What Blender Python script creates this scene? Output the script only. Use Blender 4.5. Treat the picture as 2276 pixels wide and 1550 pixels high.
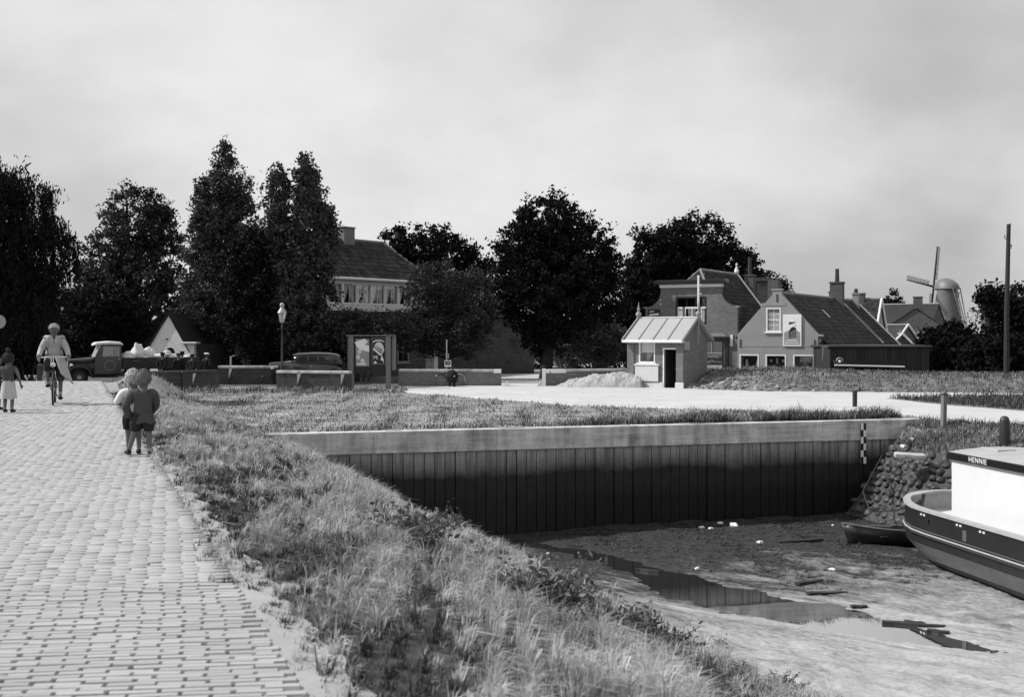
import bpy, bmesh, math, random
import numpy as np
from mathutils import Vector, Matrix, noise as mnoise
from mathutils.geometry import tessellate_polygon

for _o in list(bpy.data.objects):
    bpy.data.objects.remove(_o)
SC = bpy.context.scene
COL = SC.collection
R = math.radians
RNG = np.random.default_rng(7)
random.seed(7)

# ------------------------------------------------------------------ camera
F, CX, HZ, EYE = 2620.0, 1138.0, 745.0, 2.7        # focal length in photo pixels, centre column, horizon row, eye height
cd = bpy.data.cameras.new('camera')
cd.sensor_width = 36.0
cd.lens = F / 2276.0 * 36.0
cd.shift_y = -(775.0 - HZ) / 2276.0
cd.clip_start, cd.clip_end = 0.1, 4000.0
cd.dof.use_dof = True
cd.dof.focus_distance = 38.0
cd.dof.aperture_fstop = 4.0
cam = bpy.data.objects.new('camera', cd)
cam.location = (0, 0, EYE)
cam.rotation_euler = (R(90), 0, 0)
COL.objects.link(cam)
SC.camera = cam

# ------------------------------------------------------------------ sky and sun
SUN_EL = 43.0
SUN_AZ = Vector((-0.99, 0.10, 0)).normalized()       # towards the sun: left of the view, a little beyond
W = bpy.data.worlds.new('World')
SC.world = W
W.use_nodes = True
wn, wl = W.node_tree.nodes, W.node_tree.links
wn.clear()
def wnode(t, **k):
    n = wn.new(t)
    for a, v in k.items():
        setattr(n, a, v)
    return n
out = wnode('ShaderNodeOutputWorld')
bg = wnode('ShaderNodeBackground')
bg.inputs['Strength'].default_value = 0.1
sky = wnode('ShaderNodeTexSky', sky_type='NISHITA')
sky.sun_disc = False
sky.sun_elevation = R(SUN_EL)
sky.sun_rotation = math.atan2(SUN_AZ.x, SUN_AZ.y)
sky.air_density, sky.dust_density = 1.0, 3.0
bw = wnode('ShaderNodeRGBToBW')
wl.new(sky.outputs[0], bw.inputs[0])
tc = wnode('ShaderNodeTexCoord')
sep = wnode('ShaderNodeSeparateXYZ')
wl.new(tc.outputs['Generated'], sep.inputs[0])
def wmath(op, a, b=None, clamp=False):
    n = wnode('ShaderNodeMath', operation=op, use_clamp=clamp)
    for i, v in enumerate((a, b)):
        if v is None:
            continue
        if isinstance(v, (int, float)):
            n.inputs[i].default_value = v
        else:
            wl.new(v, n.inputs[i])
    return n.outputs[0]
zz = wmath('ADD', wmath('MAXIMUM', sep.outputs['Z'], 0.0), 0.42)
comb = wnode('ShaderNodeCombineXYZ')
wl.new(wmath('DIVIDE', sep.outputs['X'], zz), comb.inputs[0])
wl.new(wmath('DIVIDE', sep.outputs['Y'], zz), comb.inputs[1])
n1 = wnode('ShaderNodeTexNoise')
n1.inputs['Scale'].default_value = 1.25
n1.inputs['Detail'].default_value = 7.0
n1.inputs['Roughness'].default_value = 0.42
n1.inputs['Distortion'].default_value = 0.15
mp = wnode('ShaderNodeMapping')
mp.inputs['Location'].default_value = (1.35, 0.55, 0.0)
wl.new(comb.outputs[0], mp.inputs[0])
wl.new(mp.outputs[0], n1.inputs['Vector'])
cr = wnode('ShaderNodeValToRGB')
cr.color_ramp.interpolation = 'EASE'
cr.color_ramp.elements[0].position = 0.24
cr.color_ramp.elements[0].color = (0.52, 0.52, 0.52, 1)
cr.color_ramp.elements[1].position = 0.60
cr.color_ramp.elements[1].color = (0.98, 0.98, 0.98, 1)
wl.new(n1.outputs['Fac'], cr.inputs[0])
n2 = wnode('ShaderNodeTexNoise')
n2.inputs['Scale'].default_value = 3.6
n2.inputs['Detail'].default_value = 6.0
n2.inputs['Roughness'].default_value = 0.55
wl.new(mp.outputs[0], n2.inputs['Vector'])
mott = wmath('ADD', wmath('MULTIPLY', wmath('SUBTRACT', n2.outputs['Fac'], 0.5), 0.50), 1.04)
cloud = wmath('MULTIPLY', wmath('MULTIPLY', cr.outputs[0], mott), 8.4)
mixv = wmath('ADD', wmath('MULTIPLY', cloud, 0.86), wmath('MULTIPLY', wmath('MINIMUM', bw.outputs[0], 9.0), 0.18))
wl.new(mixv, bg.inputs['Color'])
wl.new(bg.outputs[0], out.inputs[0])

sd = bpy.data.lights.new('sun', 'SUN')
sd.energy = 4.9
sd.angle = R(0.6)
sun = bpy.data.objects.new('sun', sd)
to_sun = Vector((SUN_AZ.x * math.cos(R(SUN_EL)), SUN_AZ.y * math.cos(R(SUN_EL)), math.sin(R(SUN_EL))))
sun.rotation_euler = (-to_sun).to_track_quat('-Z', 'Y').to_euler()
sun.location = to_sun * 60
COL.objects.link(sun)

SC.view_settings.view_transform = 'Standard'
SC.view_settings.look = 'None'
SC.view_settings.exposure = 0.0
SC.view_settings.gamma = 1.0
SC.view_settings.use_curve_mapping = False
SC.render.engine = 'CYCLES'
SC.cycles.max_bounces = 6
SC.cycles.transparent_max_bounces = 12
SC.cycles.use_denoising = True

# ------------------------------------------------------------------ helpers
def px(x, y, d):
    """photo pixel at depth d -> world point (used to measure positions)"""
    return Vector(((x - CX) / F * d, d, EYE + (HZ - y) / F * d))

def dof(y, z=0.0):
    """depth of a ground point of height z seen at row y"""
    return F * (EYE - z) / (y - HZ)

def gp(x, y, z=0.0):
    d = dof(y, z)
    return Vector(((x - CX) / F * d, d, z))

def put(o, label=None, category=None, group=None, kind=None):
    if label: o['label'] = label
    if category: o['category'] = category
    if group: o['group'] = group
    if kind: o['kind'] = kind
    return o

def empty(name, loc=(0, 0, 0), rz=0.0, label=None, category=None, group=None):
    o = bpy.data.objects.new(name, None)
    o.empty_display_size = 0.2
    o.location = loc
    o.rotation_euler = (0, 0, rz)
    COL.objects.link(o)
    return put(o, label, category, group)

class MB:
    """collects shapes and links them as ONE mesh object"""
    def __init__(s):
        s.v, s.f, s.m = [], [], []
    def add(s, vs, fs, mi=0):
        b = len(s.v)
        s.v.extend([tuple(p) for p in vs])
        for q in fs:
            s.f.append([b + i for i in q]); s.m.append(mi)
        return s
    def box(s, x0, x1, y0, y1, z0, z1, mi=0, ch=0.0):
        if ch <= 0:
            vs = [(x0,y0,z0),(x1,y0,z0),(x1,y1,z0),(x0,y1,z0),(x0,y0,z1),(x1,y0,z1),(x1,y1,z1),(x0,y1,z1)]
            fs = [(0,3,2,1),(4,5,6,7),(0,1,5,4),(1,2,6,5),(2,3,7,6),(3,0,4,7)]
            return s.add(vs, fs, mi)
        c = min(ch, (x1-x0)*.45, (y1-y0)*.45, (z1-z0)*.45)
        rings = []
        for z, k in ((z0, c), (z0+c, 0), (z1-c, 0), (z1, c)):
            rings.append([(x0+k+c*(k==0)*0, y0+k, z), (x1-k, y0+k, z), (x1-k, y1-k, z), (x0+k, y1-k, z)])
        return s.loft(rings, mi=mi)
    def loft(s, rings, mi=0, cap=True, closed=True):
        n = len(rings[0]); b = len(s.v)
        for r in rings:
            s.v.extend([tuple(p) for p in r])
        for i in range(len(rings) - 1):
            for j in range(n if closed else n - 1):
                k = (j + 1) % n
                s.f.append([b+i*n+j, b+i*n+k, b+(i+1)*n+k, b+(i+1)*n+j]); s.m.append(mi)
        if cap and closed:
            s.f.append([b + j for j in range(n)][::-1]); s.m.append(mi)
            s.f.append([b + (len(rings)-1)*n + j for j in range(n)]); s.m.append(mi)
        return s
    def tube(s, pts, rad, n=8, mi=0, cap=True, flat=1.0):
        pts = [Vector(p) for p in pts]
        if isinstance(rad, (int, float)):
            rad = [rad] * len(pts)
        rings, up = [], None
        for i, p in enumerate(pts):
            a = pts[max(i-1, 0)]; c = pts[min(i+1, len(pts)-1)]
            t = (c - a).normalized()
            if up is None:
                up = Vector((0, 0, 1)) if abs(t.z) < .9 else Vector((0, 1, 0))
            sx = t.cross(up)
            if sx.length < 1e-5:
                sx = t.orthogonal()
            sx.normalize(); sy = sx.cross(t).normalized(); up = sy
            rings.append([p + (sx*math.cos(2*math.pi*j/n) + sy*math.sin(2*math.pi*j/n)*flat)*rad[i] for j in range(n)])
        return s.loft(rings, mi=mi, cap=cap)
    def lathe(s, prof, n=16, c=(0,0,0), mi=0, cap=True):
        rings = [[(c[0]+r*math.cos(2*math.pi*j/n), c[1]+r*math.sin(2*math.pi*j/n), c[2]+z) for j in range(n)] for r, z in prof]
        return s.loft(rings, mi=mi, cap=cap)
    def ring(s, c, axis, r, t, n=28, k=6, mi=0, flat=1.0):
        """torus round axis"""
        a = Vector(axis).normalized(); u = a.orthogonal().normalized(); w = a.cross(u)
        b = len(s.v)
        for i in range(n):
            d = u*math.cos(2*math.pi*i/n) + w*math.sin(2*math.pi*i/n)
            for j in range(k):
                s.v.append(tuple(Vector(c) + d*(r + t*math.cos(2*math.pi*j/k)) + a*(t*flat*math.sin(2*math.pi*j/k))))
        for i in range(n):
            for j in range(k):
                s.f.append([b+i*k+j, b+((i+1)%n)*k+j, b+((i+1)%n)*k+(j+1)%k, b+i*k+(j+1)%k]); s.m.append(mi)
        return s
    def ball(s, c, r, n=14, m=9, mi=0, f=None):
        rx, ry, rz = (r, r, r) if isinstance(r, (int, float)) else r
        b = len(s.v)
        for i in range(1, m):
            th = math.pi*i/m
            for j in range(n):
                ph = 2*math.pi*j/n
                p = Vector((math.sin(th)*math.cos(ph), math.sin(th)*math.sin(ph), math.cos(th)))
                k = f(p) if f else 1.0
                s.v.append((c[0]+p.x*rx*k, c[1]+p.y*ry*k, c[2]+p.z*rz*k))
        s.v.append((c[0], c[1], c[2]+rz)); s.v.append((c[0], c[1], c[2]-rz))
        t0, t1 = len(s.v)-2, len(s.v)-1
        for i in range(m-2):
            for j in range(n):
                s.f.append([b+i*n+j, b+(i+1)*n+j, b+(i+1)*n+(j+1)%n, b+i*n+(j+1)%n]); s.m.append(mi)
        for j in range(n):
            s.f.append([t0, b+j, b+(j+1)%n]); s.m.append(mi)
            s.f.append([t1, b+(m-2)*n+(j+1)%n, b+(m-2)*n+j]); s.m.append(mi)
        return s
    def prism(s, outer, y0, y1, holes=(), mi=0):
        """polygon in x,z (with holes) given thickness along y"""
        loops = [list(outer)] + [list(h) for h in holes]
        flat = [p for l in loops for p in l]
        tris = tessellate_polygon([[Vector((p[0], p[1], 0)) for p in l] for l in loops])
        n = len(flat)
        s.add([(p[0], y0, p[1]) for p in flat] + [(p[0], y1, p[1]) for p in flat],
              [tuple(t) for t in tris] + [tuple(n+i for i in t[::-1]) for t in tris], mi)
        b = len(s.v) - 2*n; o = 0
        for l in loops:
            for i in range(len(l)):
                j = (i+1) % len(l)
                s.f.append([b+o+i, b+o+j, b+n+o+j, b+n+o+i]); s.m.append(mi)
            o += len(l)
        return s
    def mesh(s, name, mats, smooth=False):
        me = bpy.data.meshes.new(name)
        me.from_pydata(s.v, [], s.f)
        for m in (mats if isinstance(mats, (list, tuple)) else [mats]):
            me.materials.append(m)
        me.polygons.foreach_set('material_index', s.m)
        if smooth:
            me.polygons.foreach_set('use_smooth', [True]*len(s.f))
        bm = bmesh.new(); bm.from_mesh(me)
        bmesh.ops.recalc_face_normals(bm, faces=bm.faces)
        bm.to_mesh(me); bm.free()
        if smooth:
            try: me.set_sharp_from_angle(angle=R(40))
            except Exception: pass
        me.update()
        return me
    def obj(s, name, mats, parent=None, smooth=False, loc=None, rz=0.0):
        o = bpy.data.objects.new(name, s.mesh(name, mats, smooth))
        COL.objects.link(o)
        if parent: o.parent = parent
        if loc is not None: o.location = loc
        if rz: o.rotation_euler = (0, 0, rz)
        return o

def raw_mesh(name, V, Fq, mats, parent=None, mi=None, smooth=False):
    """numpy arrays V (n,3), Fq (m,k) -> mesh object"""
    me = bpy.data.meshes.new(name)
    V = np.asarray(V, dtype=np.float32); Fq = np.asarray(Fq, dtype=np.int32)
    m, k = Fq.shape
    me.vertices.add(len(V)); me.vertices.foreach_set('co', V.ravel())
    me.loops.add(m*k); me.loops.foreach_set('vertex_index', Fq.ravel())
    me.polygons.add(m)
    me.polygons.foreach_set('loop_start', np.arange(0, m*k, k, dtype=np.int32))
    if mi is not None: me.polygons.foreach_set('material_index', np.asarray(mi, dtype=np.int32))
    for x in (mats if isinstance(mats, (list, tuple)) else [mats]):
        me.materials.append(x)
    me.update(calc_edges=True)
    if smooth: me.polygons.foreach_set('use_smooth', np.ones(m, dtype=bool))
    o = bpy.data.objects.new(name, me)
    COL.objects.link(o)
    if parent: o.parent = parent
    return o

def copy_tree(o, parent=None):
    c = o.copy(); COL.objects.link(c); c.parent = parent
    for ch in list(o.children):
        copy_tree(ch, c)
    return c

# ------------------------------------------------------------------ materials (a black and white photograph: greys only)
M = {}
def gray(v): return (v, v, v, 1.0)

class NT:
    def __init__(s, m):
        m.use_nodes = True
        s.t = m.node_tree; s.t.nodes.clear()
        s.out = s.n('ShaderNodeOutputMaterial')
    def n(s, t, **k):
        q = s.t.nodes.new(t)
        for a, v in k.items(): setattr(q, a, v)
        return q
    def l(s, a, b): s.t.links.new(a, b)
    def math(s, op, a, b=None, c=None, clamp=False):
        q = s.n('ShaderNodeMath', operation=op, use_clamp=clamp)
        for i, v in enumerate((a, b, c)):
            if v is None: continue
            if isinstance(v, (int, float)): q.inputs[i].default_value = v
            else: s.l(v, q.inputs[i])
        return q.outputs[0]
    def pos(s):
        return s.n('ShaderNodeNewGeometry').outputs['Position']
    def objc(s):
        return s.n('ShaderNodeTexCoord').outputs['Object']
    def noise(s, vec, scale, detail=4.0, rough=.55, dist=0.0, stretch=None):
        if stretch:
            if len(stretch) > 3:
                m0 = s.n('ShaderNodeMapping'); m0.inputs['Rotation'].default_value = (0, 0, -stretch[3]); s.l(vec, m0.inputs[0]); vec = m0.outputs[0]
            mp = s.n('ShaderNodeMapping'); mp.inputs['Scale'].default_value = stretch[:3]
            s.l(vec, mp.inputs[0]); vec = mp.outputs[0]
        q = s.n('ShaderNodeTexNoise')
        q.inputs['Scale'].default_value = scale; q.inputs['Detail'].default_value = detail
        q.inputs['Roughness'].default_value = rough; q.inputs['Distortion'].default_value = dist
        s.l(vec, q.inputs['Vector'])
        return q.outputs['Fac']
    def ramp(s, fac, stops):
        q = s.n('ShaderNodeValToRGB')
        e = q.color_ramp.elements
        while len(e) < len(stops): e.new(.5)
        for i, (p, v) in enumerate(stops):
            e[i].position = p; e[i].color = gray(v)
        s.l(fac, q.inputs[0])
        return q.outputs[0]
    def maprange(s, v, a, b, c, d):
        q = s.n('ShaderNodeMapRange')
        s.l(v, q.inputs[0])
        for i, x in enumerate((a, b, c, d)): q.inputs[i+1].default_value = x
        return q.outputs[0]
    def mix(s, fac, a, b):
        q = s.n('ShaderNodeMix', data_type='FLOAT')
        for i, v in ((0, fac), (2, a), (3, b)):
            if isinstance(v, (int, float)): q.inputs[i].default_value = v
            else: s.l(v, q.inputs[i])
        return q.outputs[0]
    def bump(s, h, strength, dist=.02):
        q = s.n('ShaderNodeBump'); q.inputs['Strength'].default_value = strength
        q.inputs['Distance'].default_value = dist
        s.l(h, q.inputs['Height'])
        return q.outputs[0]
    def principled(s, col, rough=.8, spec=.3, normal=None, metal=0.0):
        q = s.n('ShaderNodeBsdfPrincipled')
        q.inputs['Roughness'].default_value = rough if isinstance(rough, (int, float)) else .5
        if not isinstance(rough, (int, float)): s.l(rough, q.inputs['Roughness'])
        q.inputs['Specular IOR Level'].default_value = spec
        q.inputs['Metallic'].default_value = metal
        if isinstance(col, (int, float)): q.inputs['Base Color'].default_value = gray(col)
        else: s.l(col, q.inputs['Base Color'])
        if normal is not None: s.l(normal, q.inputs['Normal'])
        return q.outputs[0]
    def done(s, sh): s.l(sh, s.out.inputs[0])

def surf(name, v, rough=.8, spec=.25, var=.25, scale=6.0, fine=60.0, island=0.0, bump=.2, bd=.01, metal=0.0, stretch=None, obj=False):
    """plain weathered surface: value v varied by two noises and per piece"""
    m = bpy.data.materials.new(name); t = NT(m)
    p = t.objc() if obj else t.pos()
    a = t.noise(p, scale, 5.0, .6, .3, stretch)
    b = t.noise(p, fine, 3.0, .6)
    k = t.math('ADD', t.math('MULTIPLY', t.math('SUBTRACT', a, .5), 2.2*var), t.math('MULTIPLY', t.math('SUBTRACT', b, .5), 1.2*var))
    if island:
        r = t.n('ShaderNodeNewGeometry').outputs['Random Per Island']
        oi = t.n('ShaderNodeObjectInfo').outputs['Random']
        rr = t.math('FRACT', t.math('ADD', r, oi))
        k = t.math('ADD', k, t.math('MULTIPLY', t.math('SUBTRACT', rr, .5), 2*island))
    col = t.math('MULTIPLY', t.math('MAXIMUM', t.math('ADD', k, 1.0), .12), v)
    t.done(t.principled(col, rough, spec, t.bump(b, bump, bd) if bump else None, metal))
    M[name] = m
    return m

def leafmat(name, lo, hi, trans=.25, patch=.35, pscale=.6, spec=.25, rough=.5):
    m = bpy.data.materials.new(name); t = NT(m)
    r = t.n('ShaderNodeNewGeometry').outputs['Random Per Island']
    nz = t.noise(t.pos(), pscale, 3.0)
    f = t.math('ADD', t.math('MULTIPLY', r, 1-patch), t.math('MULTIPLY', t.maprange(nz, .3, .7, 0, 1), patch), clamp=True)
    col = t.maprange(f, 0, 1, lo, hi)
    d = t.principled(col, rough, spec)
    tr = t.n('ShaderNodeBsdfTranslucent'); t.l(col, tr.inputs[0])
    mx = t.n('ShaderNodeMixShader'); mx.inputs[0].default_value = trans
    t.l(d, mx.inputs[1]); t.l(tr.outputs[0], mx.inputs[2])
    t.done(mx.outputs[0]); M[name] = m
    return m

def brickmat(name, v, mortar, bwid=.21, bh=.063, msize=.010, var=.3, stain=.3, rough=.88):
    m = bpy.data.materials.new(name); t = NT(m)
    o = t.objc()
    sp = t.n('ShaderNodeSeparateXYZ'); t.l(o, sp.inputs[0])
    cb = t.n('ShaderNodeCombineXYZ')
    t.l(t.math('ADD', sp.outputs[0], sp.outputs[1]), cb.inputs[0]); t.l(sp.outputs[2], cb.inputs[1])
    b = t.n('ShaderNodeTexBrick')
    b.inputs['Scale'].default_value = 1.0
    b.inputs['Brick Width'].default_value = bwid; b.inputs['Row Height'].default_value = bh
    b.inputs['Mortar Size'].default_value = msize; b.inputs['Mortar Smooth'].default_value = .3
    b.inputs['Color1'].default_value = gray(v*(1-var)); b.inputs['Color2'].default_value = gray(v*(1+var))
    b.inputs['Mortar'].default_value = gray(mortar)
    t.l(cb.outputs[0], b.inputs['Vector'])
    a = t.noise(t.pos(), 1.1, 6.0, .65, .5)
    k = t.math('ADD', t.math('MULTIPLY', t.math('SUBTRACT', a, .5), 2.4*stain), 1.0)
    cbw = t.n('ShaderNodeRGBToBW'); t.l(b.outputs['Color'], cbw.inputs[0])
    col = t.math('MULTIPLY', cbw.outputs[0], k)
    h = t.math('SUBTRACT', 1.0, b.outputs['Fac'])
    t.done(t.principled(col, rough, .2, t.bump(h, .6, .008)))
    M[name] = m
    return m

# vegetation
leafmat('grass_dry', .10, .68, .28, .68, 1.5)
leafmat('grass_dark', .012, .09, .18, .5, 1.2)
leafmat('grass_field', .10, .46, .25, .65, .8)
leafmat('leaf_dark', .004, .018, .06, .4, .35, spec=.05, rough=.7)
leafmat('leaf_mid', .007, .070, .10, .5, .35, spec=.08, rough=.6)
leafmat('leaf_grey', .009, .105, .12, .5, .5, spec=.10, rough=.55)
leafmat('leaf_pale', .02, .15, .15, .5, .8, spec=.1)
leafmat('leaf_weed', .03, .20, .2, .5, 1.0)
surf('bark', .030, .95, .1, .4, 3.0, 40, bump=.6, bd=.03)
# mineral
surf('paving_brick', .335, .85, .15, .12, .9, 45, island=.10, bump=.35, bd=.004)
surf('joint_earth', .07, .95, .1, .4, 3.0, 60)
surf('sand', .31, .95, .1, .26, 2.6, 60, bump=.4, bd=.008)
surf('gravel', .45, .95, .1, .22, .45, 30, bump=.4, bd=.01)
m = bpy.data.materials.new('concrete'); t = NT(m); M['concrete'] = m
_p = t.pos()
_a = t.noise(_p, 1.0, 6.0, .65, .4); _d = t.noise(_p, 3.0, 5.0, .65, .2, (1, 1, .16)); _b = t.noise(_p, 2.2, 5.0, .6, .2, (.35, .35, 4.5)); _f = t.noise(_p, 18, 4.0, .7)
_k = t.math('ADD', t.math('ADD', t.math('MULTIPLY', t.maprange(_a, .3, .7, 0, 1), .35), t.math('MULTIPLY', t.maprange(_d, .32, .6, 0, 1), .35)), t.math('MULTIPLY', t.maprange(_b, .3, .7, 0, 1), .30))
_c = t.math('MULTIPLY', t.maprange(_k, .15, .85, .20, .66), t.maprange(_f, .3, .7, .85, 1.12))
t.done(t.principled(_c, .9, .12, t.bump(t.math('ADD', _f, _b), .5, .02)))
surf('concrete_light', .55, .85, .2, .15, 2.0, 30)
surf('plaster', .26, .9, .15, .16, 1.3, 30, bump=.3)
surf('plaster_white', .62, .9, .15, .15, 1.5, 25, bump=.4)
surf('stone', .30, .85, .25, .3, 3.0, 30, island=.35, bump=.5, bd=.02)
surf('stone_wet', .045, .55, .4, .35, 2.0, 20, island=.4, bump=.5, bd=.02)
surf('rubble', .24, .9, .15, .2, 2.0, 25, island=.3, bump=.4, bd=.02)
surf('sand_heap', .38, .95, .1, .12, 1.5, 22, bump=.9, bd=.06)
surf('tile', .034, .85, .12, .3, .8, 20, island=.45, bump=.3)
surf('tile_mid', .046, .85, .12, .3, .8, 20, island=.4, bump=.3)
surf('tile_ridge', .20, .85, .2, .3, 2, 20, island=.3)
surf('zinc', .34, .5, .5, .10, 1.0, 12, bump=.08, metal=.15)
surf('zinc_dark', .20, .6, .4, .2, 3, 20)
brickmat('brick_wall', .16, .15, var=.22, stain=.25)
brickmat('brick_dark', .055, .085, var=.35, stain=.45)
brickmat('brick_shed', .135, .19, var=.25, stain=.25)
brickmat('brick_far', .09, .10, var=.25, stain=.3)
brickmat('brick_white', .78, .60, var=.08, stain=.14)
# painted and metal
surf('paint_white', .70, .5, .4, .06, 3, 30, bump=.05)
surf('paint_cream', .55, .5, .4, .10, 3, 30, bump=.05)
surf('paint_grey', .25, .5, .4, .12, 3, 30, bump=.05)
surf('paint_dark', .022, .35, .4, .25, 2, 30, bump=.05)
surf('car_paint', .030, .16, .6, .15, 2, 30, bump=0)
surf('car_paint_sunlit', .22, .22, .6, .1, 2, 30, bump=0)  # lighter copy of the car paint: sunlight on roof and bonnet put into the colour
surf('paint_black', .012, .30, .45, .3, 2, 30, bump=.05)
surf('wood_grey', .16, .85, .2, .25, 2, 30, stretch=(6, 6, .6), bump=.4)
surf('wood_dark', .030, .8, .25, .3, 2, 30, stretch=(6, 6, .6), bump=.4)
surf('tarred_board', .020, .7, .3, .3, 2, 30, stretch=(4, 4, .5), island=.4, bump=.4)
surf('iron', .028, .5, .4, .3, 4, 40)
surf('iron_light', .30, .4, .5, .2, 4, 40)
surf('chrome', .65, .15, .5, .05, 4, 40, bump=0, metal=1.0)
surf('rubber', .020, .8, .2, .2, 10, 60)
surf('interior', .010, .9, .05, .2, 2, 20, bump=0)
surf('curtain', .85, .95, .1, .12, 3, 20, bump=.2)
# hull
surf('hull_black', .020, .35, .45, .35, 1.2, 14, bump=.15, stretch=(1, 1, .5))
surf('hull_bottom', .085, .7, .3, .3, 1.2, 12, bump=.3, stretch=(1, 1, 3))
surf('deck_white', .62, .55, .3, .05, 2, 20, bump=.05)
surf('rail_wood', .33, .6, .3, .25, 4, 30)
surf('roof_canvas', .34, .8, .2, .22, 1.6, 18)
# cloth and skin
for nm, v in (('skin', .30), ('skin_tan', .13), ('hair_blond', .42), ('hair_fair', .14), ('hair_dark', .03), ('coat_pale', .36),
              ('cloth_grey', .065), ('cloth_mid', .20), ('cloth_dark', .025), ('cloth_black', .012), ('cloth_white', .66), ('cloth_light', .40), ('cloth_sack', .62),
              ('leather', .022), ('sock', .28)):
    surf(nm, v, .85, .15, .14, 9.0, 90, bump=.25, bd=.004)
def glassmat(name, fac, rough=.03, v=.9):
    m = bpy.data.materials.new(name); t = NT(m)
    a = t.n('ShaderNodeBsdfTransparent'); a.inputs[0].default_value = gray(v)
    g = t.n('ShaderNodeBsdfGlossy'); g.inputs['Roughness'].default_value = rough; g.inputs[0].default_value = gray(.9)
    mx = t.n('ShaderNodeMixShader'); mx.inputs[0].default_value = fac
    t.l(a.outputs[0], mx.inputs[1]); t.l(g.outputs[0], mx.inputs[2]); t.done(mx.outputs[0]); M[name] = m
glassmat('glass', .10)
glassmat('glass_sky', .45, .06)
surf('windscreen', .55, .15, .5, .12, 3, 20, bump=0)  # pale opaque colour stands in for the bright sky reflected in the glass
surf('glass_dark', .012, .08, .5, .1, 2, 10, bump=0)
surf('mill_tower', .13, .9, .2, .22, .25, 3)
surf('mill_cap', .13, .5, .4, .2, .4, 3)
# ================================================================== terrain
U2 = Vector((-.375, 1.0)).normalized()                 # along the dike road
N2 = Vector((U2.y, -U2.x))                             # across it, to the right
E0 = Vector((-.78, 4.88))                              # a point of the road's right edge
W0, W1 = Vector((-6.8, 31.9)), Vector((13.2, 37.8))    # quay wall, left and right end
WL = (W1 - W0).length
WD = (W1 - W0).normalized(); WN = Vector((-WD.y, WD.x))
ZW = -3.06                                             # water in the channel
PS = [-60, -7.5, -3.9, -2.75, 0, .5, 1.2, 2.2, 3.9, 6.5, 9.4, 10.4, 14, 40]
PZ = [0, 0, 1.10, 1.20, 1.20, 1.17, 1.02, .72, 0, -1.45, -2.9, -3.12, -3.7, -8]

def s_of(X, Y): return (X - E0.x)*N2.x + (Y - E0.y)*N2.y
def b_of(X, Y): return (X - W0.x)*WN.x + (Y - W0.y)*WN.y
def a_of(X, Y): return (X - W0.x)*WD.x + (Y - W0.y)*WD.y
_ph = RNG.uniform(0, 6.28, (24,)); _dr = RNG.uniform(0, 6.28, (24,))
def wob(X, Y, wl, k0=0, n=6):
    """smooth pseudo noise, about -1..1"""
    o = 0
    for i in range(n):
        f = 2*math.pi/wl*(1 + .37*i)
        o = o + np.sin((X*math.cos(_dr[k0+i]) + Y*math.sin(_dr[k0+i]))*f + _ph[k0+i])/(1 + .3*i)
    return o/2.2
def H(X, Y, near=True):
    X, Y = np.asarray(X, float), np.asarray(Y, float)
    s = s_of(X, Y)
    z = np.interp(s, PS, PZ)
    t = np.clip((Y - 37.0)/15.0, 0, 1); fac = 1 - t*t*(3 - 2*t)
    z = np.where(z > 0, z*fac, z)
    z = z + .50*np.exp(-(((X + 11.1)/1.0)**2 + ((Y - 36.2)/1.8)**2))*np.clip(s/.7, 0, 1)
    rough = np.clip((s - .4)/1.5, 0, 1)
    z = z + rough*.07*wob(X, Y, 2.3)*np.clip(1.2 - t, 0.15, 1)
    if not near:
        z = np.maximum(z, .03*wob(X, Y, 3.0, 6) + .0)
    return z

CH = np.array([(-.6, 33.4), (1.9, 31.0), (3.2, 28.9), (4.35, 26.1), (5.7, 24.6), (7.0, 23.3), (8.6, 21.5), (9.4, 20.6), (13, 16.5), (24, 4)])
CWD = np.array([.15, .35, .45, 1.0, .95, .95, .15, -.8, -1.5, -1.5])
def chan(X, Y):
    best = np.full(np.shape(X), 1e9); side = np.zeros(np.shape(X)); wid = np.zeros(np.shape(X))
    for i in range(len(CH)-1):
        p, q = CH[i], CH[i+1]; d = q - p; L = np.hypot(*d)
        t = np.clip(((X-p[0])*d[0] + (Y-p[1])*d[1])/L**2, 0, 1)
        dx, dy = X - (p[0]+t*d[0]), Y - (p[1]+t*d[1])
        r = np.hypot(dx, dy); w = CWD[i]*(1-t) + CWD[i+1]*t
        k = r < best
        best = np.where(k, r, best); side = np.where(k, np.sign(dx*d[1]-dy*d[0]), side); wid = np.where(k, w, wid)
    return best, side, wid
def mudz(X, Y):
    X, Y = np.asarray(X, float), np.asarray(Y, float)
    c, side, w = chan(X, Y)
    far = b_of(X, Y)                                   # minus: distance in front of the wall
    e = c - w*(1 + .16*wob(X, Y, 2.6, 12)) 
    up_near = np.minimum(.05*np.maximum(e, 0), .16) - .10*np.clip(-e, 0, 1)
    up_far = np.minimum(.05*np.maximum(e, 0), .13) - .10*np.clip(-e, 0, 1)
    # the far bank of the channel lies on the wall side
    z = ZW + np.where(side > 0, up_far, up_near)
    amp = np.clip(.25 + np.abs(e)*.5, .25, 1)
    return z + amp*(.030*wob(X, Y, 1.9, 3) + .022*wob(X, Y, .8, 9) + .014*wob(X, Y, .37, 15))

def grid(xs, ys, fz):
    """grid of points -> verts, quads"""
    n, m = xs.shape
    V = np.stack([xs, ys, fz], -1).reshape(-1, 3)
    i = np.arange(n*m).reshape(n, m)
    Q = np.stack([i[:-1, :-1], i[1:, :-1], i[1:, 1:], i[:-1, 1:]], -1).reshape(-1, 4)
    return V, Q

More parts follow.
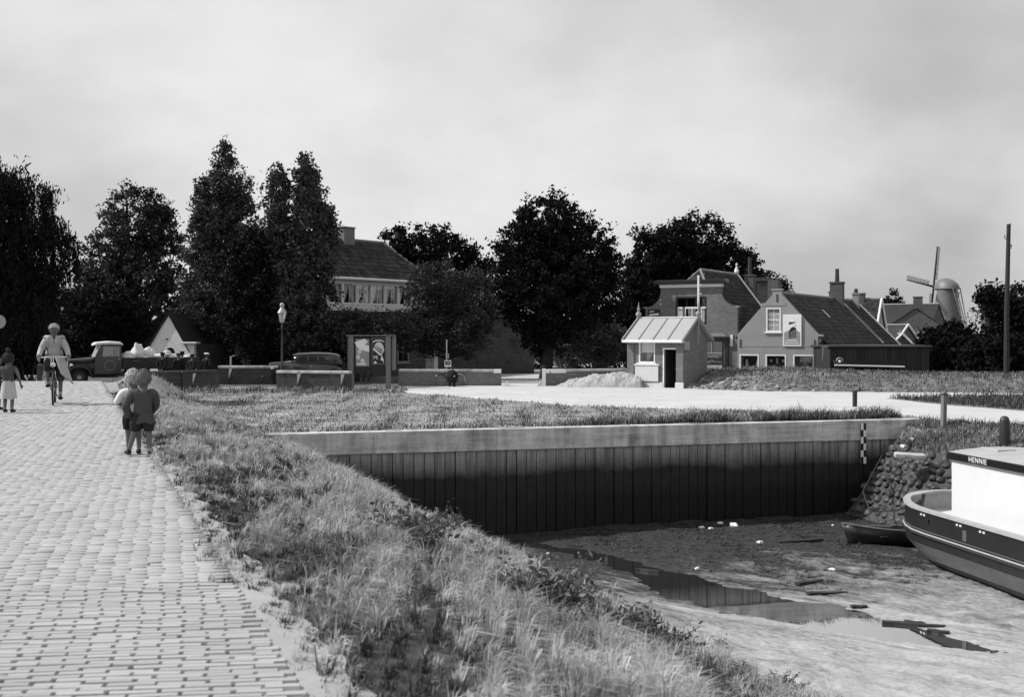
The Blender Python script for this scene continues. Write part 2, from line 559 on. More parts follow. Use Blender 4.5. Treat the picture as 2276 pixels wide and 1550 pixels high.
# ---- materials of the ground
def groundmat(name, lo, hi, scale, extra=None, rough=.95, bump=.8, bd=.06):
    m = bpy.data.materials.new(name); t = NT(m); p = t.pos()
    a = t.noise(p, scale, 6.0, .65, .6); b = t.noise(p, scale*9, 4.0, .7)
    f = t.math('ADD', t.math('MULTIPLY', t.maprange(a, .3, .7, 0, 1), .6), t.math('MULTIPLY', t.maprange(b, .25, .75, 0, 1), .4))
    col = t.maprange(f, 0, 1, lo, hi)
    t.done(t.principled(col, rough, .1, t.bump(b, bump, bd))); M[name] = m
groundmat('bank_soil', .025, .11, .9)
groundmat('field_soil', .12, .42, .5)
groundmat('embank_soil', .05, .26, 1.1)
groundmat('far_ground', .06, .14, .25)

m = bpy.data.materials.new('mud'); t = NT(m); p = t.pos(); M['mud'] = m
sx = t.n('ShaderNodeSeparateXYZ'); t.l(p, sx.inputs[0])
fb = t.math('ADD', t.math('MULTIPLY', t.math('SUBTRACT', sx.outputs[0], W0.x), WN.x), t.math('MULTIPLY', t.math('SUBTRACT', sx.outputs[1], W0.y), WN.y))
ang = math.atan2(-8.8, 6.33)
ns = t.noise(p, .55, 7.0, .62, .9, (1, 1, 1))
streak = t.noise(p, .8, 7.0, .66, .8, (.30, 1.7, 1, -.75))
fine = t.noise(p, 9.0, 5.0, .7)
alg = t.math('ADD', t.math('MULTIPLY', ns, .55), t.math('MULTIPLY', streak, .75))
# weed and algae lie thick at the foot of the wall and thin out over the silt
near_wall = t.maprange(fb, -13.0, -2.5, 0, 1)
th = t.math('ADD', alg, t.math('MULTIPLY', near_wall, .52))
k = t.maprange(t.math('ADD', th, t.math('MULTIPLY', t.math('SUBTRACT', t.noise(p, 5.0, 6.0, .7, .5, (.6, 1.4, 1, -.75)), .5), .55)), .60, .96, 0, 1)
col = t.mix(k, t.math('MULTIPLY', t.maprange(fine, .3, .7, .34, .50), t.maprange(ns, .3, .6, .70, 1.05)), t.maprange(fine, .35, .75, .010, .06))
rg = t.mix(k, .45, .85)
t.done(t.principled(col, rg, .25, t.bump(t.math('ADD', fine, t.math('MULTIPLY', streak, 2.5)), .6, .05)))

m = bpy.data.materials.new('water'); t = NT(m); M['water'] = m
q = t.n('ShaderNodeBsdfPrincipled')
q.inputs['Base Color'].default_value = gray(.10); q.inputs['Roughness'].default_value = .03
q.inputs['IOR'].default_value = 1.33; q.inputs['Specular IOR Level'].default_value = .5
g = t.n('ShaderNodeBsdfGlossy'); g.inputs['Roughness'].default_value = .02; g.inputs[0].default_value = gray(.95)
lw = t.n('ShaderNodeLayerWeight'); lw.inputs[0].default_value = .80
mx = t.n('ShaderNodeMixShader'); mx.inputs[0].default_value = .86; t.l(q.outputs[0], mx.inputs[1]); t.l(g.outputs[0], mx.inputs[2])
nb = t.bump(t.noise(t.pos(), 3.0, 3.0), .03, .02); t.l(nb, q.inputs['Normal']); t.l(nb, g.inputs['Normal'])
t.done(mx.outputs[0])

m = bpy.data.materials.new('sheet_pile'); t = NT(m); p = t.pos(); M['sheet_pile'] = m
sx = t.n('ShaderNodeSeparateXYZ'); t.l(p, sx.inputs[0])
z = sx.outputs[2]
nn = t.noise(p, 2.2, 6.0, .65, .6); fine = t.noise(p, 16, 4.0, .7); drip = t.noise(p, 5.0, 4.0, .6, 0, (2.2, 2.2, .12))
zj = t.math('ADD', t.math('ADD', z, t.math('MULTIPLY', t.math('SUBTRACT', nn, .5), .34)), t.math('MULTIPLY', t.math('SUBTRACT', t.noise(p, .5, 3.0), .5), .5))
k1 = t.maprange(zj, -1.32, -.74, 1, 0)               # tide mark
k2 = t.maprange(t.math('ADD', z, t.math('MULTIPLY', t.math('SUBTRACT', drip, .5), .9)), -2.05, -1.6, 1, 0)   # weed line
top = t.math('MULTIPLY', t.maprange(drip, .3, .7, .12, .34), t.maprange(fine, .3, .7, .85, 1.12))
midc = t.maprange(t.math('ADD', t.math('MULTIPLY', fine, .5), t.math('MULTIPLY', nn, .5)), .35, .65, .009, .028)
col = t.mix(k2, t.mix(k1, top, midc), t.maprange(fine, .4, .7, .003, .012))
t.done(t.principled(col, t.mix(k2, .75, .5), .3, t.bump(fine, .4, .015)))

# ---- grass bank: dike slope from behind the camera to the quay wall
ss = np.concatenate([np.linspace(-14, -3, 16), np.linspace(-2.9, 14.5, 110)])
tau = np.linspace(0, 1, 220)
Sg, Tg = np.meshgrid(ss, tau, indexing='ij')
def tmax(s):                                           # where the line of constant s meets the wall line
    p0 = np.array([E0.x + s*N2.x, E0.y + s*N2.y])
    b0 = b_of(p0[0], p0[1])
    return (.10 - b0)/(U2.x*WN.x + U2.y*WN.y)
TM = np.array([tmax(s) for s in ss])
T = -14 + Tg*(TM[:, None] + 14)
Xg = E0.x + Sg*N2.x + T*U2.x; Yg = E0.y + Sg*N2.y + T*U2.y
Zg = H(Xg, Yg)
V, Q = grid(Xg, Yg, Zg)
o = raw_mesh('grass_bank', V, Q, M['bank_soil'], smooth=True); put(o, 'dike slope of rough pale grass running down to the mud', 'bank', kind='structure')

# ---- field behind the wall
aa = np.concatenate([np.linspace(-60, -12, 25), np.linspace(-11, 30, 120), np.linspace(32, 75, 20)])
bb = np.concatenate([np.linspace(.0, 30, 90), np.linspace(31, 80, 26)])
Ag, Bg = np.meshgrid(aa, bb, indexing='ij')
Xf = W0.x + Ag*WD.x + Bg*WN.x; Yf = W0.y + Ag*WD.y + Bg*WN.y
V, Q = grid(Xf, Yf, H(Xf, Yf, False))
o = raw_mesh('field', V, Q, M['field_soil'], smooth=True); put(o, 'level grass field behind the concrete quay wall', 'field', kind='structure')
# ---- ground out to the horizon
xs, ys = np.meshgrid(np.array([-2500, -300, -80, -20, 40, 100, 400, 2500.]), np.array([70, 110, 200, 600, 3200.]), indexing='ij')
V, Q = grid(xs, ys, np.full(xs.shape, -.06))
o = raw_mesh('ground', V, Q, M['far_ground']); put(o, 'flat ground of the village out to the horizon', 'ground', kind='structure')

# ---- mud and water
xm, ym = np.meshgrid(np.linspace(-6, 34, 330), np.linspace(2, 38.6, 330), indexing='ij')
zm = mudz(xm, ym)
V, Q = grid(xm, ym, zm)
c = V[Q].mean(1)
keep = (b_of(c[:, 0], c[:, 1]) < .15) & (s_of(c[:, 0], c[:, 1]) > 6)
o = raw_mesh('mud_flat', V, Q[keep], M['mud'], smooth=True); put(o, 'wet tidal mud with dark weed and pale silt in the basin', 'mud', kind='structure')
V, Q = grid(*np.meshgrid(np.linspace(-1, 34, 3), np.linspace(2, 36, 3), indexing='ij'), np.full((3, 3), ZW))
o = raw_mesh('water', V, Q, M['water']); put(o, 'still shallow water left in the channel through the mud', 'water', kind='structure')

# ---- right bank: grassed above, pitched with stones below
TOP = [Vector((13.05, 37.95, -.02)), Vector((14.6, 36.2, 0)), Vector((16.6, 34.6, 0)), Vector((21, 31.5, 0)), Vector((30, 25.5, 0))]
MID = [Vector((11.9, 36.75, -.72)), Vector((12.55, 34.7, -.78)), Vector((14.9, 32.6, -.78)), Vector((19.3, 29.4, -.8)), Vector((28.3, 23.5, -.8))]
BOT = [Vector((10.2, 36.6, -3.1)), Vector((11.2, 33.6, -3.15)), Vector((13.6, 31.1, -3.2)), Vector((18, 27.9, -3.2)), Vector((27, 22, -3.2))]
def pl(P, u):
    u = min(max(u, 0), len(P)-1.0001); i = int(u); return P[i].lerp(P[i+1], u-i)
def bank_mesh(A, B, nu, nv, jit, name, mat):
    vs, fs = [], []
    for i in range(nu+1):
        u = (len(A)-1)*i/nu
        for j in range(nv+1):
            p = pl(A, u).lerp(pl(B, u), j/nv)
            k = jit*math.sin(math.pi*j/nv)
            vs.append(p + Vector((0, 0, k*(1 + mnoise.noise(p*1.3)*1.2))))
    for i in range(nu):
        for j in range(nv):
            a = i*(nv+1)+j; fs.append((a, a+1, a+nv+2, a+nv+1))
    mb = MB().add(vs, fs)
    return mb.obj(name, mat, smooth=True)
rb = bank_mesh(TOP, MID, 60, 10, .10, 'side_bank', M['embank_soil'])
put(rb, 'short grassy slope right of the quay wall end', 'bank', kind='structure')
rev = empty('stone_revetment', MID[1], label='dark pitched stone revetment right of the sheet pile wall', category='revetment')
o = bank_mesh(MID, BOT, 60, 10, -.05, 'bedding', M['joint_earth'])
o.parent = rev; o.matrix_parent_inverse = Matrix.Translation(-Vector(MID[1]))
stone_me = []
for k in range(6):
    rr = np.random.default_rng(50+k)
    ph = rr.uniform(0, 6, 3)
    mb = MB().ball((0, 0, 0), (.16*rr.uniform(.85, 1.15), .13*rr.uniform(.85, 1.15), .10), 8, 6, f=lambda p: 1+.16*math.sin(p.x*3+ph[0])+.13*math.sin(p.y*4+ph[1])+.1*math.sin(p.z*5+ph[2]))
    stone_me.append(mb.mesh('pitching_stone', M['stone_wet'], True))
rr = random.Random(5)
nst = 0
for row in range(11):
    v = .05 + row/11.0*.93
    u = 0.02 + (row % 2)*.06
    while u < 1.75 and nst < 290:
        p = pl(MID, u).lerp(pl(BOT, u), v) + Vector((rr.uniform(-.05, .05), rr.uniform(-.05, .05), rr.uniform(-.04, .04)))
        q = bpy.data.objects.new('stone', stone_me[rr.randrange(6)])
        q.scale = (rr.uniform(.7, 1.05), rr.uniform(.75, 1.1), rr.uniform(.6, .95))
        q.rotation_euler = (R(50)+rr.uniform(-.3, .3), rr.uniform(-.3, .3), R(-40)+rr.uniform(-.5, .5))
        q.parent = rev; q.location = p - Vector(MID[1]); COL.objects.link(q)
        nst += 1
        seg = (pl(MID, min(u+.01, 4)) - pl(MID, u)).length/.01
        u += .25*rr.uniform(.9, 1.2)/max(seg, 1.0)
sl = MB().box(-.42, .42, -.2, .2, -.07, .07, ch=.02).obj('cap_slab', M['concrete'], rev)
sl.location = px(2022, 1014, 34.6) - Vector(MID[1]); sl.rotation_euler = (0.05, 0.04, R(-12))
for xx, yy, w in ((2046, 962, .17), (2010, 1000, .16), (2030, 978, .13)):
    best = None
    for u_ in np.linspace(0, 1.6, 33):
        for v_ in np.linspace(0, 1, 21):
            p_ = pl(TOP, u_).lerp(pl(MID, u_), v_) + Vector((0, 0, .1*math.sin(math.pi*v_)))
            e_ = (CX + F*p_.x/p_.y - xx)**2 + (HZ - F*(p_.z-EYE)/p_.y - yy)**2
            if best is None or e_ < best[0]: best = (e_, p_)
    q = MB().box(-w/2, w/2, -.1, .1, -.05, .05, ch=.02).obj('edge_brick', M['concrete_light'], rev)
    q.location = best[1] - Vector(MID[1]); q.rotation_euler = (0.1, .05, R(15))

# ---- the quay wall: concrete capping beam on sheet piles
qw = empty('quay_wall', (W0.x, W0.y, 0), math.atan2(WD.y, WD.x), 'long concrete capped sheet pile quay wall along the mud basin', 'wall')
cuts = [0, 3.05, 6.6, 10.1, 13.6, 17.1, WL]
cuts[0] = -2.2
for i in range(6):
    x0, x1 = cuts[i]+.004, cuts[i+1]-.004
    mb = MB()
    if i == 5:
        mb.prism([(x0, -.6), (x1-.72, -.6), (x1, -.03), (x1, .012), (x0, .012)], -.14, .32)
    else:
        mb.box(x0, x1, -.14, .32, -.6, .012, ch=.012)
    mb.obj('capping_beam', M['concrete'], qw)
mbp = []
for k in range(3):
    w = .280
    y = -.018*k
    mbp.append(MB().prism([(-w/2, -4.3), (w/2, -4.3), (w/2, -.59), (-w/2, -.59)], -.07+y, .05).mesh('sheet_pile', M['sheet_pile']))
npile = int((WL + .6)/.30)
for i in range(npile):
    q = bpy.data.objects.new('sheet_pile', mbp[[0, 1, 0, 2][i % 4] if rr.random() > .25 else 0]); q.parent = qw
    q.location = (-.9 + .30*(i+.5), rr.uniform(-.012, .012), 0); q.rotation_euler = (0, 0, rr.uniform(-.035, .035)); COL.objects.link(q)
MB().box(-1.2, WL-.3, .06, .2, -4.3, -.55).obj('backing', M['interior'], qw)
# tide gauge: two columns of black and white squares
def a_at(pxx):
    k = (pxx - CX)/F
    return (k*W0.y - W0.x)/(WD.x - k*WD.y)
ag = a_at(1912)
tg = empty('tide_gauge', (W0.x + ag*WD.x - WN.x*.16, W0.y + ag*WD.y - WN.y*.16, -1.0), math.atan2(WD.y, WD.x), 'black and white chequered tide gauge board on the quay wall', 'gauge'); tg.scale = (.85, 1, 1)
MB().box(-.115, .115, -.02, .015, -.35, .93).obj('board', M['wood_grey'], tg)
for r_ in range(6):
    for c_ in range(2):
        x0 = -.11 + c_*.11
        MB().box(x0, x0+.108, -.026, -.0205, -.34+r_*.211, -.34+r_*.211+.207).obj('square', M['paint_white' if (r_+c_) % 2 else 'paint_black'], tg)

# ---- the brick road on the dike
road = empty('road', (0, 0, 0)); put(road, 'brick paved dike road with open joints', 'road', kind='structure')
rv = Vector((math.cos(R(7)), math.sin(R(7)))); cv = Vector((-rv.y, rv.x))
bricks = []
rr2 = random.Random(11)
O2 = E0 + N2*(-1.5)
row = 0
yr = -4.0
while yr < 47:
    off = (row % 2)*.106 - row*.0522*.16 + rr2.uniform(-.016, .016)
    # the x range of this row that lies on the road
    base = O2 + cv*yr
    smid = s_of(base.x, base.y); kx = rv.x*N2.x + rv.y*N2.y
    xa, xb = (-2.75 - smid)/kx, (.0 - smid)/kx
    i0 = int(math.floor((xa - off)/.212)); i1 = int(math.ceil((xb - off)/.212))
    for i in range(i0, i1+1):
        x = off + i*.212
        p = base + rv*x
        s = s_of(p.x, p.y)
        if -2.78 < s < float(np.interp(p.y, [4.9, 8, 13, 20], [-.07, -.05, -.03, -.02])):
            xr = x + .1; xe = x + (float(np.interp(p.y, [4.9, 8, 13, 20], [-.07, -.05, -.03, -.02])) - s)/kx + .01*math.sin(row*1.7)
            if xr > xe + .02:
                wv = .2 - (xr - xe)
                if wv < .05: continue
                p = p - rv*((xr - xe)/2)
            else: wv = .2
            jx = rr2.uniform(-.004, .004)
            bricks.append((p.x + rv.x*jx, p.y + rv.y*jx, wv/.2))
    yr += .0522 + rr2.uniform(-.0004, .0004) + (.004 if rr2.random() < .06 else 0); row += 1
BP = np.array(bricks)
BW = BP[:, 2].copy()
BW = BW[BP[:, 1] > 2.6]
BP = BP[BP[:, 1] > 2.6]
BZ = H(BP[:, 0], BP[:, 1])
nb = len(BP)
dv = np.hypot(BP[:, 0], BP[:, 1])
vis = (np.abs(BP[:, 0]/BP[:, 1]) < .45) & (BP[:, 1] > 4.6)
order = np.argsort(np.where(vis, dv, dv + 1000))
ang_b = R(7) + RNG.normal(0, .016, nb)
wid_b = .2075 - np.abs(RNG.normal(0, .004, nb)); dep_b = .0518 - np.abs(RNG.normal(0, .0009, nb))
top_b = .022 + RNG.normal(0, .0020, nb)
unit = np.array([(-1,-1,0),(1,-1,0),(1,1,0),(-1,1,0),(-1,-1,.7),(1,-1,.7),(1,1,.7),(-1,1,.7),(-.95,-.8,1),(.95,-.8,1),(.95,.8,1),(-.95,.8,1)], float)
ufc = np.array([(0,1,5,4),(1,2,6,5),(2,3,7,6),(3,0,4,7),(4,5,9,8),(5,6,10,9),(6,7,11,10),(7,4,8,11),(8,9,10,11)])
first = order[:300]
bm_shared = []
for k in range(5):
    v = unit.copy(); v[:, 0] *= .1032 - .0012*k; v[:, 1] *= .0257; v[:, 2] = v[:, 2]*.045 - .045
    v[8:, :2] += np.random.default_rng(k).normal(0, .0012, (4, 2))
    me = bpy.data.meshes.new('brick'); me.from_pydata(v.tolist(), [], ufc.tolist()); me.materials.append(M['paving_brick']); bm_shared.append(me)
for n_, k in enumerate(first):
    q = bpy.data.objects.new('brick', bm_shared[n_ % 5]); q.parent = road
    q.scale = (BW[k], 1, 1); q.location = (BP[k, 0], BP[k, 1], BZ[k] + top_b[k]); q.rotation_euler = (RNG.normal(0, .010), RNG.normal(0, .005), ang_b[k]); COL.objects.link(q)
rest = order[300:]
n = len(rest)
v = np.repeat(unit[None], n, 0)
v[:, :, 0] *= (wid_b[rest]*BW[rest]/2)[:, None]; v[:, :, 1] *= (dep_b[rest]/2)[:, None]
zt = top_b[rest][:, None] + v[:, :, 0]*RNG.normal(0, .006, n)[:, None] + v[:, :, 1]*RNG.normal(0, .018, n)[:, None]
z3 = np.where(v[:, :, 2] > 0, zt - (1 - v[:, :, 2])*.02, -.03) + BZ[rest][:, None]
ca, sa = np.cos(ang_b[rest])[:, None], np.sin(ang_b[rest])[:, None]
X3 = BP[rest, 0][:, None] + v[:, :, 0]*ca - v[:, :, 1]*sa; Y3 = BP[rest, 1][:, None] + v[:, :, 0]*sa + v[:, :, 1]*ca
VV = np.stack([X3, Y3, z3], -1).reshape(-1, 3)
FF = (np.arange(n)[:, None, None]*12 + ufc[None]).reshape(-1, 4)
o = raw_mesh('brick_paving', VV, FF, M['paving_brick'], road); put(o, kind='stuff')
# bed between the bricks and the sandy edge
def strip(name, sa_, sb_, y0, y1, lift, mat, parent, jitter=0.0, ns=6, nt=160):
    S, Tt = np.meshgrid(np.linspace(0, 1, ns), np.linspace(y0, y1, nt), indexing='ij')
    s0 = sa_ + jitter*wob(Tt*0+3, Tt, 1.1, 2) ; s1 = sb_ + jitter*wob(Tt*0+9, Tt, .9, 8)
    Sx = s0 + S*(s1 - s0)
    tt = (Tt - E0.y - Sx*N2.y)/U2.y
    X = E0.x + Sx*N2.x + tt*U2.x; Y = E0.y + Sx*N2.y + tt*U2.y
    V, Q = grid(X, Y, H(X, Y) + lift)
    return raw_mesh(name, V, Q, mat, parent, smooth=True)
strip('bedding', -2.85, -.06, 1.5, 47, .006, M['joint_earth'], road)
strip('sand_edge', -.30, .16, 1.5, 16, .010, M['sand'], road, .05, 14, 320)

# ---- gravel quay and lanes
def sheet(name, pts, lift, mat, label, jit=.12, near=False, dens=.6):
    """flat irregular sheet from an outline, laid on the field"""
    loop = []
    for i in range(len(pts)):
        a, b = Vector(pts[i]), Vector(pts[(i+1) % len(pts)])
        k = max(1, int((b-a).length/dens))
        for j in range(k):
            p = a.lerp(b, j/k)
            w = jit*(mnoise.noise(Vector((p.x*.9, p.y*.9, 3)))*2 + mnoise.noise(Vector((p.x*3, p.y*3, 7))))
            loop.append((p.x + w*.7, p.y + w))
    tris = tessellate_polygon([[Vector((x, y, 0)) for x, y in loop]])
    arr = np.array(loop)
    tg_ = np.roll(arr, -1, 0) - np.roll(arr, 1, 0); tg_ /= np.linalg.norm(tg_, axis=1)[:, None] + 1e-9
    area = np.sum(arr[:, 0]*np.roll(arr[:, 1], -1) - np.roll(arr[:, 0], -1)*arr[:, 1])
    nrm = np.stack([tg_[:, 1], -tg_[:, 0]], -1)*(1 if area > 0 else -1)
    V = np.r_[np.c_[arr, np.zeros(len(arr)) + lift], np.c_[arr + nrm*.30, np.zeros(len(arr)) - .05]]
    n_ = len(arr); tris = [tuple(q) for q in tris]
    for i in range(n_):
        j = (i+1) % n_
        tris += [(i, j, n_+j), (i, n_+j, n_+i)]
    o = raw_mesh(name, V, np.array(tris), mat); put(o, label, 'path', kind='structure')
    o.data.polygons.foreach_set('use_smooth', np.zeros(len(tris), dtype=bool))
    return o
qpts = [(-5.6, 58.5), (-5.9, 56.6), (-2.76, 52.4), (.22, 47.8), (2.8, 44.8), (5.95, 43.1), (9.3, 41.9), (12.0, 41.6), (13.0, 40.2), (13.6, 38.4), (15.4, 35.6), (21, 31.7), (34, 24), (60, 24), (60, 54), (24, 53.3), (17.6, 54.5), (11.7, 55.6), (8.7, 60), (3.5, 61.2), (-2, 61.6)]
sheet('gravel_path', qpts, .055, M['gravel'], 'pale gravel quay and lane beyond the field', .30)
lane = [(-1.4, 60.4), (3.6, 60.2), (5.2, 70), (8, 82), (-4, 82), (-2.6, 70)]
sheet('lane', lane, .051, M['gravel'], 'pale lane through the gap in the brick wall')
sheet('street', [(-24, 61), (-6, 61.4), (-1.4, 61.0), (-1.5, 72), (-30, 78), (-34, 64)], .047, M['far_ground'], 'dark street behind the low brick walls')
ipts = [(15.6, 49.0), (16.4, 44.6), (17.8, 41.0), (22, 36), (34, 30), (46, 40), (40, 47), (22, 50.9)]
isl = sheet('verge', ipts, .075, M['embank_soil'], 'dark grass verge between the two pale lanes')

# ---- embankment in front of the houses
def embz(X, Y):
    """height of the grassed bank in front of the houses"""
    foot = np.interp(X, [7.5, 11.7, 17.6, 24, 60], [59.6, 55.4, 54.4, 53.2, 52])
    hgt = np.interp(X, [7.4, 8.6, 10.2, 14, 24, 60], [0, .25, .80, .92, .62, .6])
    e = np.clip((Y - foot)/3.4, 0, 1)
    back = np.clip((66 - Y)/3.0, .6, 1)
    return hgt*np.sin(e*math.pi/2)**.9*back + .05*wob(X, Y, 1.5, 4)*np.clip(e*4, 0, 1) - .03*(e <= 0)
xe, ye = np.meshgrid(np.linspace(7.2, 60, 190), np.linspace(51.5, 68, 70), indexing='ij')
V, Q = grid(xe, ye, embz(xe, ye))
o = raw_mesh('embankment', V, Q, M['embank_soil'], smooth=True); put(o, 'low grassed embankment in front of the houses', 'bank', kind='structure')

# ================================================================== grass
def blades(P, h, w, lean, rng, bend=.5):
    """P (n,3) roots -> verts/faces of tapered bent blades (3 triangles each)"""
    n = len(P)
    az = rng.uniform(0, 2*np.pi, n)
    wx, wy = np.cos(az)*w/2, np.sin(az)*w/2
    la = rng.uniform(0, 2*np.pi, n); lm = np.abs(rng.normal(0, .38, n))
    lx, ly = np.cos(la)*lm + lean[0], np.sin(la)*lm + lean[1]
    mid = P + np.stack([lx*h*.35*bend, ly*h*.35*bend, h*.6], -1)
    tip = P + np.stack([lx*h, ly*h, h*np.clip(1 - .35*(lx**2+ly**2), .35, 1)], -1)
    d = np.stack([wx, wy, np.zeros(n)], -1)
    V = np.stack([P - d, P + d, mid + d*.75, mid - d*.75, tip], 1).reshape(-1, 3)
    i = np.arange(n)[:, None]*5
    Fa = np.concatenate([i + np.array([[0, 1, 2]]), i + np.array([[0, 2, 3]]), i + np.array([[3, 2, 4]])], 1).reshape(-1, 3)
    return V, Fa

def in_view(X, Y, m=.52):
    return (np.abs(X/np.maximum(Y, .1)) < m) & (Y > 3.5)

g1 = np.random.default_rng(21)
N = 1250000
S = g1.uniform(-.25, 12.0, N); Tt = g1.uniform(-3, 40, N)
X = E0.x + S*N2.x + Tt*U2.x; Y = E0.y + S*N2.y + Tt*U2.y
d = np.hypot(X, Y)
edge = np.interp(Y, [5, 9, 14], [-.06, -.10, -.10]) + .12*wob(X, Y, 1.6, 5) + .06*wob(X, Y, .5, 11)
ok = in_view(X, Y) & (b_of(X, Y) < .0) & (S > edge) & (g1.random(N) < np.clip((7.5/d)**1.15, 0, 1))
Zb = H(X, Y); Zm = mudz(X, Y)
ok &= Zb > Zm + .05 + .18*wob(X, Y, 2.1, 14)
patch = wob(X, Y, 2.6, 0)*.6 + wob(X, Y, .9, 6)*.5      # light tufts against darker hollows
ok &= g1.random(N) < np.where(S < .6, np.clip((S - edge)*7.0 + .20, .05, 1), np.clip(.85 + .4*patch, .45, 1))
X, Y, S, d, patch = (q[ok] for q in (X, Y, S, d, patch))
n = len(X)
# two blades in three belong to a tussock: drawn in towards its centre and fanning out from it
cell = np.clip(.13 + .004*d, .15, .30)
ci, cj = np.floor(X/cell), np.floor(Y/cell)
def hsh(a, b, k): return np.modf(np.abs(np.sin(a*12.9898 + b*78.233 + k*37.719)*43758.5453))[0]
cxx = (ci + .2 + .6*hsh(ci, cj, 1))*cell; cyy = (cj + .2 + .6*hsh(ci, cj, 2))*cell
tone = hsh(ci, cj, 3); big = hsh(ci, cj, 4)
intus = g1.random(n) < .72
pull = np.where(intus, .62, 0)
ox, oy = X - cxx, Y - cyy
X = X - ox*pull; Y = Y - oy*pull
Zb = H(X, Y)
hh = (.09 + .09*g1.random(n) + .10*np.clip(patch, -.5, 1))*np.where(intus, .65 + .95*big, .75)*np.clip(.6 + S*.5, .6, 1.2)*np.where(g1.random(n) < .035, 1.9, 1)
hh = np.clip(hh*.66, .05, .32)
ww = (.0058 + .0044*g1.random(n))*np.clip(d/9, .9, 2.6)
fan = np.where(intus, 1.5, 0)/cell
lean = (np.clip(.26 + ox*fan, -.9, 1.2), np.clip(-.08 + oy*fan, -.9, .9))
dark = (tone*.75 + .25*g1.random(n)) < np.clip(.27 - .62*patch + .30*np.exp(-((S-.2)/.3)**2), .03, .92)
P3 = np.stack([X, Y, Zb - .015], -1)
for nm, k, mt, lab in (('grass', ~dark, 'grass_dry', 'tall pale dry grass covering the dike slope'), ('green_grass', dark, 'grass_dark', 'darker green grass tufts among the pale grass')):
    V, Fa = blades(P3[k], hh[k], ww[k], (lean[0][k], lean[1][k]), g1)
    o = raw_mesh(nm, V, Fa, M[mt]); put(o, lab, 'grass', kind='stuff')

def patch_grass(name, X, Y, Z, h, w, mat, label, rng, lean=(.15, 0)):
    lean = (rng.normal(.25, .55, len(X)), rng.normal(0, .55, len(X)))
    h = h*rng.choice([.55, .8, 1.0, 1.25], len(X))
    V, Fa = blades(np.stack([X, Y, Z], -1), h, w, lean, rng)
    o = raw_mesh(name, V, Fa, M[mat]); put(o, label, 'grass', kind='stuff')

# field grass
N = 210000
A_ = g1.uniform(-9, WL+1, N); B_ = g1.uniform(.35, 27, N)
X = W0.x + A_*WD.x + B_*WN.x; Y = W0.y + A_*WD.y + B_*WN.y
def in_poly(X, Y, P):
    c = np.zeros(np.shape(X), bool)
    for i in range(len(P)):
        x0, y0 = P[i]; x1, y1 = P[(i+1) % len(P)]
        if y0 == y1: continue
        k = ((y0 > Y) != (y1 > Y)) & (X < (x1-x0)*(Y-y0)/(y1-y0) + x0)
        c ^= k
    return c
nz = wob(X, Y, 3.2, 2)*.6 + wob(X, Y, 1.0, 9)*.5
ok = in_view(X, Y) & (~in_poly(X, Y, qpts) | (g1.random(N) < .015)) & (s_of(X, Y) > .3) & (Y < 60.5) & (g1.random(N) < np.clip(.55 + .5*nz, .1, 1)*np.clip(38/Y, 0, 1)**1.2)
X, Y, nz = X[ok], Y[ok], nz[ok]; n = len(X)
dk = g1.random(n) < np.clip(.22 + .75*(wob(X, Y, 2.0, 5)*.5 + wob(X, Y, .7, 13)*.4), .03, .85)
hf = .03 + .075*g1.random(n) + .05*np.clip(nz, 0, 1)
for nm, k, mt, lb, hm in (('field_grass', ~dk, 'grass_field', 'short patchy pale grass of the field behind the wall', 1), ('field_weeds', dk, 'grass_dark', 'darker weedy patches in the field behind the wall', 1.35)):
    patch_grass(nm, X[k], Y[k], H(X[k], Y[k], False) - .01, hf[k]*hm, .016 + .012*g1.random(k.sum()), mt, lb, g1)
N = 9000
X = g1.uniform(-21, -5, N); Y = 56.3 + np.abs(g1.normal(0, 1.2, N))*np.where(g1.random(N) < .5, -1, .2)
nz = wob(X, Y, 1.7, 3)
ok = g1.random(N) < np.clip(.4 + .7*nz, .04, 1); X, Y = X[ok], Y[ok]; n = len(X); dk = g1.random(n) < .55
for nm, k, mt, lb in (('wall_foot_weeds', dk, 'grass_dark', 'dark weeds at the foot of the low brick walls'), ('wall_foot_grass', ~dk, 'grass_field', 'pale grass at the foot of the low brick walls')):
    patch_grass(nm, X[k], Y[k], H(X[k], Y[k], False) - .01, .10 + .28*g1.random(k.sum()), .022 + .014*g1.random(k.sum()), mt, lb, g1)
# weeds and tall tufts along the wall top
N = 26000
A_ = g1.uniform(-1.5, WL-.5, N); B_ = .40 + np.abs(g1.normal(0, .55, N))
X = W0.x + A_*WD.x + B_*WN.x; Y = W0.y + A_*WD.y + B_*WN.y
tall = np.clip((A_ - 7.0)/6.0, .10, 1)*(.75 + .45*wob(X, Y, 2.2, 3))
ok = (g1.random(N) < np.clip(tall, .06, 1)) & (tall > .02)
X, Y, tall = X[ok], Y[ok], tall[ok]; n = len(X)
dk = g1.random(n) < .6
for nm, k, mt, lb in (('wall_weeds', dk, 'grass_dark', 'dark ragged weeds along the top of the quay wall'), ('wall_grass', ~dk, 'grass_field', 'pale seeding grass along the top of the quay wall')):
    patch_grass(nm, X[k], Y[k], np.zeros(k.sum()), (.14 + .34*g1.random(k.sum())*tall[k]), .018 + .012*g1.random(k.sum()), mt, lb, g1)
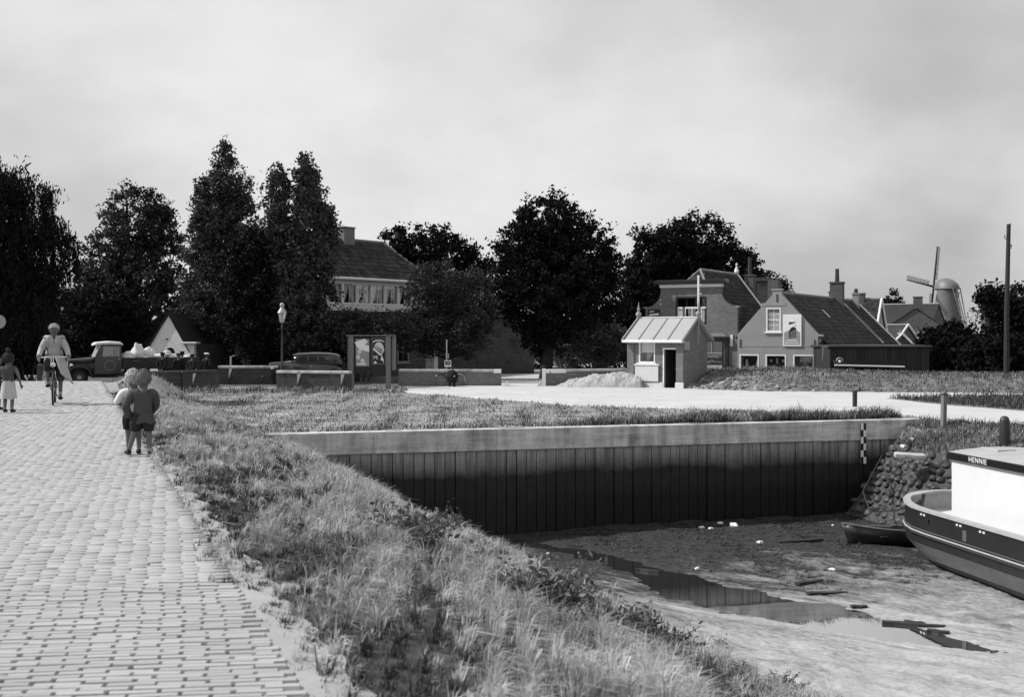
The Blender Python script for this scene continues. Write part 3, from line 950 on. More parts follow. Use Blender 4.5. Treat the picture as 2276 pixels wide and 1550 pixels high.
# embankment, verge and side bank
N = 60000
X = g1.uniform(7.6, 33, N); Y = g1.uniform(53.5, 66, N)
Z = embz(X, Y)
nz = wob(X, Y, 2.0, 7)*.7 + wob(X, Y, .8, 1)*.5
ok = in_view(X, Y, .50) & (Z > .06) & (g1.random(N) < np.clip(.6 + .5*nz, .15, 1)) & ((X > 13) | (Z > .4) | (g1.random(N) < .3))
X, Y, Z, nz = X[ok], Y[ok], Z[ok], nz[ok]; n = len(X)
dk = g1.random(n) < np.clip(.66 - .45*nz, .2, .92)
for nm, k, mt, lb in (('embankment_grass', dk, 'grass_dark', 'dark coarse grass over the embankment'), ('embankment_tufts', ~dk, 'grass_field', 'pale tufts scattered over the embankment')):
    patch_grass(nm, X[k], Y[k], Z[k], .07 + .14*g1.random(k.sum()), .022 + .015*g1.random(k.sum()), mt, lb, g1)
N = 16000
X = g1.uniform(15.5, 26, N); Y = g1.uniform(36, 51, N)
ok = in_poly(X, Y, ipts) & in_view(X, Y, .5); X, Y = X[ok], Y[ok]; n = len(X)
patch_grass('verge_grass', X, Y, np.full(n, .07), .14 + .24*g1.random(n)*np.clip(.6 + wob(X, Y, 2, 4), .2, 1.2), .022 + .01*g1.random(n), 'grass_dark', 'dark grass growing on the verge between the lanes', g1)
N = 9000
u = g1.uniform(0, 2.6, N); v = g1.uniform(0, 1.02, N)
pts = np.array([pl(TOP, a).lerp(pl(MID, a), min(b, 1)) + Vector((0, 0, .10*math.sin(math.pi*min(b, 1)))) for a, b in zip(u, v)])
dk = g1.random(N) < .62
for nm, k, mt, lb in (('side_bank_grass', dk, 'grass_dark', 'dark grass on the slope above the stone revetment'), ('side_bank_tufts', ~dk, 'grass_field', 'pale grass on the slope above the stone revetment')):
    patch_grass(nm, pts[k, 0], pts[k, 1], pts[k, 2], .08 + .14*g1.random(k.sum()), .014 + .01*g1.random(k.sum()), mt, lb, g1)
# weed drifts on the mud
N = 60000
X = g1.uniform(-2, 14, N); Y = g1.uniform(21, 37, N)
nz = wob(X*.55, Y*1.7, 1.6, 8) + .55*wob(X, Y, .55, 2) + .5*np.clip(1 + b_of(X, Y)/9, -.6, 1)
ok = (b_of(X, Y) < -.3) & (nz > .62) & (b_of(X, Y) > -9.5) & (mudz(X, Y) > ZW + .03) & (s_of(X, Y) > 9.3); X, Y = X[ok], Y[ok]; n = len(X)
V, Fa = blades(np.stack([X, Y, mudz(X, Y)], -1), .03 + .05*g1.random(n), .016 + .016*g1.random(n), (2.6, -.9), g1)
o = raw_mesh('seaweed', V, Fa, M['grass_dark']); put(o, 'dark strands of seaweed stranded on the mud', 'seaweed', kind='stuff')
# ================================================================== trees
def leaves(C, size, rng, asp=.55, droop=0.0, up=0.0):
    """C (n,3) -> diamond leaves"""
    n = len(C)
    a = rng.normal(0, 1, (n, 3)); a[:, 2] = a[:, 2]*(1-.4*abs(up)) + up*1.4 - droop*1.6
    a /= np.linalg.norm(a, axis=1)[:, None]
    b = np.cross(a, rng.normal(0, 1, (n, 3))); b /= np.linalg.norm(b, axis=1)[:, None] + 1e-9
    L = (size*(.6 + .8*rng.random(n)))[:, None]
    V = np.stack([C - a*L*.5, C + b*L*asp*.5, C + a*L*.5, C - b*L*asp*.5], 1).reshape(-1, 3)
    return V, np.arange(n*4).reshape(n, 4)

def crown_points(lobes, nclump, per, cr, rng, shell=.62, stretch=1.0):
    L = np.array([l[:6] for l in lobes]); w = np.array([l[6] if len(l) > 6 else l[3]*l[5] for l in lobes]); w = w/w.sum()
    k = rng.choice(len(L), nclump, p=w)
    d = rng.normal(0, 1, (nclump, 3)); d /= np.linalg.norm(d, axis=1)[:, None]
    r = np.where(rng.random(nclump) < .72, shell + (1-shell)*np.sqrt(rng.random(nclump)), rng.random(nclump)**.5*.8)
    c = L[k, :3] + d*r[:, None]*L[k, 3:6]
    P = np.repeat(c, per, 0)
    sz = np.repeat(cr*rng.uniform(.6, 1.3, nclump), per)
    off = rng.normal(0, 1, (nclump*per, 3)); off /= np.linalg.norm(off, axis=1)[:, None]
    off *= (rng.random(nclump*per)**.45*sz)[:, None]
    off[:, 2] *= .75*stretch
    out_ = np.repeat(d, per, 0); al = rng.random(nclump*per)**2*np.repeat(rng.random(nclump) < .5, per)*sz
    off += out_*(al*1.3)[:, None]
    return P + off, c

def trunk(mb, base, top, r0, r1, rng, limbs=(), lr=.4):
    base, top = Vector(base), Vector(top)
    pts = [base + (top-base)*k + Vector((rng.normal(0, .06), rng.normal(0, .06), 0))*(k > 0) for k in (0, .06, .3, .55, .8, 1)]
    mb.tube(pts, [r0*1.45, r0*1.05, r0*.9, r0*.7, r0*.45, r1], 9)
    for f, tip in limbs:
        a = base.lerp(top, f); tip = Vector(tip)
        m = a.lerp(tip, .5) + Vector((0, 0, -.06*(tip-a).length))
        rr_ = r0*(1-f*.6)*lr
        mb.tube([a, m, tip], [rr_, rr_*.6, rr_*.15], 6)

def tree(name, label, base, lobes, seed, nclump=330, per=46, leaf=.27, cr=.5, mat='leaf_dark', r0=.28, h=None, up=0., droop=0., shell=.62, stretch=1., group=None, asp=.55, trunk_top=None):
    rng = np.random.default_rng(seed)
    b = Vector(base)
    t = empty(name, b, label=label, category='tree', group=group)
    P, c = crown_points(lobes, int(nclump*1.75), per, cr*.92, rng, shell, stretch)
    V, Q = leaves(P, leaf*.86, rng, asp, droop, up)
    raw_mesh('crown', V, Q, M[mat], t)
    mb = MB()
    zt = trunk_top or max(l[2] + l[5]*.5 for l in lobes)
    lx = np.mean([l[0] for l in lobes])
    pick = rng.choice(len(c), min(26, len(c)), replace=False)
    limbs = [(float(np.clip(rng.uniform(.25, .75), 0, .95)), tuple(c[i])) for i in pick]
    limbs = [(min(f, max(.12, (tp[2]-.4)/zt*.75)), tp) for f, tp in limbs]
    trunk(mb, (0, 0, -.15), (lx, 0, zt), r0, r0*.2, rng, limbs)
    mb.obj('trunk', M['bark'], t, True)
    return t

def bush(name, label, base, lobes, seed, nclump=90, per=46, leaf=.2, cr=.35, mat='leaf_mid', cat='bush', group=None, up=0., asp=.55):
    rng = np.random.default_rng(seed)
    t = empty(name, base, label=label, category=cat, group=group)
    P, c = crown_points(lobes, int(nclump*1.4), per, cr, rng, .5)
    P = P[P[:, 2] > -.1]
    V, Q = leaves(P, leaf, rng, asp, 0, up)
    raw_mesh('foliage', V, Q, M[mat], t)
    mb = MB()
    for i in range(7):
        k = c[rng.integers(len(c))]
        mb.tube([(k[0]*.15, k[1]*.15, -.1), (k[0]*.5, k[1]*.5, max(k[2]*.5, .1)), tuple(k)], [.05, .03, .01], 5)
    mb.obj('stem', M['bark'], t)
    return t

# weeping willow at the far left
def willow():
    rng = np.random.default_rng(3)
    base = px(10, 0, 47); base.z = 0
    t = empty('willow_tree', base, label='dark weeping willow with hanging branches at the left edge', category='tree')
    starts = []
    lob = [(-1.9, 0, 8.4, 2.5, 2.3, 1.3), (-.1, .2, 8.3, 1.7, 2.0, 1.1), (1.35, .1, 6.6, 1.25, 1.6, .8), (-2.2, 0, 6.6, 3, 2.4, 1.4), (.6, 0, 5.2, 1.5, 1.8, .8), (-1, -.5, 4.6, 3.0, 2, 1.0)]
    P = []
    for l in lob:
        n = int(60*l[3])
        d = rng.normal(0, 1, (n, 3)); d /= np.linalg.norm(d, axis=1)[:, None]; d[:, 2] = np.abs(d[:, 2])*.9
        s = np.array(l[:3]) + d*np.array(l[3:6])
        for q in s:
            ln = rng.uniform(1.2, 3.2)*(1.0 if q[2] > 4.4 else .9)
            ln = min(ln, q[2]-1.2)
            k = rng.integers(46, 80)
            u = rng.random(k)
            o_ = q[:2] - np.array([-.8, 0])
            sway = .16*np.array([np.sign(o_[0])*.7 + .3, o_[1]*.2])
            pts = np.stack([q[0] + sway[0]*np.sin(u*2.2)*ln*.5 + rng.normal(0, .05, k) + .10*(1-u)*rng.normal(0, 1, k), q[1] + rng.normal(0, .07, k), q[2] - u*ln + .08*rng.normal(0, 1, k)], -1)
            P.append(pts)
        nI = int(16*l[3])
        pi, _ = crown_points([l], nI*2, 55, .45, rng, .3)
        P.append(pi)
    P = np.concatenate(P)
    V, Q = leaves(P, .20, rng, .26, 1.2)
    raw_mesh('crown', V, Q, M['leaf_dark'], t)
    mb = MB()
    trunk(mb, (-.9, 0, -.2), (-.9, 0, 7.0), .42, .1, rng, [(.35, (1.2, 0, 6.4)), (.4, (-3, .2, 7.2)), (.5, (.3, .3, 8.4)), (.3, (.9, -.4, 5.2)), (.6, (-2, 0, 9))])
    mb.obj('trunk', M['bark'], t, True)
willow()

def W3(pxx, d):
    return ((pxx - CX)/F*d, d, 0)
# round leafy tree behind the truck
d = 74.0; k = F/d
def lobe(x0, x1, y0, y1, d, bx, ry=None, w=None):
    """ellipsoid lobe from its photo extent, relative to a trunk at column bx"""
    s = d/F
    rx, rz = (x1-x0)/2*s, (y1-y0)/2*s
    l = [((x0+x1)/2 - bx)*s, 0.0, EYE + (HZ - (y0+y1)/2)*s, rx, ry or rx*.9, rz]
    return tuple(l + ([w] if w else []))
tree('lime_tree', 'broad round leafed tree standing behind the loaded truck', W3(300, 84),
     [lobe(235, 375, 413, 560, 84, 300), lobe(175, 300, 500, 700, 84, 300), lobe(290, 408, 470, 660, 84, 300), lobe(180, 420, 560, 740, 84, 300), lobe(150, 260, 600, 760, 84, 300)], 11, 470, 46, .27, .5, 'leaf_mid', .35)
tree('poplar_tree', 'tallest pointed poplar left of the street lamp', W3(490, 76),
     [lobe(450, 540, 370, 600, 76, 490), lobe(476, 526, 318, 470, 76, 490), lobe(412, 490, 440, 720, 76, 490), lobe(505, 568, 385, 640, 76, 490), lobe(428, 476, 390, 560, 76, 490), lobe(400, 578, 560, 800, 76, 490)], 12, 560, 46, .25, .42, 'leaf_grey', .32, up=.25, stretch=1.5, shell=.55)
tree('poplar_tree', 'forked poplar with a split top beside the tiled house', W3(665, 67),
     [lobe(595, 640, 364, 560, 67, 665), lobe(655, 722, 380, 600, 67, 665), lobe(658, 698, 344, 470, 67, 665, w=.8), lobe(700, 745, 430, 620, 67, 665), lobe(580, 690, 480, 760, 67, 665), lobe(600, 745, 560, 800, 67, 665)], 13, 560, 46, .25, .40, 'leaf_grey', .34, up=.25, stretch=1.5, shell=.55)
tree('poplar_tree', 'slim dark poplar in the gap between the two tall poplars', W3(575, 79),
     [lobe(530, 620, 500, 700, 79, 575), lobe(510, 640, 600, 800, 79, 575)], 14, 260, 46, .26, .45, 'leaf_dark', .25, up=.2)
tree('chestnut_tree', 'wide dark chestnut behind the tiled house roof', W3(985, 98),
     [lobe(835, 930, 508, 600, 98, 985), lobe(880, 1050, 500, 680, 98, 985), lobe(1000, 1100, 545, 760, 98, 985), lobe(840, 1000, 560, 760, 98, 985)], 15, 430, 44, .36, .62, 'leaf_dark', .4)
tree('acacia_tree', 'feathery dark tree overlapping the right end of the veranda house', W3(1000, 70),
     [lobe(900, 1040, 585, 700, 70, 1000), lobe(925, 1100, 640, 800, 70, 1000), lobe(880, 990, 690, 790, 70, 1000), lobe(1010, 1100, 600, 740, 70, 1000)], 16, 330, 46, .22, .48, 'leaf_mid', .22, asp=.4)
tree('elm_tree', 'big dome shaped dark elm with a bare lower trunk beside the lane', W3(1214, 72),
     [lobe(1140, 1310, 441, 590, 72, 1214), lobe(1097, 1240, 490, 690, 72, 1214), lobe(1210, 1372, 490, 690, 72, 1214), lobe(1100, 1390, 560, 740, 72, 1214), lobe(1150, 1270, 690, 785, 72, 1214)], 17, 640, 50, .27, .5, 'leaf_dark', .36)
tree('chestnut_tree', 'large dark chestnut rising behind the curved gable house', W3(1545, 100),
     [lobe(1390, 1560, 500, 660, 100, 1545), lobe(1440, 1640, 480, 620, 100, 1545), lobe(1560, 1690, 545, 690, 100, 1545), lobe(1385, 1500, 570, 700, 100, 1545), lobe(1430, 1620, 540, 700, 100, 1545)], 18, 520, 44, .36, .62, 'leaf_dark', .45)
tree('garden_tree', 'small dark tree left of the curved gable house', W3(1420, 80),
     [lobe(1385, 1450, 620, 720, 80, 1420), lobe(1370, 1440, 660, 800, 80, 1420)], 19, 150, 44, .26, .45, 'leaf_dark', .16)
tree('leafy_tree', 'loose leafed tree behind the telegraph pole', W3(2245, 70),
     [lobe(2180, 2310, 640, 720, 70, 2245), lobe(2200, 2330, 690, 800, 70, 2245), lobe(2170, 2225, 640, 680, 70, 2245, w=.4), lobe(2150, 2260, 745, 825, 70, 2245)], 20, 230, 44, .24, .42, 'leaf_dark', .16)
# understorey
bush('shrub', 'dark shrubbery left of the white gabled cottage', W3(215, 78), [lobe(110, 310, 640, 800, 78, 215)], 31, 220, 46, .24, .5, 'leaf_dark')
bush('shrub', 'dark thicket under the willow behind the cyclist', W3(60, 58), [lobe(-60, 110, 640, 800, 58, 60)], 32, 260, 46, .24, .5, 'leaf_dark')
bush('shrub', 'dark bushes behind the men beside the truck', W3(500, 80), [lobe(425, 600, 660, 810, 80, 500), lobe(560, 720, 680, 800, 80, 500)], 33, 260, 46, .26, .5, 'leaf_dark')
bush('clipped_tree', 'low spreading clipped trees in front of the veranda house', W3(800, 67), [lobe(715, 850, 690, 765, 67, 800), lobe(800, 945, 695, 760, 67, 800)], 34, 210, 46, .2, .42, 'leaf_mid', 'tree', asp=.4)
bush('shrub', 'grey leafed rounded bush between the elm and the small brick office', W3(1320, 76), [lobe(1235, 1400, 700, 820, 76, 1320), lobe(1225, 1300, 740, 825, 76, 1320)], 35, 210, 46, .2, .42, 'leaf_pale')
bush('shrub', 'dark bush left of the elm trunk by the lane', W3(1150, 82), [lobe(1095, 1190, 710, 830, 82, 1150)], 36, 130, 44, .22, .42, 'leaf_pale')
bush('hedge', 'broad dark hedge below the windmill', W3(2110, 74), [lobe(2045, 2180, 720, 835, 74, 2110), lobe(2000, 2100, 770, 835, 74, 2110)], 37, 230, 46, .24, .45, 'leaf_dark', 'hedge')
bush('hedge', 'dark hedge at the right edge behind the embankment', W3(2230, 66), [lobe(2140, 2330, 750, 840, 66, 2230)], 38, 180, 46, .24, .42, 'leaf_dark', 'hedge')
bush('shrub', 'dark tall bush between the two poplars behind the lamp', W3(560, 66), [lobe(505, 625, 560, 810, 66, 560), lobe(520, 600, 500, 700, 66, 560)], 40, 230, 46, .24, .45, 'leaf_dark')
bush('shrub', 'dark mass of shrubs closing the lane behind the wall gap', W3(1170, 95), [lobe(1090, 1260, 720, 815, 95, 1170), lobe(1230, 1420, 690, 815, 95, 1170)], 39, 260, 44, .3, .6, 'leaf_dark')
for i, (x0, x1, y0, dd, lab) in enumerate(((-90, 130, 690, 66, 'dark hedge behind the girls at the left edge'), (110, 325, 690, 84, 'dark hedge left of the white cottage'), (-100, 240, 640, 105, 'far dark thicket behind the willow'), (220, 480, 640, 105, 'far dark thicket behind the white cottage'), (420, 700, 640, 100, 'far dark thicket behind the poplars'), (560, 760, 700, 70, 'dark hedge at the foot of the forked poplar'), (420, 570, 700, 82, 'dark hedge at the foot of the tallest poplar'), (850, 1120, 660, 112, 'far dark thicket behind the veranda house'), (1380, 1480, 690, 90, 'dark hedge left of the curved gable house'), (2040, 2330, 740, 100, 'far dark hedge below the chimney stack at right'))):
    bush('hedge', lab, W3((x0+x1)/2, dd), [lobe(x0, x0+(x1-x0)*.5, y0+10, 830, dd, (x0+x1)/2), lobe(x0+(x1-x0)*.3, x0+(x1-x0)*.75, y0-8, 830, dd, (x0+x1)/2), lobe(x0+(x1-x0)*.55, x1, y0+14, 830, dd, (x0+x1)/2)], 80+i, 190, 44, .30, .55, 'leaf_dark', 'hedge')
for i, (x0, x1, y0, dd, lab) in enumerate(((1640, 1760, 600, 118, 'dark tree behind the brick chimney stack'), (720, 900, 640, 96, 'dark tree seen left of the veranda house'), (1960, 2010, 640, 190, 'small pointed far tree between the distant roofs'))):
    tree('background_tree', lab, W3((x0+x1)/2, dd), [lobe(x0, x1, y0, 800, dd, (x0+x1)/2)], 45+i, 150, 40, .36, .6, 'leaf_dark', .2)

# ================================================================== buildings
def frame(loc, a):
    return loc, -R(a)

def tiles(mb, O, U, Vd, lu, lv, tw=.25, th=.30, keep=None, rng=None):
    """rows of pantiles on a slope: O corner at the eave, U along the eave, Vd up the slope"""
    U, Vd, O = Vector(U).normalized(), Vector(Vd).normalized(), Vector(O)
    Nn = U.cross(Vd).normalized()
    nu, nv = int(lu/tw), int(lv/th)
    tw, th = lu/nu, lv/nv
    for j in range(nv):
        for i in range(nu):
            if keep and not keep((i+.5)*tw, (j+.5)*th): continue
            lift = .035 + rng.uniform(-.008, .008)
            pts = []
            for (v, hgt) in ((j*th - .03, lift), (j*th + th, .012)):
                for q, w in ((0, .0), (.35, .035), (.7, .01), (1.0, .03)):
                    pts.append(O + U*((i+q)*tw) + Vd*v + Nn*(hgt + w*.8))
            lip = [O + U*((i+q)*tw) + Vd*(j*th - .03) for q in (0, .35, .7, 1.0)]
            mb.add(pts + lip, [(0,1,5,4),(1,2,6,5),(2,3,7,6),(8,9,1,0),(9,10,2,1),(10,11,3,2)])
trng = random.Random(77)

def window(t, x0, x1, z0, z1, y=0., fw=.07, bars=(1, 1), fmat='paint_white', curtain=None, deep=.10, glass='glass', sill=True, rail=None):
    """sash window set in an opening of the wall (front at y, looking -y)"""
    w = MB()
    w.box(x0, x0+fw, y-.015, y+deep, z0, z1); w.box(x1-fw, x1, y-.015, y+deep, z0, z1)
    w.box(x0+fw, x1-fw, y-.015, y+deep, z1-fw, z1); w.box(x0+fw, x1-fw, y-.015, y+deep, z0, z0+fw)
    f = w.obj('window', M[fmat], t)
    nx, nz = bars
    for i in range(nx):
        for j in range(nz):
            a0 = x0+fw+(x1-x0-2*fw)*i/nx; a1 = x0+fw+(x1-x0-2*fw)*(i+1)/nx
            c0 = z0+fw+(z1-z0-2*fw)*j/nz; c1 = z0+fw+(z1-z0-2*fw)*(j+1)/nz
            MB().box(a0+.012, a1-.012, y+deep*.6, y+deep*.6+.006, c0+.012, c1-.012).obj('pane', M[glass], f)
    b = MB()
    for i in range(1, nx):
        a0 = x0+fw+(x1-x0-2*fw)*i/nx; b.box(a0-.014, a0+.014, y+deep*.45, y+deep*.75, z0+fw, z1-fw)
    for j in range(1, nz):
        c0 = z0+fw+(z1-z0-2*fw)*j/nz; k = .03 if rail == j else .014; b.box(x0+fw, x1-fw, y+deep*.43, y+deep*.77, c0-k, c0+k)
    if b.v: b.obj('glazing_bar', M[fmat], f)
    if sill:
        MB().box(x0-.10, x1+.10, y-.09, y+.02, z0-.08, z0-.005).obj('sill', M[fmat], f)
    MB().box(x0+.01, x1-.01, y+deep+.32, y+deep+.34, z0, z1).obj('interior', M['interior'], f)
    if curtain:
        for (u0, u1, w0, w1) in curtain:
            drape(x0+fw+(x1-x0-2*fw)*u0, x0+fw+(x1-x0-2*fw)*u1, z0+fw+(z1-z0-2*fw)*w0, z0+fw+(z1-z0-2*fw)*w1, y+deep+.05).obj('curtain', M['curtain'], f, True)
    return f

def drape(x0, x1, z0, z1, y, pinch=None):
    """a hanging curtain: waves in y; pinch = 'l'/'r' gathers its lower end to that side"""
    mb = MB(); n, m = 18, 6
    vs, fs = [], []
    for i in range(m+1):
        f = i/m
        for j in range(n+1):
            u = j/n
            xa, xb = x0, x1
            if pinch == 'l': xb = x1 - (x1-x0)*.62*f**1.6
            if pinch == 'r': xa = x0 + (x1-x0)*.62*f**1.6
            vs.append((xa+(xb-xa)*u, y + .025*math.sin(u*23) + .01*math.sin(u*51), z1-(z1-z0)*f))
    for i in range(m):
        for j in range(n):
            a = i*(n+1)+j; fs.append((a, a+1, a+n+2, a+n+1))
    return mb.add(vs, fs)

def text_mesh(body, size, mat, parent, loc, rot=(R(90), 0, 0), name='lettering', ext=.004, align='CENTER', sx=1.0, sp=1.0):
    cu = bpy.data.curves.new('txt', 'FONT'); cu.body = body; cu.size = size; cu.extrude = ext
    cu.space_character = sp; cu.align_x = align; cu.align_y = 'CENTER'
    ob = bpy.data.objects.new('txt', cu); COL.objects.link(ob)
    bpy.context.view_layer.update()
    me = bpy.data.meshes.new_from_object(ob.evaluated_get(bpy.context.evaluated_depsgraph_get()))
    bpy.data.objects.remove(ob)
    me.materials.clear(); me.materials.append(mat)
    o = bpy.data.objects.new(name, me); COL.objects.link(o); o.parent = parent; o.location = loc; o.rotation_euler = rot; o.scale = (sx, 1, 1)
    return o

def chimney(t, x, y, z0, z1, w=.5, dd=.45, pot=None, mat='brick_far', name='chimney'):
    mb = MB().box(x-w/2, x+w/2, y-dd/2, y+dd/2, z0, z1-.09)
    mb.box(x-w/2-.05, x+w/2+.05, y-dd/2-.05, y+dd/2+.05, z1-.09, z1)
    c = mb.obj(name, M[mat], t)
    if pot:
        p = MB().lathe([(.15, 0), (.13, pot*.5), (.12, pot), (.09, pot), (.09, pot-.08)], 10, (x, y, z1)).obj('chimney_pot', M['tile_mid'], c)
    return c

# ---- small brick harbour office
A_SH = 37
sh = empty('brick_office', gp(1397, 862.5), -R(A_SH), 'small brick harbour office with pale zinc saddle roof and open door', 'building')
LW, LD = 3.12, 2.6
doorx0, doorx1, wx0, wx1 = 2.08, 2.80, .62, 1.55
MB().prism([(0, 0), (LW, 0), (LW, 2.42), (0, 2.42)], .0, .2, [[(wx0, 1.30), (wx1, 1.30), (wx1, 2.36), (wx0, 2.36)], [(doorx0, .06), (doorx1, .06), (doorx1, 1.98), (doorx0, 1.98)]]).obj('front_wall', M['brick_shed'], sh)
for x0, nm in ((0.0, 'left_wall'), (LW-.2, 'right_wall')):
    o = MB().prism([(.202, 0), (LD, 0), (LD, 2.42), (LD/2+.1, 3.5), (.202, 2.42+.05)], 0, .2).obj(nm.split('_')[1] and 'side_wall', M['brick_shed'], sh)
    o.rotation_euler = (0, 0, R(90)); o.location = (x0+.2, 0, 0)
MB().box(.2, LW-.2, LD-.2, LD, 0, 2.42).obj('back_wall', M['brick_shed'], sh)
for x0, x1 in ((-.06, .38), (LW-.38, LW+.06), (wx1+.45, doorx0-.09)):
    pass
for x0, x1 in ((-.05, .34), (LW-.34, LW+.05)):
    MB().box(x0, x1, -.06, -.002, .34, 2.40).obj('corner_pier', M['brick_shed'], sh)
    MB().box(x0-.03, x1+.03, -.10, -.003, -.05, .34, ch=.015).obj('plinth', M['concrete_light'], sh)
MB().box(.36, 2.02, -.045, -.003, -.05, .33, ch=.01).obj('plinth', M['concrete_light'], sh)
nb_ = MB().box(.44, 1.78, -.10, -.048, .36, 1.14, ch=.01).obj('notice_panel', M['concrete_light'], sh)
MB().box(.40, 1.84, -.13, -.047, 1.15, 1.24, ch=.01).obj('panel_cap', M['concrete_light'], sh)
window(sh, wx0, wx1, 1.30, 2.36, 0, .06, (1, 2), curtain=[(.02, .98, .52, 1.0)])
drape(wx0+.35, wx1-.25, 1.42, 1.78, .16, 'l').obj('window_cloth', M['cloth_light'], sh)
fr = MB(); fr.box(doorx0-.07, doorx0, -.02, .12, .0, 2.05); fr.box(doorx0, doorx1+.04, -.02, .12, 1.98, 2.05); fr.box(doorx1, doorx1+.04, -.02, .12, .0, 1.98)
fr.obj('door_frame', M['paint_white'], sh)
dr = MB().box(0, .70, -.022, .022, .05, 1.96).obj('door', M['paint_black'], sh); dr.location = (doorx0+.02, .16, 0); dr.rotation_euler = (0, 0, R(70))
MB().tube([(.60, -.05, 1.0), (.50, -.06, 1.0)], .012, 6).obj('door_handle', M['iron_light'], dr)
MB().box(doorx0-.02, doorx1+.02, -.14, .2, -.02, .06, ch=.01).obj('doorstep', M['concrete_light'], sh)
MB().box(.21, LW-.21, .9, .93, 0, 2.4).obj('interior', M['interior'], sh)
# zinc roof
zr, ze = 3.58, 2.44
ov = .18
def slope_panel(mb, x0, x1, y0, z0, y1, z1, th=.03):
    mb.add([(x0,y0,z0),(x1,y0,z0),(x1,y1,z1),(x0,y1,z1),(x0,y0,z0-th),(x1,y0,z0-th),(x1,y1,z1-th),(x0,y1,z1-th)], [(0,1,2,3),(7,6,5,4),(0,4,5,1),(1,5,6,2),(2,6,7,3),(3,7,4,0)])
    return mb
nP = 4
for side in (0, 1):
    for i in range(nP):
        x0 = -ov+.06+(LW+2*ov-.12)*i/nP; x1 = -ov+.06+(LW+2*ov-.12)*(i+1)/nP
        if side == 0: slope_panel(MB(), x0+.008, x1-.008, -.26, ze, LD/2, zr).obj('roof_panel', M['zinc'], sh)
        else: slope_panel(MB(), x0+.008, x1-.008, LD+.26, ze, LD/2, zr).obj('roof_panel', M['zinc'], sh)
for i in range(1, nP):
    x = -ov+.06+(LW+2*ov-.12)*i/nP
    slope_panel(MB(), x-.022, x+.022, -.25, ze+.055, LD/2-.05, zr+.0, .05).obj('roof_seam', M['zinc_dark'], sh)
MB().tube([(-ov, LD/2, zr+.01), (LW+ov, LD/2, zr+.01)], .05, 8).obj('ridge', M['zinc'], sh)
MB().box(-ov, LW+ov, -.36, -.255, ze-.13, ze+.01, ch=.02).obj('gutter', M['paint_white'], sh)
MB().box(-ov+.05, LW+ov-.05, -.25, -.005, ze-.12, ze-.03).obj('soffit', M['paint_cream'], sh)
for xv in (-ov-.03, LW+ov-.03):
    for (y0, z0_, y1, z1_) in ((-.36, ze-.02, LD/2, zr+.10), (LD+.36, ze-.02, LD/2, zr+.10)):
        mb = MB(); mb.add([(xv,y0,z0_-.10),(xv+.06,y0,z0_-.10),(xv+.06,y1,z1_-.14),(xv,y1,z1_-.14),(xv,y0,z0_+.06),(xv+.06,y0,z0_+.06),(xv+.06,y1,z1_),(xv,y1,z1_)], [(0,1,2,3),(4,7,6,5),(0,4,5,1),(1,5,6,2),(2,6,7,3),(3,7,4,0)])
        mb.obj('barge_board', M['paint_grey'], sh)
    fi = MB().lathe([(.10, 0), (.12, .08), (.16, .16), (.13, .26), (.06, .30), (.05, .36), (.09, .42), (.05, .50), (.015, .74), (0.004, .84)], 10, (xv+.03, LD/2, zr+.02)).obj('finial', M['paint_grey'], sh, True)
MB().box(LW+ov-.01, LW+ov+.03, LD/2-.03, LD/2+.03, 2.25, 3.45).obj('hanging_post', M['paint_grey'], sh)
MB().box(LW+.01, LW+.06, .08, .62, 1.95, 2.38).obj('side_sign', M['plaster'], sh)
fp = empty('flagpole', sh.matrix_basis @ Vector((LW-.08, LD/2+.5, 0)), label='short white flagpole behind the brick office ridge', category='pole')
MB().tube([(0, 0, 0), (0, 0, 3), (0, 0, 5.62)], [.06, .055, .05], 8).obj('mast', M['paint_white'], fp)
MB().ball((0, 0, 5.66), .07, 8, 6).obj('truck_cap', M['paint_white'], fp)
for z_ in (5.2, 4.75):
    MB().lathe([(.02, 0), (.05, .04), (.02, .1)], 8, (.11, 0, z_)).obj('insulator', M['paint_white'], fp)

# ---- curved gable house with the barber's shop
A_H = 30
def hpt(pxx, d): return Vector(((pxx-CX)/F*d, d, 0))
ca = hpt(1535, 70)
cafe = empty('curved_gable_house', ca, -R(A_H), 'brick house with curved shoulder gable, white cornice and barber shop front', 'building')
def arc(cx, cz, r, a0, a1, n=9): return [(cx+r*math.cos(R(a0+(a1-a0)*i/n)), cz+r*math.sin(R(a0+(a1-a0)*i/n))) for i in range(n+1)]
outer = [(-2.9, 0), (2.9, 0), (2.9, 4.35)] + arc(2.85, 5.30, .93, -90, -178) + [(1.9, 5.52), (-1.9, 5.52)] + arc(-2.85, 5.30, .93, -2, -90) + [(-2.9, 4.35)]
uw = (-.95, .98, 3.35, 4.98); shf = (.88, 2.05, .1, 2.42)
MB().prism(outer, 0, .28, [[(uw[0], uw[2]), (uw[1], uw[2]), (uw[1], uw[3]), (uw[0], uw[3])], [(shf[0], shf[2]), (shf[1], shf[2]), (shf[1], shf[3]), (shf[0], shf[3])]]).obj('front_wall', M['brick_wall'], cafe)
for sgn in (-1, 1):
    pts = [(sgn*x, z) for x, z in arc(2.85, 5.30, .93, -90, -178)]
    mb = MB(); mb.tube([(p[0], .12, p[1]) for p in pts] , .06, 6); mb.obj('gable_coping', M['brick_dark'], cafe)
    MB().box(min(sgn*2.80, sgn*3.0), max(sgn*2.80, sgn*3.0), -.05, .30, 4.30, 4.40).obj('shoulder_stone', M['plaster'], cafe)
MB().box(-1.95, 1.95, -.10, .30, 5.525, 5.74, ch=.02).obj('cornice', M['paint_white'], cafe)
MB().box(-2.25, 2.25, -.30, .40, 5.745, 5.98, ch=.03).obj('fascia', M['paint_black'], cafe)
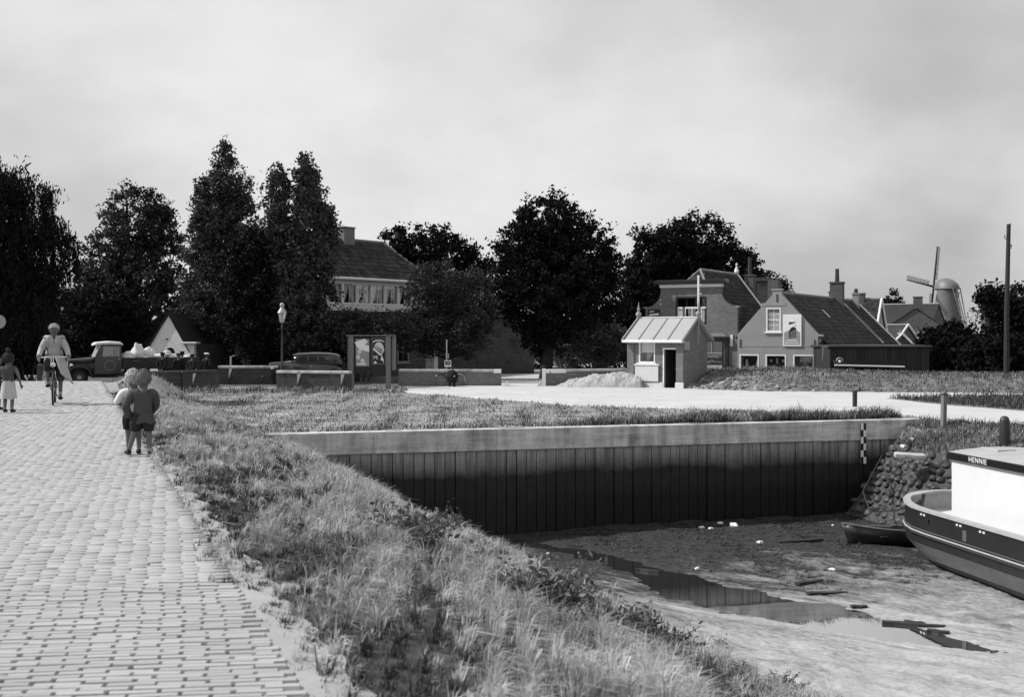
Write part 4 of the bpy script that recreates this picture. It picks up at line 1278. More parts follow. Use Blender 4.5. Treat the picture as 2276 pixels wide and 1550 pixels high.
# side walls
MB().box(2.62, 2.9, .285, 8.0, 0, 2.75).obj('side_wall', M['brick_wall'], cafe)
MB().box(-2.9, -2.62, .285, 8.0, 0, 2.75).obj('side_wall', M['brick_wall'], cafe)
o = MB().prism([(-2.9, 0), (2.9, 0), (2.9, 2.7), (0.0, 6.5), (-2.9, 2.7)], 8.0, 8.25).obj('rear_wall', M['brick_wall'], cafe)
# roof: ridge at z 6.6, hipped towards the front
zr_, ze_ = 6.62, 2.70
sl = math.hypot(2.95, zr_-ze_)
rb_ = MB()
rb_.add([(2.95, .3, ze_), (2.95, 8.0, ze_), (0, 8.0, zr_-.02), (0, 1.6, zr_-.02), (.95, .3, 5.36)], [(0, 1, 2, 3, 4)])
rb_.add([(-2.95, .3, ze_), (-2.95, 8.0, ze_), (0, 8.0, zr_-.02), (0, 1.6, zr_-.02), (-.95, .3, 5.36)], [(4, 3, 2, 1, 0)])
rb_.add([(-.95, .3, 5.36), (.95, .3, 5.36), (0, 1.6, zr_-.02)], [(0, 1, 2)])
rb_.obj('roof', M['tile'], cafe)
mb = MB()
tiles(mb, (2.97, .32, ze_), (0, 1, 0), (-2.95, 0, zr_-ze_), 7.7, sl, keep=lambda u, v: not (v > sl*.68 and u < (v-sl*.68)/(sl*.32)*1.3), rng=trng)
tiles(mb, (-2.97, 8.0, ze_), (0, -1, 0), (2.95, 0, zr_-ze_), 7.7, sl, keep=lambda u, v: not (v > sl*.68 and 7.7-u < (v-sl*.68)/(sl*.32)*1.3), rng=trng)
hl = math.hypot(1.3, 1.26)
tiles(mb, (-.97, .28, 5.38), (1, 0, 0), (0, 1.3, 1.26), 1.94, hl, keep=lambda u, v: abs(u-.97) < .97*(1-v/hl)+.05, rng=trng)
put(mb.obj('roof_tiles', M['tile'], cafe), kind='stuff')
rt = MB()
rt.tube([(0, 1.55, zr_+.04), (0, 8.1, zr_+.04)], .09, 8); rt.tube([(-.97, .3, 5.42), (0, 1.6, zr_+.05)], .08, 8); rt.tube([(.97, .3, 5.42), (0, 1.6, zr_+.05)], .08, 8)
rt.obj('ridge_tiles', M['tile_ridge'], cafe)
o = MB(); o.tube([(0, 8.2, zr_+.1), (3.0, 8.2, ze_+.05)], .075, 6); o.obj('verge_trim', M['paint_white'], cafe)
o = MB(); o.tube([(0, 8.2, zr_+.1), (-3.0, 8.2, ze_+.05)], .075, 6); o.obj('verge_trim', M['paint_white'], cafe)
MB().lathe([(.10, 0), (.16, .10), (.12, .28), (.05, .42), (.04, .50), (.08, .58), (.03, .66), (.01, .70)], 10, (0, 8.15, zr_+.1)).obj('finial', M['paint_white'], cafe, True)
chimney(cafe, .75, 8.6, 4.6, 6.65, .62, .5, 1.15, 'brick_far')
# upper window: three lights with a white transom
w_ = window(cafe, uw[0], uw[1], uw[2], uw[3], 0, .10, (3, 2), 'paint_black', [(.03, .22, .0, .62), (.36, .62, .22, .62), (.80, .98, .0, .62)], .14, sill=False)
for x0, x1 in ((uw[0]+.14, uw[0]+.44), (uw[0]+.60, uw[1]-.42), (uw[1]-.32, uw[1]-.02)):
    MB().box(x0, x1, -.04, .06, 4.27, 4.37).obj('transom', M['paint_white'], w_)
for x0 in (uw[0]+.14, uw[0]+.60, uw[0]+1.02, uw[1]-.32):
    MB().box(x0, x0+.045, -.035, .05, 3.45, 4.27).obj('mullion', M['paint_white'], w_)
MB().box(uw[0]+.15, uw[0]+.42, .062, .08, 3.36, 4.25).obj('blind', M['curtain'], w_)
MB().box(uw[1]-.30, uw[1]-.03, .062, .08, 3.36, 4.25).obj('blind', M['curtain'], w_)
# shop front
w_ = window(cafe, shf[0], shf[1], shf[2], shf[3], .02, .09, (1, 1), 'paint_black', None, .12, sill=False)
MB().box(shf[0]+.10, shf[1]-.10, .0, .05, 1.62, 1.67).obj('transom', M['paint_white'], w_)
MB().box(1.30, 1.345, .0, .05, 1.67, 2.33).obj('mullion', M['paint_white'], w_)
MB().box(shf[0]+.11, shf[1]-.11, .10, .115, .98, 1.60).obj('sign_panel', M['paint_black'], w_)
text_mesh('KAPPER', .19, M['paint_white'], w_, (1.40, .092, 1.42))
drape(shf[0]+.12, shf[1]-.12, .20, .93, .06).obj('curtain', M['curtain'], w_, True)
MB().box(.62, 2.42, -.34, -.003, 2.50, 2.62, ch=.02).obj('canopy', M['paint_dark'], cafe)
MB().prism([(.80, 2.62), (2.30, 2.62), (2.12, 2.80), (.98, 2.80)], -.20, -.004).obj('canopy_top', M['paint_grey'], cafe)
MB().box(.60, .80, -.10, -.004, .0, 2.495).obj('pilaster', M['paint_dark'], cafe)
MB().box(2.16, 2.36, -.10, -.004, .0, 2.495).obj('pilaster', M['paint_dark'], cafe)
MB().prism([(2.47, 2.02), (2.52, 2.10), (2.57, 2.02), (2.62, 2.02), (2.62, 2.72), (2.47, 2.72)][::1], -.05, -.01).obj('enamel_sign', M['paint_white'], cafe)
sg = MB().box(-2.72, -1.95, -.05, -.004, 3.78, 4.25).obj('painted_board', M['paint_black'], cafe)
MB().add([(-2.66, -.055, 3.84), (-2.02, -.055, 3.90), (-2.0, -.055, 4.02), (-2.64, -.055, 3.95)], [(0, 1, 2, 3)]).obj('lettering_band', M['paint_white'], sg)
MB().add([(-2.62, -.055, 4.06), (-2.32, -.055, 4.09), (-2.31, -.055, 4.16), (-2.61, -.055, 4.13)], [(0, 1, 2, 3)]).obj('lettering_band', M['paint_cream'], sg)
for x_, z_ in ((-1.9, 4.75), (-1.9, 4.5), (.60, 5.30), (.60, 5.6)):
    MB().lathe([(.02, 0), (.045, .04), (.02, .10)], 8, (x_, -.06, z_)).obj('insulator', M['paint_white'], cafe)

# ---- gabled shop
gs = empty('gabled_shop', hpt(1727, 66), -R(A_H), 'rendered shop with pointed gable, poster sign and three display windows', 'building')
HWd = 2.3
gwin = (-.62, .22, 2.88, 4.22)
sw = [(-2.18, -1.05), (-.66, .52), (.92, 2.10)]
outer = [(-HWd, 0), (HWd, 0), (HWd, 2.62), (HWd+.28, 2.62), (HWd+.28, 2.72), (HWd, 2.74), (.26, 4.98), (.26, 5.2), (-.26, 5.2), (-.26, 4.98), (-HWd, 2.74)]
holes = [[(gwin[0], gwin[2]), (gwin[1], gwin[2]), (gwin[1], gwin[3]), (gwin[0], gwin[3])]] + [[(a, .42), (b, .42), (b, 1.60), (a, 1.60)] for a, b in sw]
MB().prism(outer, 0, .25, holes).obj('front_wall', M['plaster'], gs)
MB().box(-.32, .32, -.04, .30, 5.205, 5.30).obj('gable_cap', M['plaster'], gs)
MB().box(-.9, .5, -.02, -.003, 4.34, 4.50).obj('lintel', M['plaster'], gs)
MB().box(-HWd, HWd, -.015, -.002, 2.04, 2.12).obj('string_course', M['plaster'], gs)
for x_ in (-2.12, 0, 2.12):
    MB().box(x_-.025, x_+.025, -.04, -.003, (2.0 if x_ else 4.55), (2.45 if x_ else 5.0)).obj('wall_anchor', M['iron'], gs)
window(gs, *gwin, 0, .07, (2, 4), 'paint_white', [(.05, .95, .0, .86)], .12, rail=2)
swf = []
for i, (a, b) in enumerate(sw):
    swf.append(window(gs, a, b, .42, 1.60, 0, .07, (1, 1), 'paint_white', None, .12))
# displays behind the glass
MB().prism([(-1.98, .72), (-1.40, .72), (-1.45, .98), (-1.62, .92), (-1.72, .95), (-1.80, 1.32), (-1.88, 1.30), (-1.93, .96)], .25, .28).obj('display_card', M['paint_cream'], swf[0])
MB().prism([(-1.36, .90), (-1.28, .90), (-1.14, 1.28), (-1.22, 1.30)], .25, .28).obj('display_card', M['paint_white'], swf[0])
MB().box(-1.95, -1.55, .25, .27, .52, .64).obj('display_card', M['paint_cream'], swf[0])
for a, z0, z1, w2 in ((-.42, 1.18, 1.32, .07), (-.07, 1.10, 1.40, .05), (.28, 1.18, 1.32, .07)):
    MB().box(a-w2, a+w2, .25, .27, z0, z1).obj('display_card', M['paint_cream'], swf[1])
MB().box(-.55, .42, .25, .28, .76, .82).obj('shelf', M['paint_cream'], swf[1])
MB().box(1.02, 2.02, .22, .24, .62, 1.50).obj('display_board', M['paint_black'], swf[2])
for tx, z_, w2 in (('KOFFIE', 1.26, .175), ('EN', 1.08, .15), ('THEE', .90, .185)):
    text_mesh(tx, w2, M['paint_white'], swf[2], (1.54, .212, z_))
MB().prism([(1.22, 1.40), (1.45, 1.42), (1.52, 1.47), (1.66, 1.43), (1.90, 1.46), (1.88, 1.36), (1.50, 1.37)], .205, .215).obj('lettering_band', M['paint_white'], swf[2])
MB().box(1.05, 2.0, .21, .22, .66, .69).obj('lettering_band', M['paint_cream'], swf[2])
# poster sign: a generic half length figure on a pale ground
pt = empty('poster_sign', gs.matrix_basis @ Vector((.88, -.06, 2.12)), -R(A_H), 'white framed enamel poster of a stylised figure on the shop gable', 'sign')
MB().box(-.52, .52, -.02, .03, -.05, 1.72, ch=.01).obj('board', M['paint_white'], pt)
MB().prism([(-.45, .04), (.45, .04), (.45, .72), (.26, .84), (-.20, .84), (-.45, .72)], -.026, -.021).obj('figure_panel', M['paint_grey'], pt)
MB().prism([(-.18, .40), (.22, .46), (.22, .98), (.0, 1.05), (-.18, .78)], -.032, -.027).obj('figure_shadow', M['paint_black'], pt)
for i in range(3):
    MB().prism([(-.14, .44+.11*i), (.20, .52+.14*i), (.20, .58+.14*i), (-.14, .48+.11*i)], -.037, -.033).obj('figure_stripe', M['paint_grey'], pt)
MB().prism([(-.15, .92), (.20, 1.12), (.20, 1.20), (-.15, 1.06)], -.037, -.033).obj('figure_band', M['paint_white'], pt)
MB().prism([(-.18, 1.16), (.16, 1.26), (.20, 1.34), (.14, 1.30), (-.18, 1.30)], -.032, -.027).obj('figure_cap', M['paint_black'], pt)
for z_, hw_ in ((.27, .32), (.13, .40)):
    for i in range(9):
        x_ = -hw_ + 2*hw_*(i+.5)/9
        MB().box(x_-hw_/9*.82, x_+hw_/9*.82, -.036, -.027, z_-.045, z_+.045).obj('letter_block', M['paint_cream'], pt)
# roofs of the shop and the house joined behind it
def gable_roof(t, hw, z_e, z_r, y0, y1, ext, mat, tl=True, name='roof'):
    """saddle roof with ridge along y; ext = extra eave width on the right"""
    sl_ = (z_r - z_e)/hw
    mb = MB()
    xe_ = hw + ext; zz_ = z_e - ext*sl_
    mb.add([(xe_, y0, zz_), (xe_, y1, zz_), (0, y1, z_r), (0, y0, z_r), (-hw-.15, y0, z_e-.15*sl_), (-hw-.15, y1, z_e-.15*sl_)], [(0, 1, 2, 3), (3, 2, 5, 4)])
    mb.obj(name, M[mat], t)
    if tl:
        m2 = MB(); L1 = math.hypot(xe_, z_r-zz_)
        tiles(m2, (xe_, y0, zz_+.005), (0, 1, 0), (-xe_, 0, z_r-zz_), y1-y0, L1, rng=trng)
        L2 = math.hypot(hw+.15, z_r-z_e+.15*sl_)
        tiles(m2, (-hw-.15, y1, z_e-.15*sl_+.005), (0, -1, 0), (hw+.15, 0, z_r-z_e+.15*sl_), y1-y0, L2, rng=trng)
        put(m2.obj('roof_tiles', M[mat], t), kind='stuff')
    m3 = MB().tube([(0, y0, z_r+.05), (0, y1, z_r+.05)], .10, 8); m3.obj('ridge_tiles', M['tile_ridge'], t)
    return xe_, zz_
xe_, zz_ = gable_roof(gs, HWd, 2.66, 5.02, .26, 13.0, .62, 'tile_mid')
MB().box(-HWd, -HWd+.25, .255, 13.0, 0, 2.5).obj('side_wall', M['brick_wall'], gs)
MB().box(HWd-.25, HWd, .255, 13.0, 0, 2.3).obj('side_wall', M['plaster'], gs)
sk = MB(); L1 = math.hypot(xe_, 5.02-zz_); dirv = Vector((-xe_, 0, 5.02-zz_)).normalized(); nv_ = Vector((0, 1, 0)).cross(dirv)
pp = Vector((xe_, 5.8, zz_)) + dirv*(L1*.56) + nv_*.10
sk.add([pp, pp+Vector((0, .42, 0)), pp+Vector((0, .42, 0))+dirv*.62, pp+dirv*.62], [(0, 1, 2, 3)]).obj('skylight', M['zinc'], gs)
o = MB(); o.tube([(.05, 12.95, 5.1), (xe_+.02, 12.95, zz_+.12)], .11, 6); o.obj('party_coping', M['tile_ridge'], gs)
chimney(gs, .18, 12.2, 4.2, 6.15, .80, .55, .85, 'brick_far')
MB().box(-1.95, -1.3, 4.4, 5.0, 2.8, 6.0).obj('chimney', M['brick_far'], gs)
gh = empty('joined_house', gs.matrix_basis @ Vector((0, 13.05, 0)), -R(A_H), 'dark tiled house joined behind the gabled shop, with white verge', 'building')
gable_roof(gh, HWd, 2.66, 4.99, 0, 4.6, .66, 'tile')
MB().prism([(-HWd, 0), (HWd, 0), (HWd, 2.3), (0, 4.9), (-HWd, 2.3)], 4.35, 4.6).obj('wall', M['brick_far'], gh)
MB().box(HWd-.2, HWd, 0, 4.3, 0, 2.2).obj('side_wall', M['brick_far'], gh)
o = MB(); o.tube([(0, 4.65, 5.08), (HWd+.75, 4.65, 1.98)], .075, 6); o.obj('verge_trim', M['paint_white'], gh)
chimney(gh, -.9, 2.2, 3.6, 5.65, .42, .42, .35, 'brick_far')
chimney(gh, .3, 3.6, 4.4, 5.55, .40, .40, .30, 'plaster')

# ---- plank shed with awning, and the low annex
d_s = 61.0
sx0, sx1 = (1845-CX)/F*d_s, (2066-CX)/F*d_s
ps = empty('plank_shed', (sx0, d_s, 0), 0, 'long low black tarred plank shed with a pale awning rail', 'shed')
wsh = sx1 - sx0
npk = 26
pm = MB().box(0, wsh/npk-.012, 0, .03, 0, 2.04).mesh('plank', M['tarred_board'])
for i in range(npk):
    q = bpy.data.objects.new('plank', pm); q.parent = ps; q.location = (i*wsh/npk, trng.uniform(-.006, .006), trng.uniform(-.01, .01)); COL.objects.link(q)
MB().box(0, wsh, .04, 3.4, 0, 2.02).obj('shed_body', M['tarred_board'], ps)
MB().box(-.12, wsh+.10, -.18, 3.5, 2.05, 2.16, ch=.02).obj('roof', M['paint_dark'], ps)
MB().tube([(.12, -.42, 1.14), (3.72, -.42, 1.06)], .045, 8).obj('awning_rail', M['paint_cream'], ps)
MB().add([(.12, -.40, 1.12), (3.72, -.40, 1.04), (3.72, -.005, 1.32), (.12, -.005, 1.40)], [(0, 1, 2, 3)]).obj('awning', M['cloth_dark'], ps)
for x_ in (.2, 1.9, 3.6):
    MB().tube([(x_, -.4, 1.10), (x_, -.02, .75)], .015, 6).obj('awning_arm', M['iron'], ps)
MB().box(.6, 3.2, -.012, -.004, .55, 1.0).obj('hatch', M['interior'], ps)
lp = MB().ball((.46, -.14, 1.33), .085, 10, 8).obj('lamp_globe', M['paint_white'], ps)
MB().tube([(.46+.17*math.cos(a), -.14, 1.36+.16*math.sin(a)) for a in np.linspace(0, math.pi, 9)], .022, 6).obj('lamp_hood', M['paint_cream'], ps)
an = empty('annex', hpt(1812, 64), -R(12), 'low rendered annex wall between the shop and the plank shed', 'building')
MB().box(.10, 1.05, 0, .3, 0, 1.9).obj('wall', M['plaster'], an)
MB().box(.0, 1.1, -.1, .5, 1.92, 2.05).obj('roof', M['tile_mid'], an)
MB().box(-.02, .08, -.06, -.02, 0, 1.95).obj('downpipe', M['iron'], an)
fg = empty('shop_flag', px(1828, 806, 60.5), R(0), 'pale drooping flag on a slanted staff by the plank shed', 'flag')
MB().tube([(-.02, .25, .62), (-.05, -.02, .78), (-.10, -.25, .92)], .018, 6).obj('staff', M['wood_grey'], fg)
drape(-.06, .24, .05, .84, -.1, 'l').obj('cloth', M['cloth_mid'], fg)

# ---- houses farther off
def simple_house(name, label, loc, rz, hw, dep, ze2, zr2, wmat, rmat, verge=True, win=(), cat='house', tl=False):
    t = empty(name, loc, rz, label, cat)
    MB().prism([(-hw, 0), (hw, 0), (hw, ze2), (0, zr2), (-hw, ze2)], 0, .3).obj('front_wall', M[wmat], t)
    MB().prism([(-hw, 0), (hw, 0), (hw, ze2), (0, zr2), (-hw, ze2)], dep-.3, dep).obj('rear_wall', M[wmat], t)
    MB().box(-hw, -hw+.3, .305, dep-.305, 0, ze2).obj('side_wall', M[wmat], t)
    MB().box(hw-.3, hw, .305, dep-.305, 0, ze2).obj('side_wall', M[wmat], t)
    gable_roof(t, hw+.02, ze2+.06, zr2+.08, -.12, dep+.12, .2, rmat, tl)
    if verge:
        for sg_ in (-1, 1):
            MB().tube([(0, -.16, zr2+.16), (sg_*(hw+.22), -.16, ze2-.1)], .09, 6).obj('verge_trim', M['paint_white'], t)
    for (x0, x1, z0, z1) in win:
        f = MB().box(x0, x1, -.04, -.004, z0, z1).obj('window', M['paint_white'], t)
        MB().box(x0+.07, (x0+x1)/2-.03, -.05, -.042, z0+.07, z1-.07).obj('pane', M['interior'], f)
        MB().box((x0+x1)/2+.03, x1-.07, -.05, -.042, z0+.07, z1-.07).obj('pane', M['interior'], f)
    return t
t = simple_house('tall_house', 'narrow tall tiled house with white verge behind the joined roofs', W3(1955, 92), R(62), 2.4, 5.2, 2.6, 5.4, 'plaster', 'tile', True, tl=True)
chimney(t, 0.0, 1.4, 4.6, 6.0, .55, .55, None)
t = simple_house('brick_house', 'far brick house with twin small windows left of the windmill', W3(2035, 122), R(-22), 3.4, 7, 3.1, 5.4, 'brick_far', 'tile', False, [(.1, 1.0, 2.35, 3.0)])
chimney(t, .2, .6, 4.8, 6.7, .9, .6, None)
t = simple_house('brick_house', 'far dark roofed house directly left of the windmill tower', W3(2085, 140), R(48), 3.0, 8, 3.0, 6.3, 'brick_far', 'tile', False)
t = simple_house('cottage', 'low dark roofed cottage with pale verge behind the plank shed', W3(2015, 96), R(40), 2.2, 6, 1.7, 3.4, 'brick_far', 'tile', True)
t = simple_house('outhouse', 'tiny white trimmed gable peeping over the plank shed roof', W3(2005, 84), R(-10), .75, 1.6, 1.9, 2.65, 'brick_far', 'tile', True)
MB().box(-.06, .06, .6, .75, 2.7, 3.1).obj('chimney', M['plaster'], t)
t = empty('chimney_stack', W3(2196, 96), 0, 'square brick chimney stack among the trees at right', 'chimney')
MB().box(-.42, .42, -.4, .4, 0, 4.55).obj('shaft', M['brick_far'], t)
MB().box(-.52, .52, -.5, .5, 4.555, 4.85).obj('cap', M['brick_far'], t)
t = empty('chimney_stack', W3(1697, 80), R(-20), 'tall dark brick chimney behind the gabled shop', 'chimney')
MB().box(-.42, .42, -.35, .35, 0, 6.35).obj('shaft', M['brick_dark'], t)
MB().box(-.52, .52, -.45, .45, 6.355, 6.6).obj('cap', M['brick_dark'], t)
t = empty('chimney_stack', W3(1752, 84), R(-20), 'small brick chimney with a cowl seen over the shop ridge', 'chimney')
MB().box(-.22, .22, -.22, .22, 0, 5.75).obj('shaft', M['brick_far'], t)
MB().lathe([(.24, 0), (.24, .06), (.06, .12), (.05, .22)], 8, (0, 0, 5.755)).obj('cowl', M['iron'], t)
t = simple_house('tiled_cottage', 'low tiled cottage with dark doorways behind the brick wall', W3(1085, 80), R(12), 3.2, 4, 2.2, 4.2, 'brick_far', 'tile_mid', False, tl=False)
t = simple_house('barn', 'low tiled house with wide roof right of the cyclist sign', W3(1120, 84), R(62), 3.4, 7, 2.4, 5.0, 'brick_far', 'tile_mid', False, tl=True)

# ---- windmill
mill_d = 330.0
ml = empty('windmill', W3(2104, mill_d), 0, 'stone tower windmill with rounded cap and lattice sails', 'windmill')
MB().lathe([(5.4, -.5), (5.0, 2), (4.35, 6), (3.6, 10), (2.95, 13), (2.6, 14.6), (2.55, 15.3)], 24).obj('tower', M['mill_tower'], ml, True)
axd = Vector((-.542, .84, 0)); sdv = Vector((.84, .542, 0))
cap = MB()
rings = []
for f, rx_, rz_ in ((-3.2, .6, .8), (-3.0, 1.7, 1.9), (-1.8, 2.5, 2.75), (0, 2.8, 2.95), (1.6, 2.6, 2.5), (2.8, 2.0, 1.7), (3.5, 1.1, .9)):
    ring_ = []
    for j in range(14):
        a = 2*math.pi*j/14
        c_ = -axd*f + sdv*(rx_*math.cos(a))
        z_ = 15.6 + max(0, math.sin(a))*rz_*1.05 - max(0, -math.sin(a))*.3
        ring_.append((c_.x, c_.y, z_))
    rings.append(ring_)
cap.loft(rings).obj('cap', M['mill_cap'], ml, True)
hub = axd*3.9 + Vector((0, 0, 16.4))
MB().tube([hub - axd*1.4, hub + axd*.5], .35, 8).obj('windshaft', M['iron'], ml)
tiltax = sdv
for k_ in range(4):
    a = R(98 + 90*k_)
    dirn = sdv*(-math.cos(a)) + Vector((0, 0, 1))*math.sin(a)
    prp = sdv*math.sin(a) + Vector((0, 0, 1))*math.cos(a)
    sp = MB().tube([hub + axd*.4, hub + axd*.4 + dirn*11.6], [.30, .16], 6).obj('sail', M['wood_dark'], ml)
    g = MB()
    for j in range(16):
        c0 = hub + axd*.42 + dirn*(2.2 + j*.62)
        g.tube([c0 - prp*.15, c0 + prp*1.25], .06, 4)
    for q in (.45, .85, 1.25):
        g.tube([hub + axd*.42 + dirn*2.1 + prp*q, hub + axd*.42 + dirn*11.6 + prp*q], .06, 4)
    g.obj('lattice', M['wood_dark'], sp)
tb = -axd*3.2 + Vector((0, 0, 15.8))
for s_ in (-1, 1):
    MB().tube([tb + sdv*(1.6*s_), -axd*6.8 + sdv*(.5*s_) + Vector((0, 0, 2.6))], .16, 5).obj('tail_beam', M['wood_grey'], ml)
MB().tube([tb, -axd*7.0 + Vector((0, 0, 2.0))], .18, 5).obj('tail_pole', M['wood_grey'], ml)
MB().tube([-axd*7.2 + Vector((0, 0, 2.6)) - sdv*.9, -axd*7.2 + Vector((0, 0, 2.6)) + sdv*.9], .45, 8).obj('winch', M['wood_dark'], ml)

# ---- veranda house in the centre
vd = Vector((.60, .80, 0))
vh_rz = math.atan2(vd.y, vd.x)
v0 = px(745, 615, 72); v0.z = 0
vh = empty('veranda_house', v0, vh_rz, 'large hipped tiled house with a curtained upper window band', 'building')
ze3 = 6.27; L0, L1_ = -3.4, 8.4; dep = 4.4; zr3 = 8.8
MB().box(L0, L1_, 0, dep, 0, 4.3).obj('lower_wall', M['brick_far'], vh)
MB().box(L0, L1_, .6, dep, 4.3, ze3).obj('upper_wall', M['brick_far'], vh)
ov3 = .35
def hip(t, x0, x1, y0, y1, z0, z1, run, mat):
    ym = (y0+y1)/2
    MB().add([(x0,y0,z0),(x1,y0,z0),(x1,y1,z0),(x0,y1,z0),(x0+.3,ym,z1),(x1-run,ym,z1)], [(0,1,5,4),(1,2,5),(2,3,4,5),(3,0,4),(3,2,1,0)]).obj('roof', M[mat], t)
    mb = MB(); lv_ = math.hypot(ym-y0, z1-z0); lu_ = x1-x0
    tiles(mb, (x0, y0, z0+.01), (1, 0, 0), (0, ym-y0, z1-z0), lu_, lv_, .26, .36, keep=lambda u, v: u > .3*v/lv_ and u < lu_-run*v/lv_, rng=trng)
    lh = math.hypot(run, z1-z0)
    tiles(mb, (x1, y0, z0+.01), (0, 1, 0), (-run, 0, z1-z0), y1-y0, lh, .26, .36, keep=lambda u, v: abs(u-(y1-y0)/2) < (y1-y0)/2*(1-v/lh)+.1, rng=trng)
    put(mb.obj('roof_tiles', M[mat], t), kind='stuff')
    rt_ = MB(); rt_.tube([(x0+.3, ym, z1+.04), (x1-run, ym, z1+.04)], .11, 8)
    rt_.tube([(x1, y0, z0+.05), (x1-run, ym, z1+.05)], .11, 8); rt_.tube([(x1, y1, z0+.05), (x1-run, ym, z1+.05)], .11, 8)
    rt_.obj('ridge_tiles', M['tile_ridge'], t)
hip(vh, L0-ov3, L1_+ov3, -ov3, dep+ov3, ze3, zr3, 2.2, 'tile')
MB().box(L0-ov3, L1_+ov3+.05, -ov3-.14, -ov3+.05, ze3-.16, ze3-.004, ch=.03).obj('gutter', M['paint_white'], vh)
MB().box(L0, L1_, -.10, .02, ze3-.32, ze3-.17).obj('eaves_board', M['paint_cream'], vh)
MB().box(L0, L1_, -.14, .10, 4.30, 4.62, ch=.02).obj('parapet', M['paint_cream'], vh)
MB().box(L0, L1_+.02, -.30, -.145, 4.18, 4.28, ch=.02).obj('cornice', M['paint_white'], vh)
nb3 = 9
bw3 = (L1_-.2 - (L0+.2))/nb3
for i in range(nb3):
    x0 = L0+.2+bw3*i
    f = window(vh, x0, x0+bw3-.02, 4.63, ze3-.33, -.06, .075, (2, 1), 'paint_white', None, .12, sill=False)
    drape(x0+.08, x0+bw3*.50, 4.70, ze3-.4, .14, 'l').obj('curtain', M['curtain'], f, True)
    drape(x0+bw3*.52, x0+bw3-.1, 4.70, ze3-.4, .14, 'r').obj('curtain', M['curtain'], f, True)
chimney(vh, 3.1, dep/2, zr3-.5, zr3+.85, .95, .7, None, 'brick_wall')
for i, x0 in enumerate((-.5, 3.0, 5.6)):
    window(vh, x0, x0+1.1, .9, 2.9, -.006, .09, (2, 3), 'paint_grey', None, .004, glass='interior')

# ---- white gabled cottage behind the truck
wc = empty('white_cottage', W3(374, 72), R(-14), 'whitewashed brick cottage gable with a small arched door behind the truck', 'building')
door = [(-.02+.32*math.cos(a)+.15, 1.62+.32*math.sin(a)) for a in np.linspace(0, math.pi, 9)]
hole = [(.45, .05)] + door + [(-.19, .05)]
MB().prism([(-1.25, 0), (1.75, 0), (1.75, 2.15), (1.12, 2.15), (.02, 3.87), (-1.25, 2.15)], 0, .25, [hole]).obj('front_wall', M['brick_white'], wc)
MB().box(-.2, .46, .12, .16, .0, 1.95).obj('door', M['paint_black'], wc)
for s_, xe2, ze2 in ((-1, -1.5, 1.62), (1, 1.45, 1.62)):
    MB().add([(.02, -.10, 3.96), (xe2, -.10, ze2), (xe2, 5, ze2), (.02, 5, 3.96), (.02, -.10, 4.06), (xe2-.05, -.10, ze2+.12), (xe2-.05, 5, ze2+.12), (.02, 5, 4.06)], [(0,1,2,3),(4,7,6,5),(0,4,5,1),(1,5,6,2),(3,2,6,7)]).obj('roof', M['tile'], wc)
MB().box(1.0, 2.0, -.25, .3, 2.16, 2.28, ch=.02).obj('porch_roof', M['plaster_white'], wc)
MB().tube([(-.02, -.02, 2.45), (-.02, -.28, 2.55), (.12, -.38, 2.5)], .02, 6).obj('lamp_bracket', M['iron'], wc)
MB().ball((.12, -.38, 2.44), .07, 8, 6).obj('lamp', M['iron'], wc)
MB().box(-1.2, 1.7, .3, 5, 0, 2.1).obj('side_wall', M['brick_dark'], wc)
bn = empty('thatched_barn', W3(395, 84), R(4), 'dark barn with a low pale ridge behind the white cottage', 'building')
MB().box(-3.4, 3.4, 0, 6, 0, 2.2).obj('wall', M['brick_dark'], bn)
MB().add([(-3.8, -.4, 2.0), (3.8, -.4, 2.0), (3.8, 6.4, 2.0), (-3.8, 6.4, 2.0), (-1.5, 3, 4.55), (1.5, 3, 4.55)], [(0,1,5,4),(1,2,5),(2,3,4,5),(3,0,4)]).obj('roof', M['tile'], bn)
MB().tube([(-1.5, 3, 4.55), (1.5, 3, 4.55)], .14, 8).obj('ridge_tiles', M['tile_ridge'], bn)

# ---- low brick walls along the street
def low_wall(label, p0, p1, h, capmat, mat='brick_dark', piers=(), group='low brick walls along the street', endblock=(), th=.36):
    a, b = Vector(p0), Vector(p1); L = (b-a).length
    t = empty('brick_wall', (a.x, a.y, -.05), math.atan2(b.y-a.y, b.x-a.x), label, 'wall', group)
    MB().box(0, L, 0, th, 0, h-.08).obj('wall', M[mat], t)
    n_ = max(1, int(L/1.0))
    for i in range(n_):
        MB().box(L*i/n_+.004, L*(i+1)/n_-.004, -.04, th+.04, h-.078, h+.05, ch=.015).obj('cap_stone', M[capmat], t)
    for x_ in piers:
        MB().box(x_-.26, x_+.26, -.12, -.004, 0, h-.085).obj('pier', M[mat], t)
        mb = MB(); mb.add([(x_+.262, -.16, h-.08), (x_+.262, .1, h-.08), (x_+.262, .1, h+.06), (x_+.262, -.16, h+.06), (x_+.27, -.06, h-.55)], [(0,1,2,3),(0,4,1)])
        MB().box(x_-.30, x_+.30, -.16, -.045, h-.08, h+.056, ch=.015).obj('pier_cap', M[capmat], t)
        MB().prism([(x_+.265, h-.09), (x_+.44, h-.09), (x_+.265, h-.62)], -.10, -.006).obj('pier_stone', M['concrete_light'], t)
    for x0, x1 in endblock:
        MB().box(x0, x1, -.06, th+.06, h-.14, h+.055, ch=.01).obj('end_block', M['paint_white'], t)
    return t
low_wall('dark brick wall left of the recess, below the men', px(322, 825, 55.5)*1, px(487, 823, 58), .98, 'brick_dark', piers=(2.1,))
low_wall('brick wall section set back with a pale coping beside the lamp', px(486, 815, 63), px(618, 815, 63), 1.05, 'concrete', piers=(.3,))
low_wall('dark brick wall section in front of the parked car', px(614, 824, 58), px(775, 828, 57), .95, 'concrete', piers=(.9, 3.2))
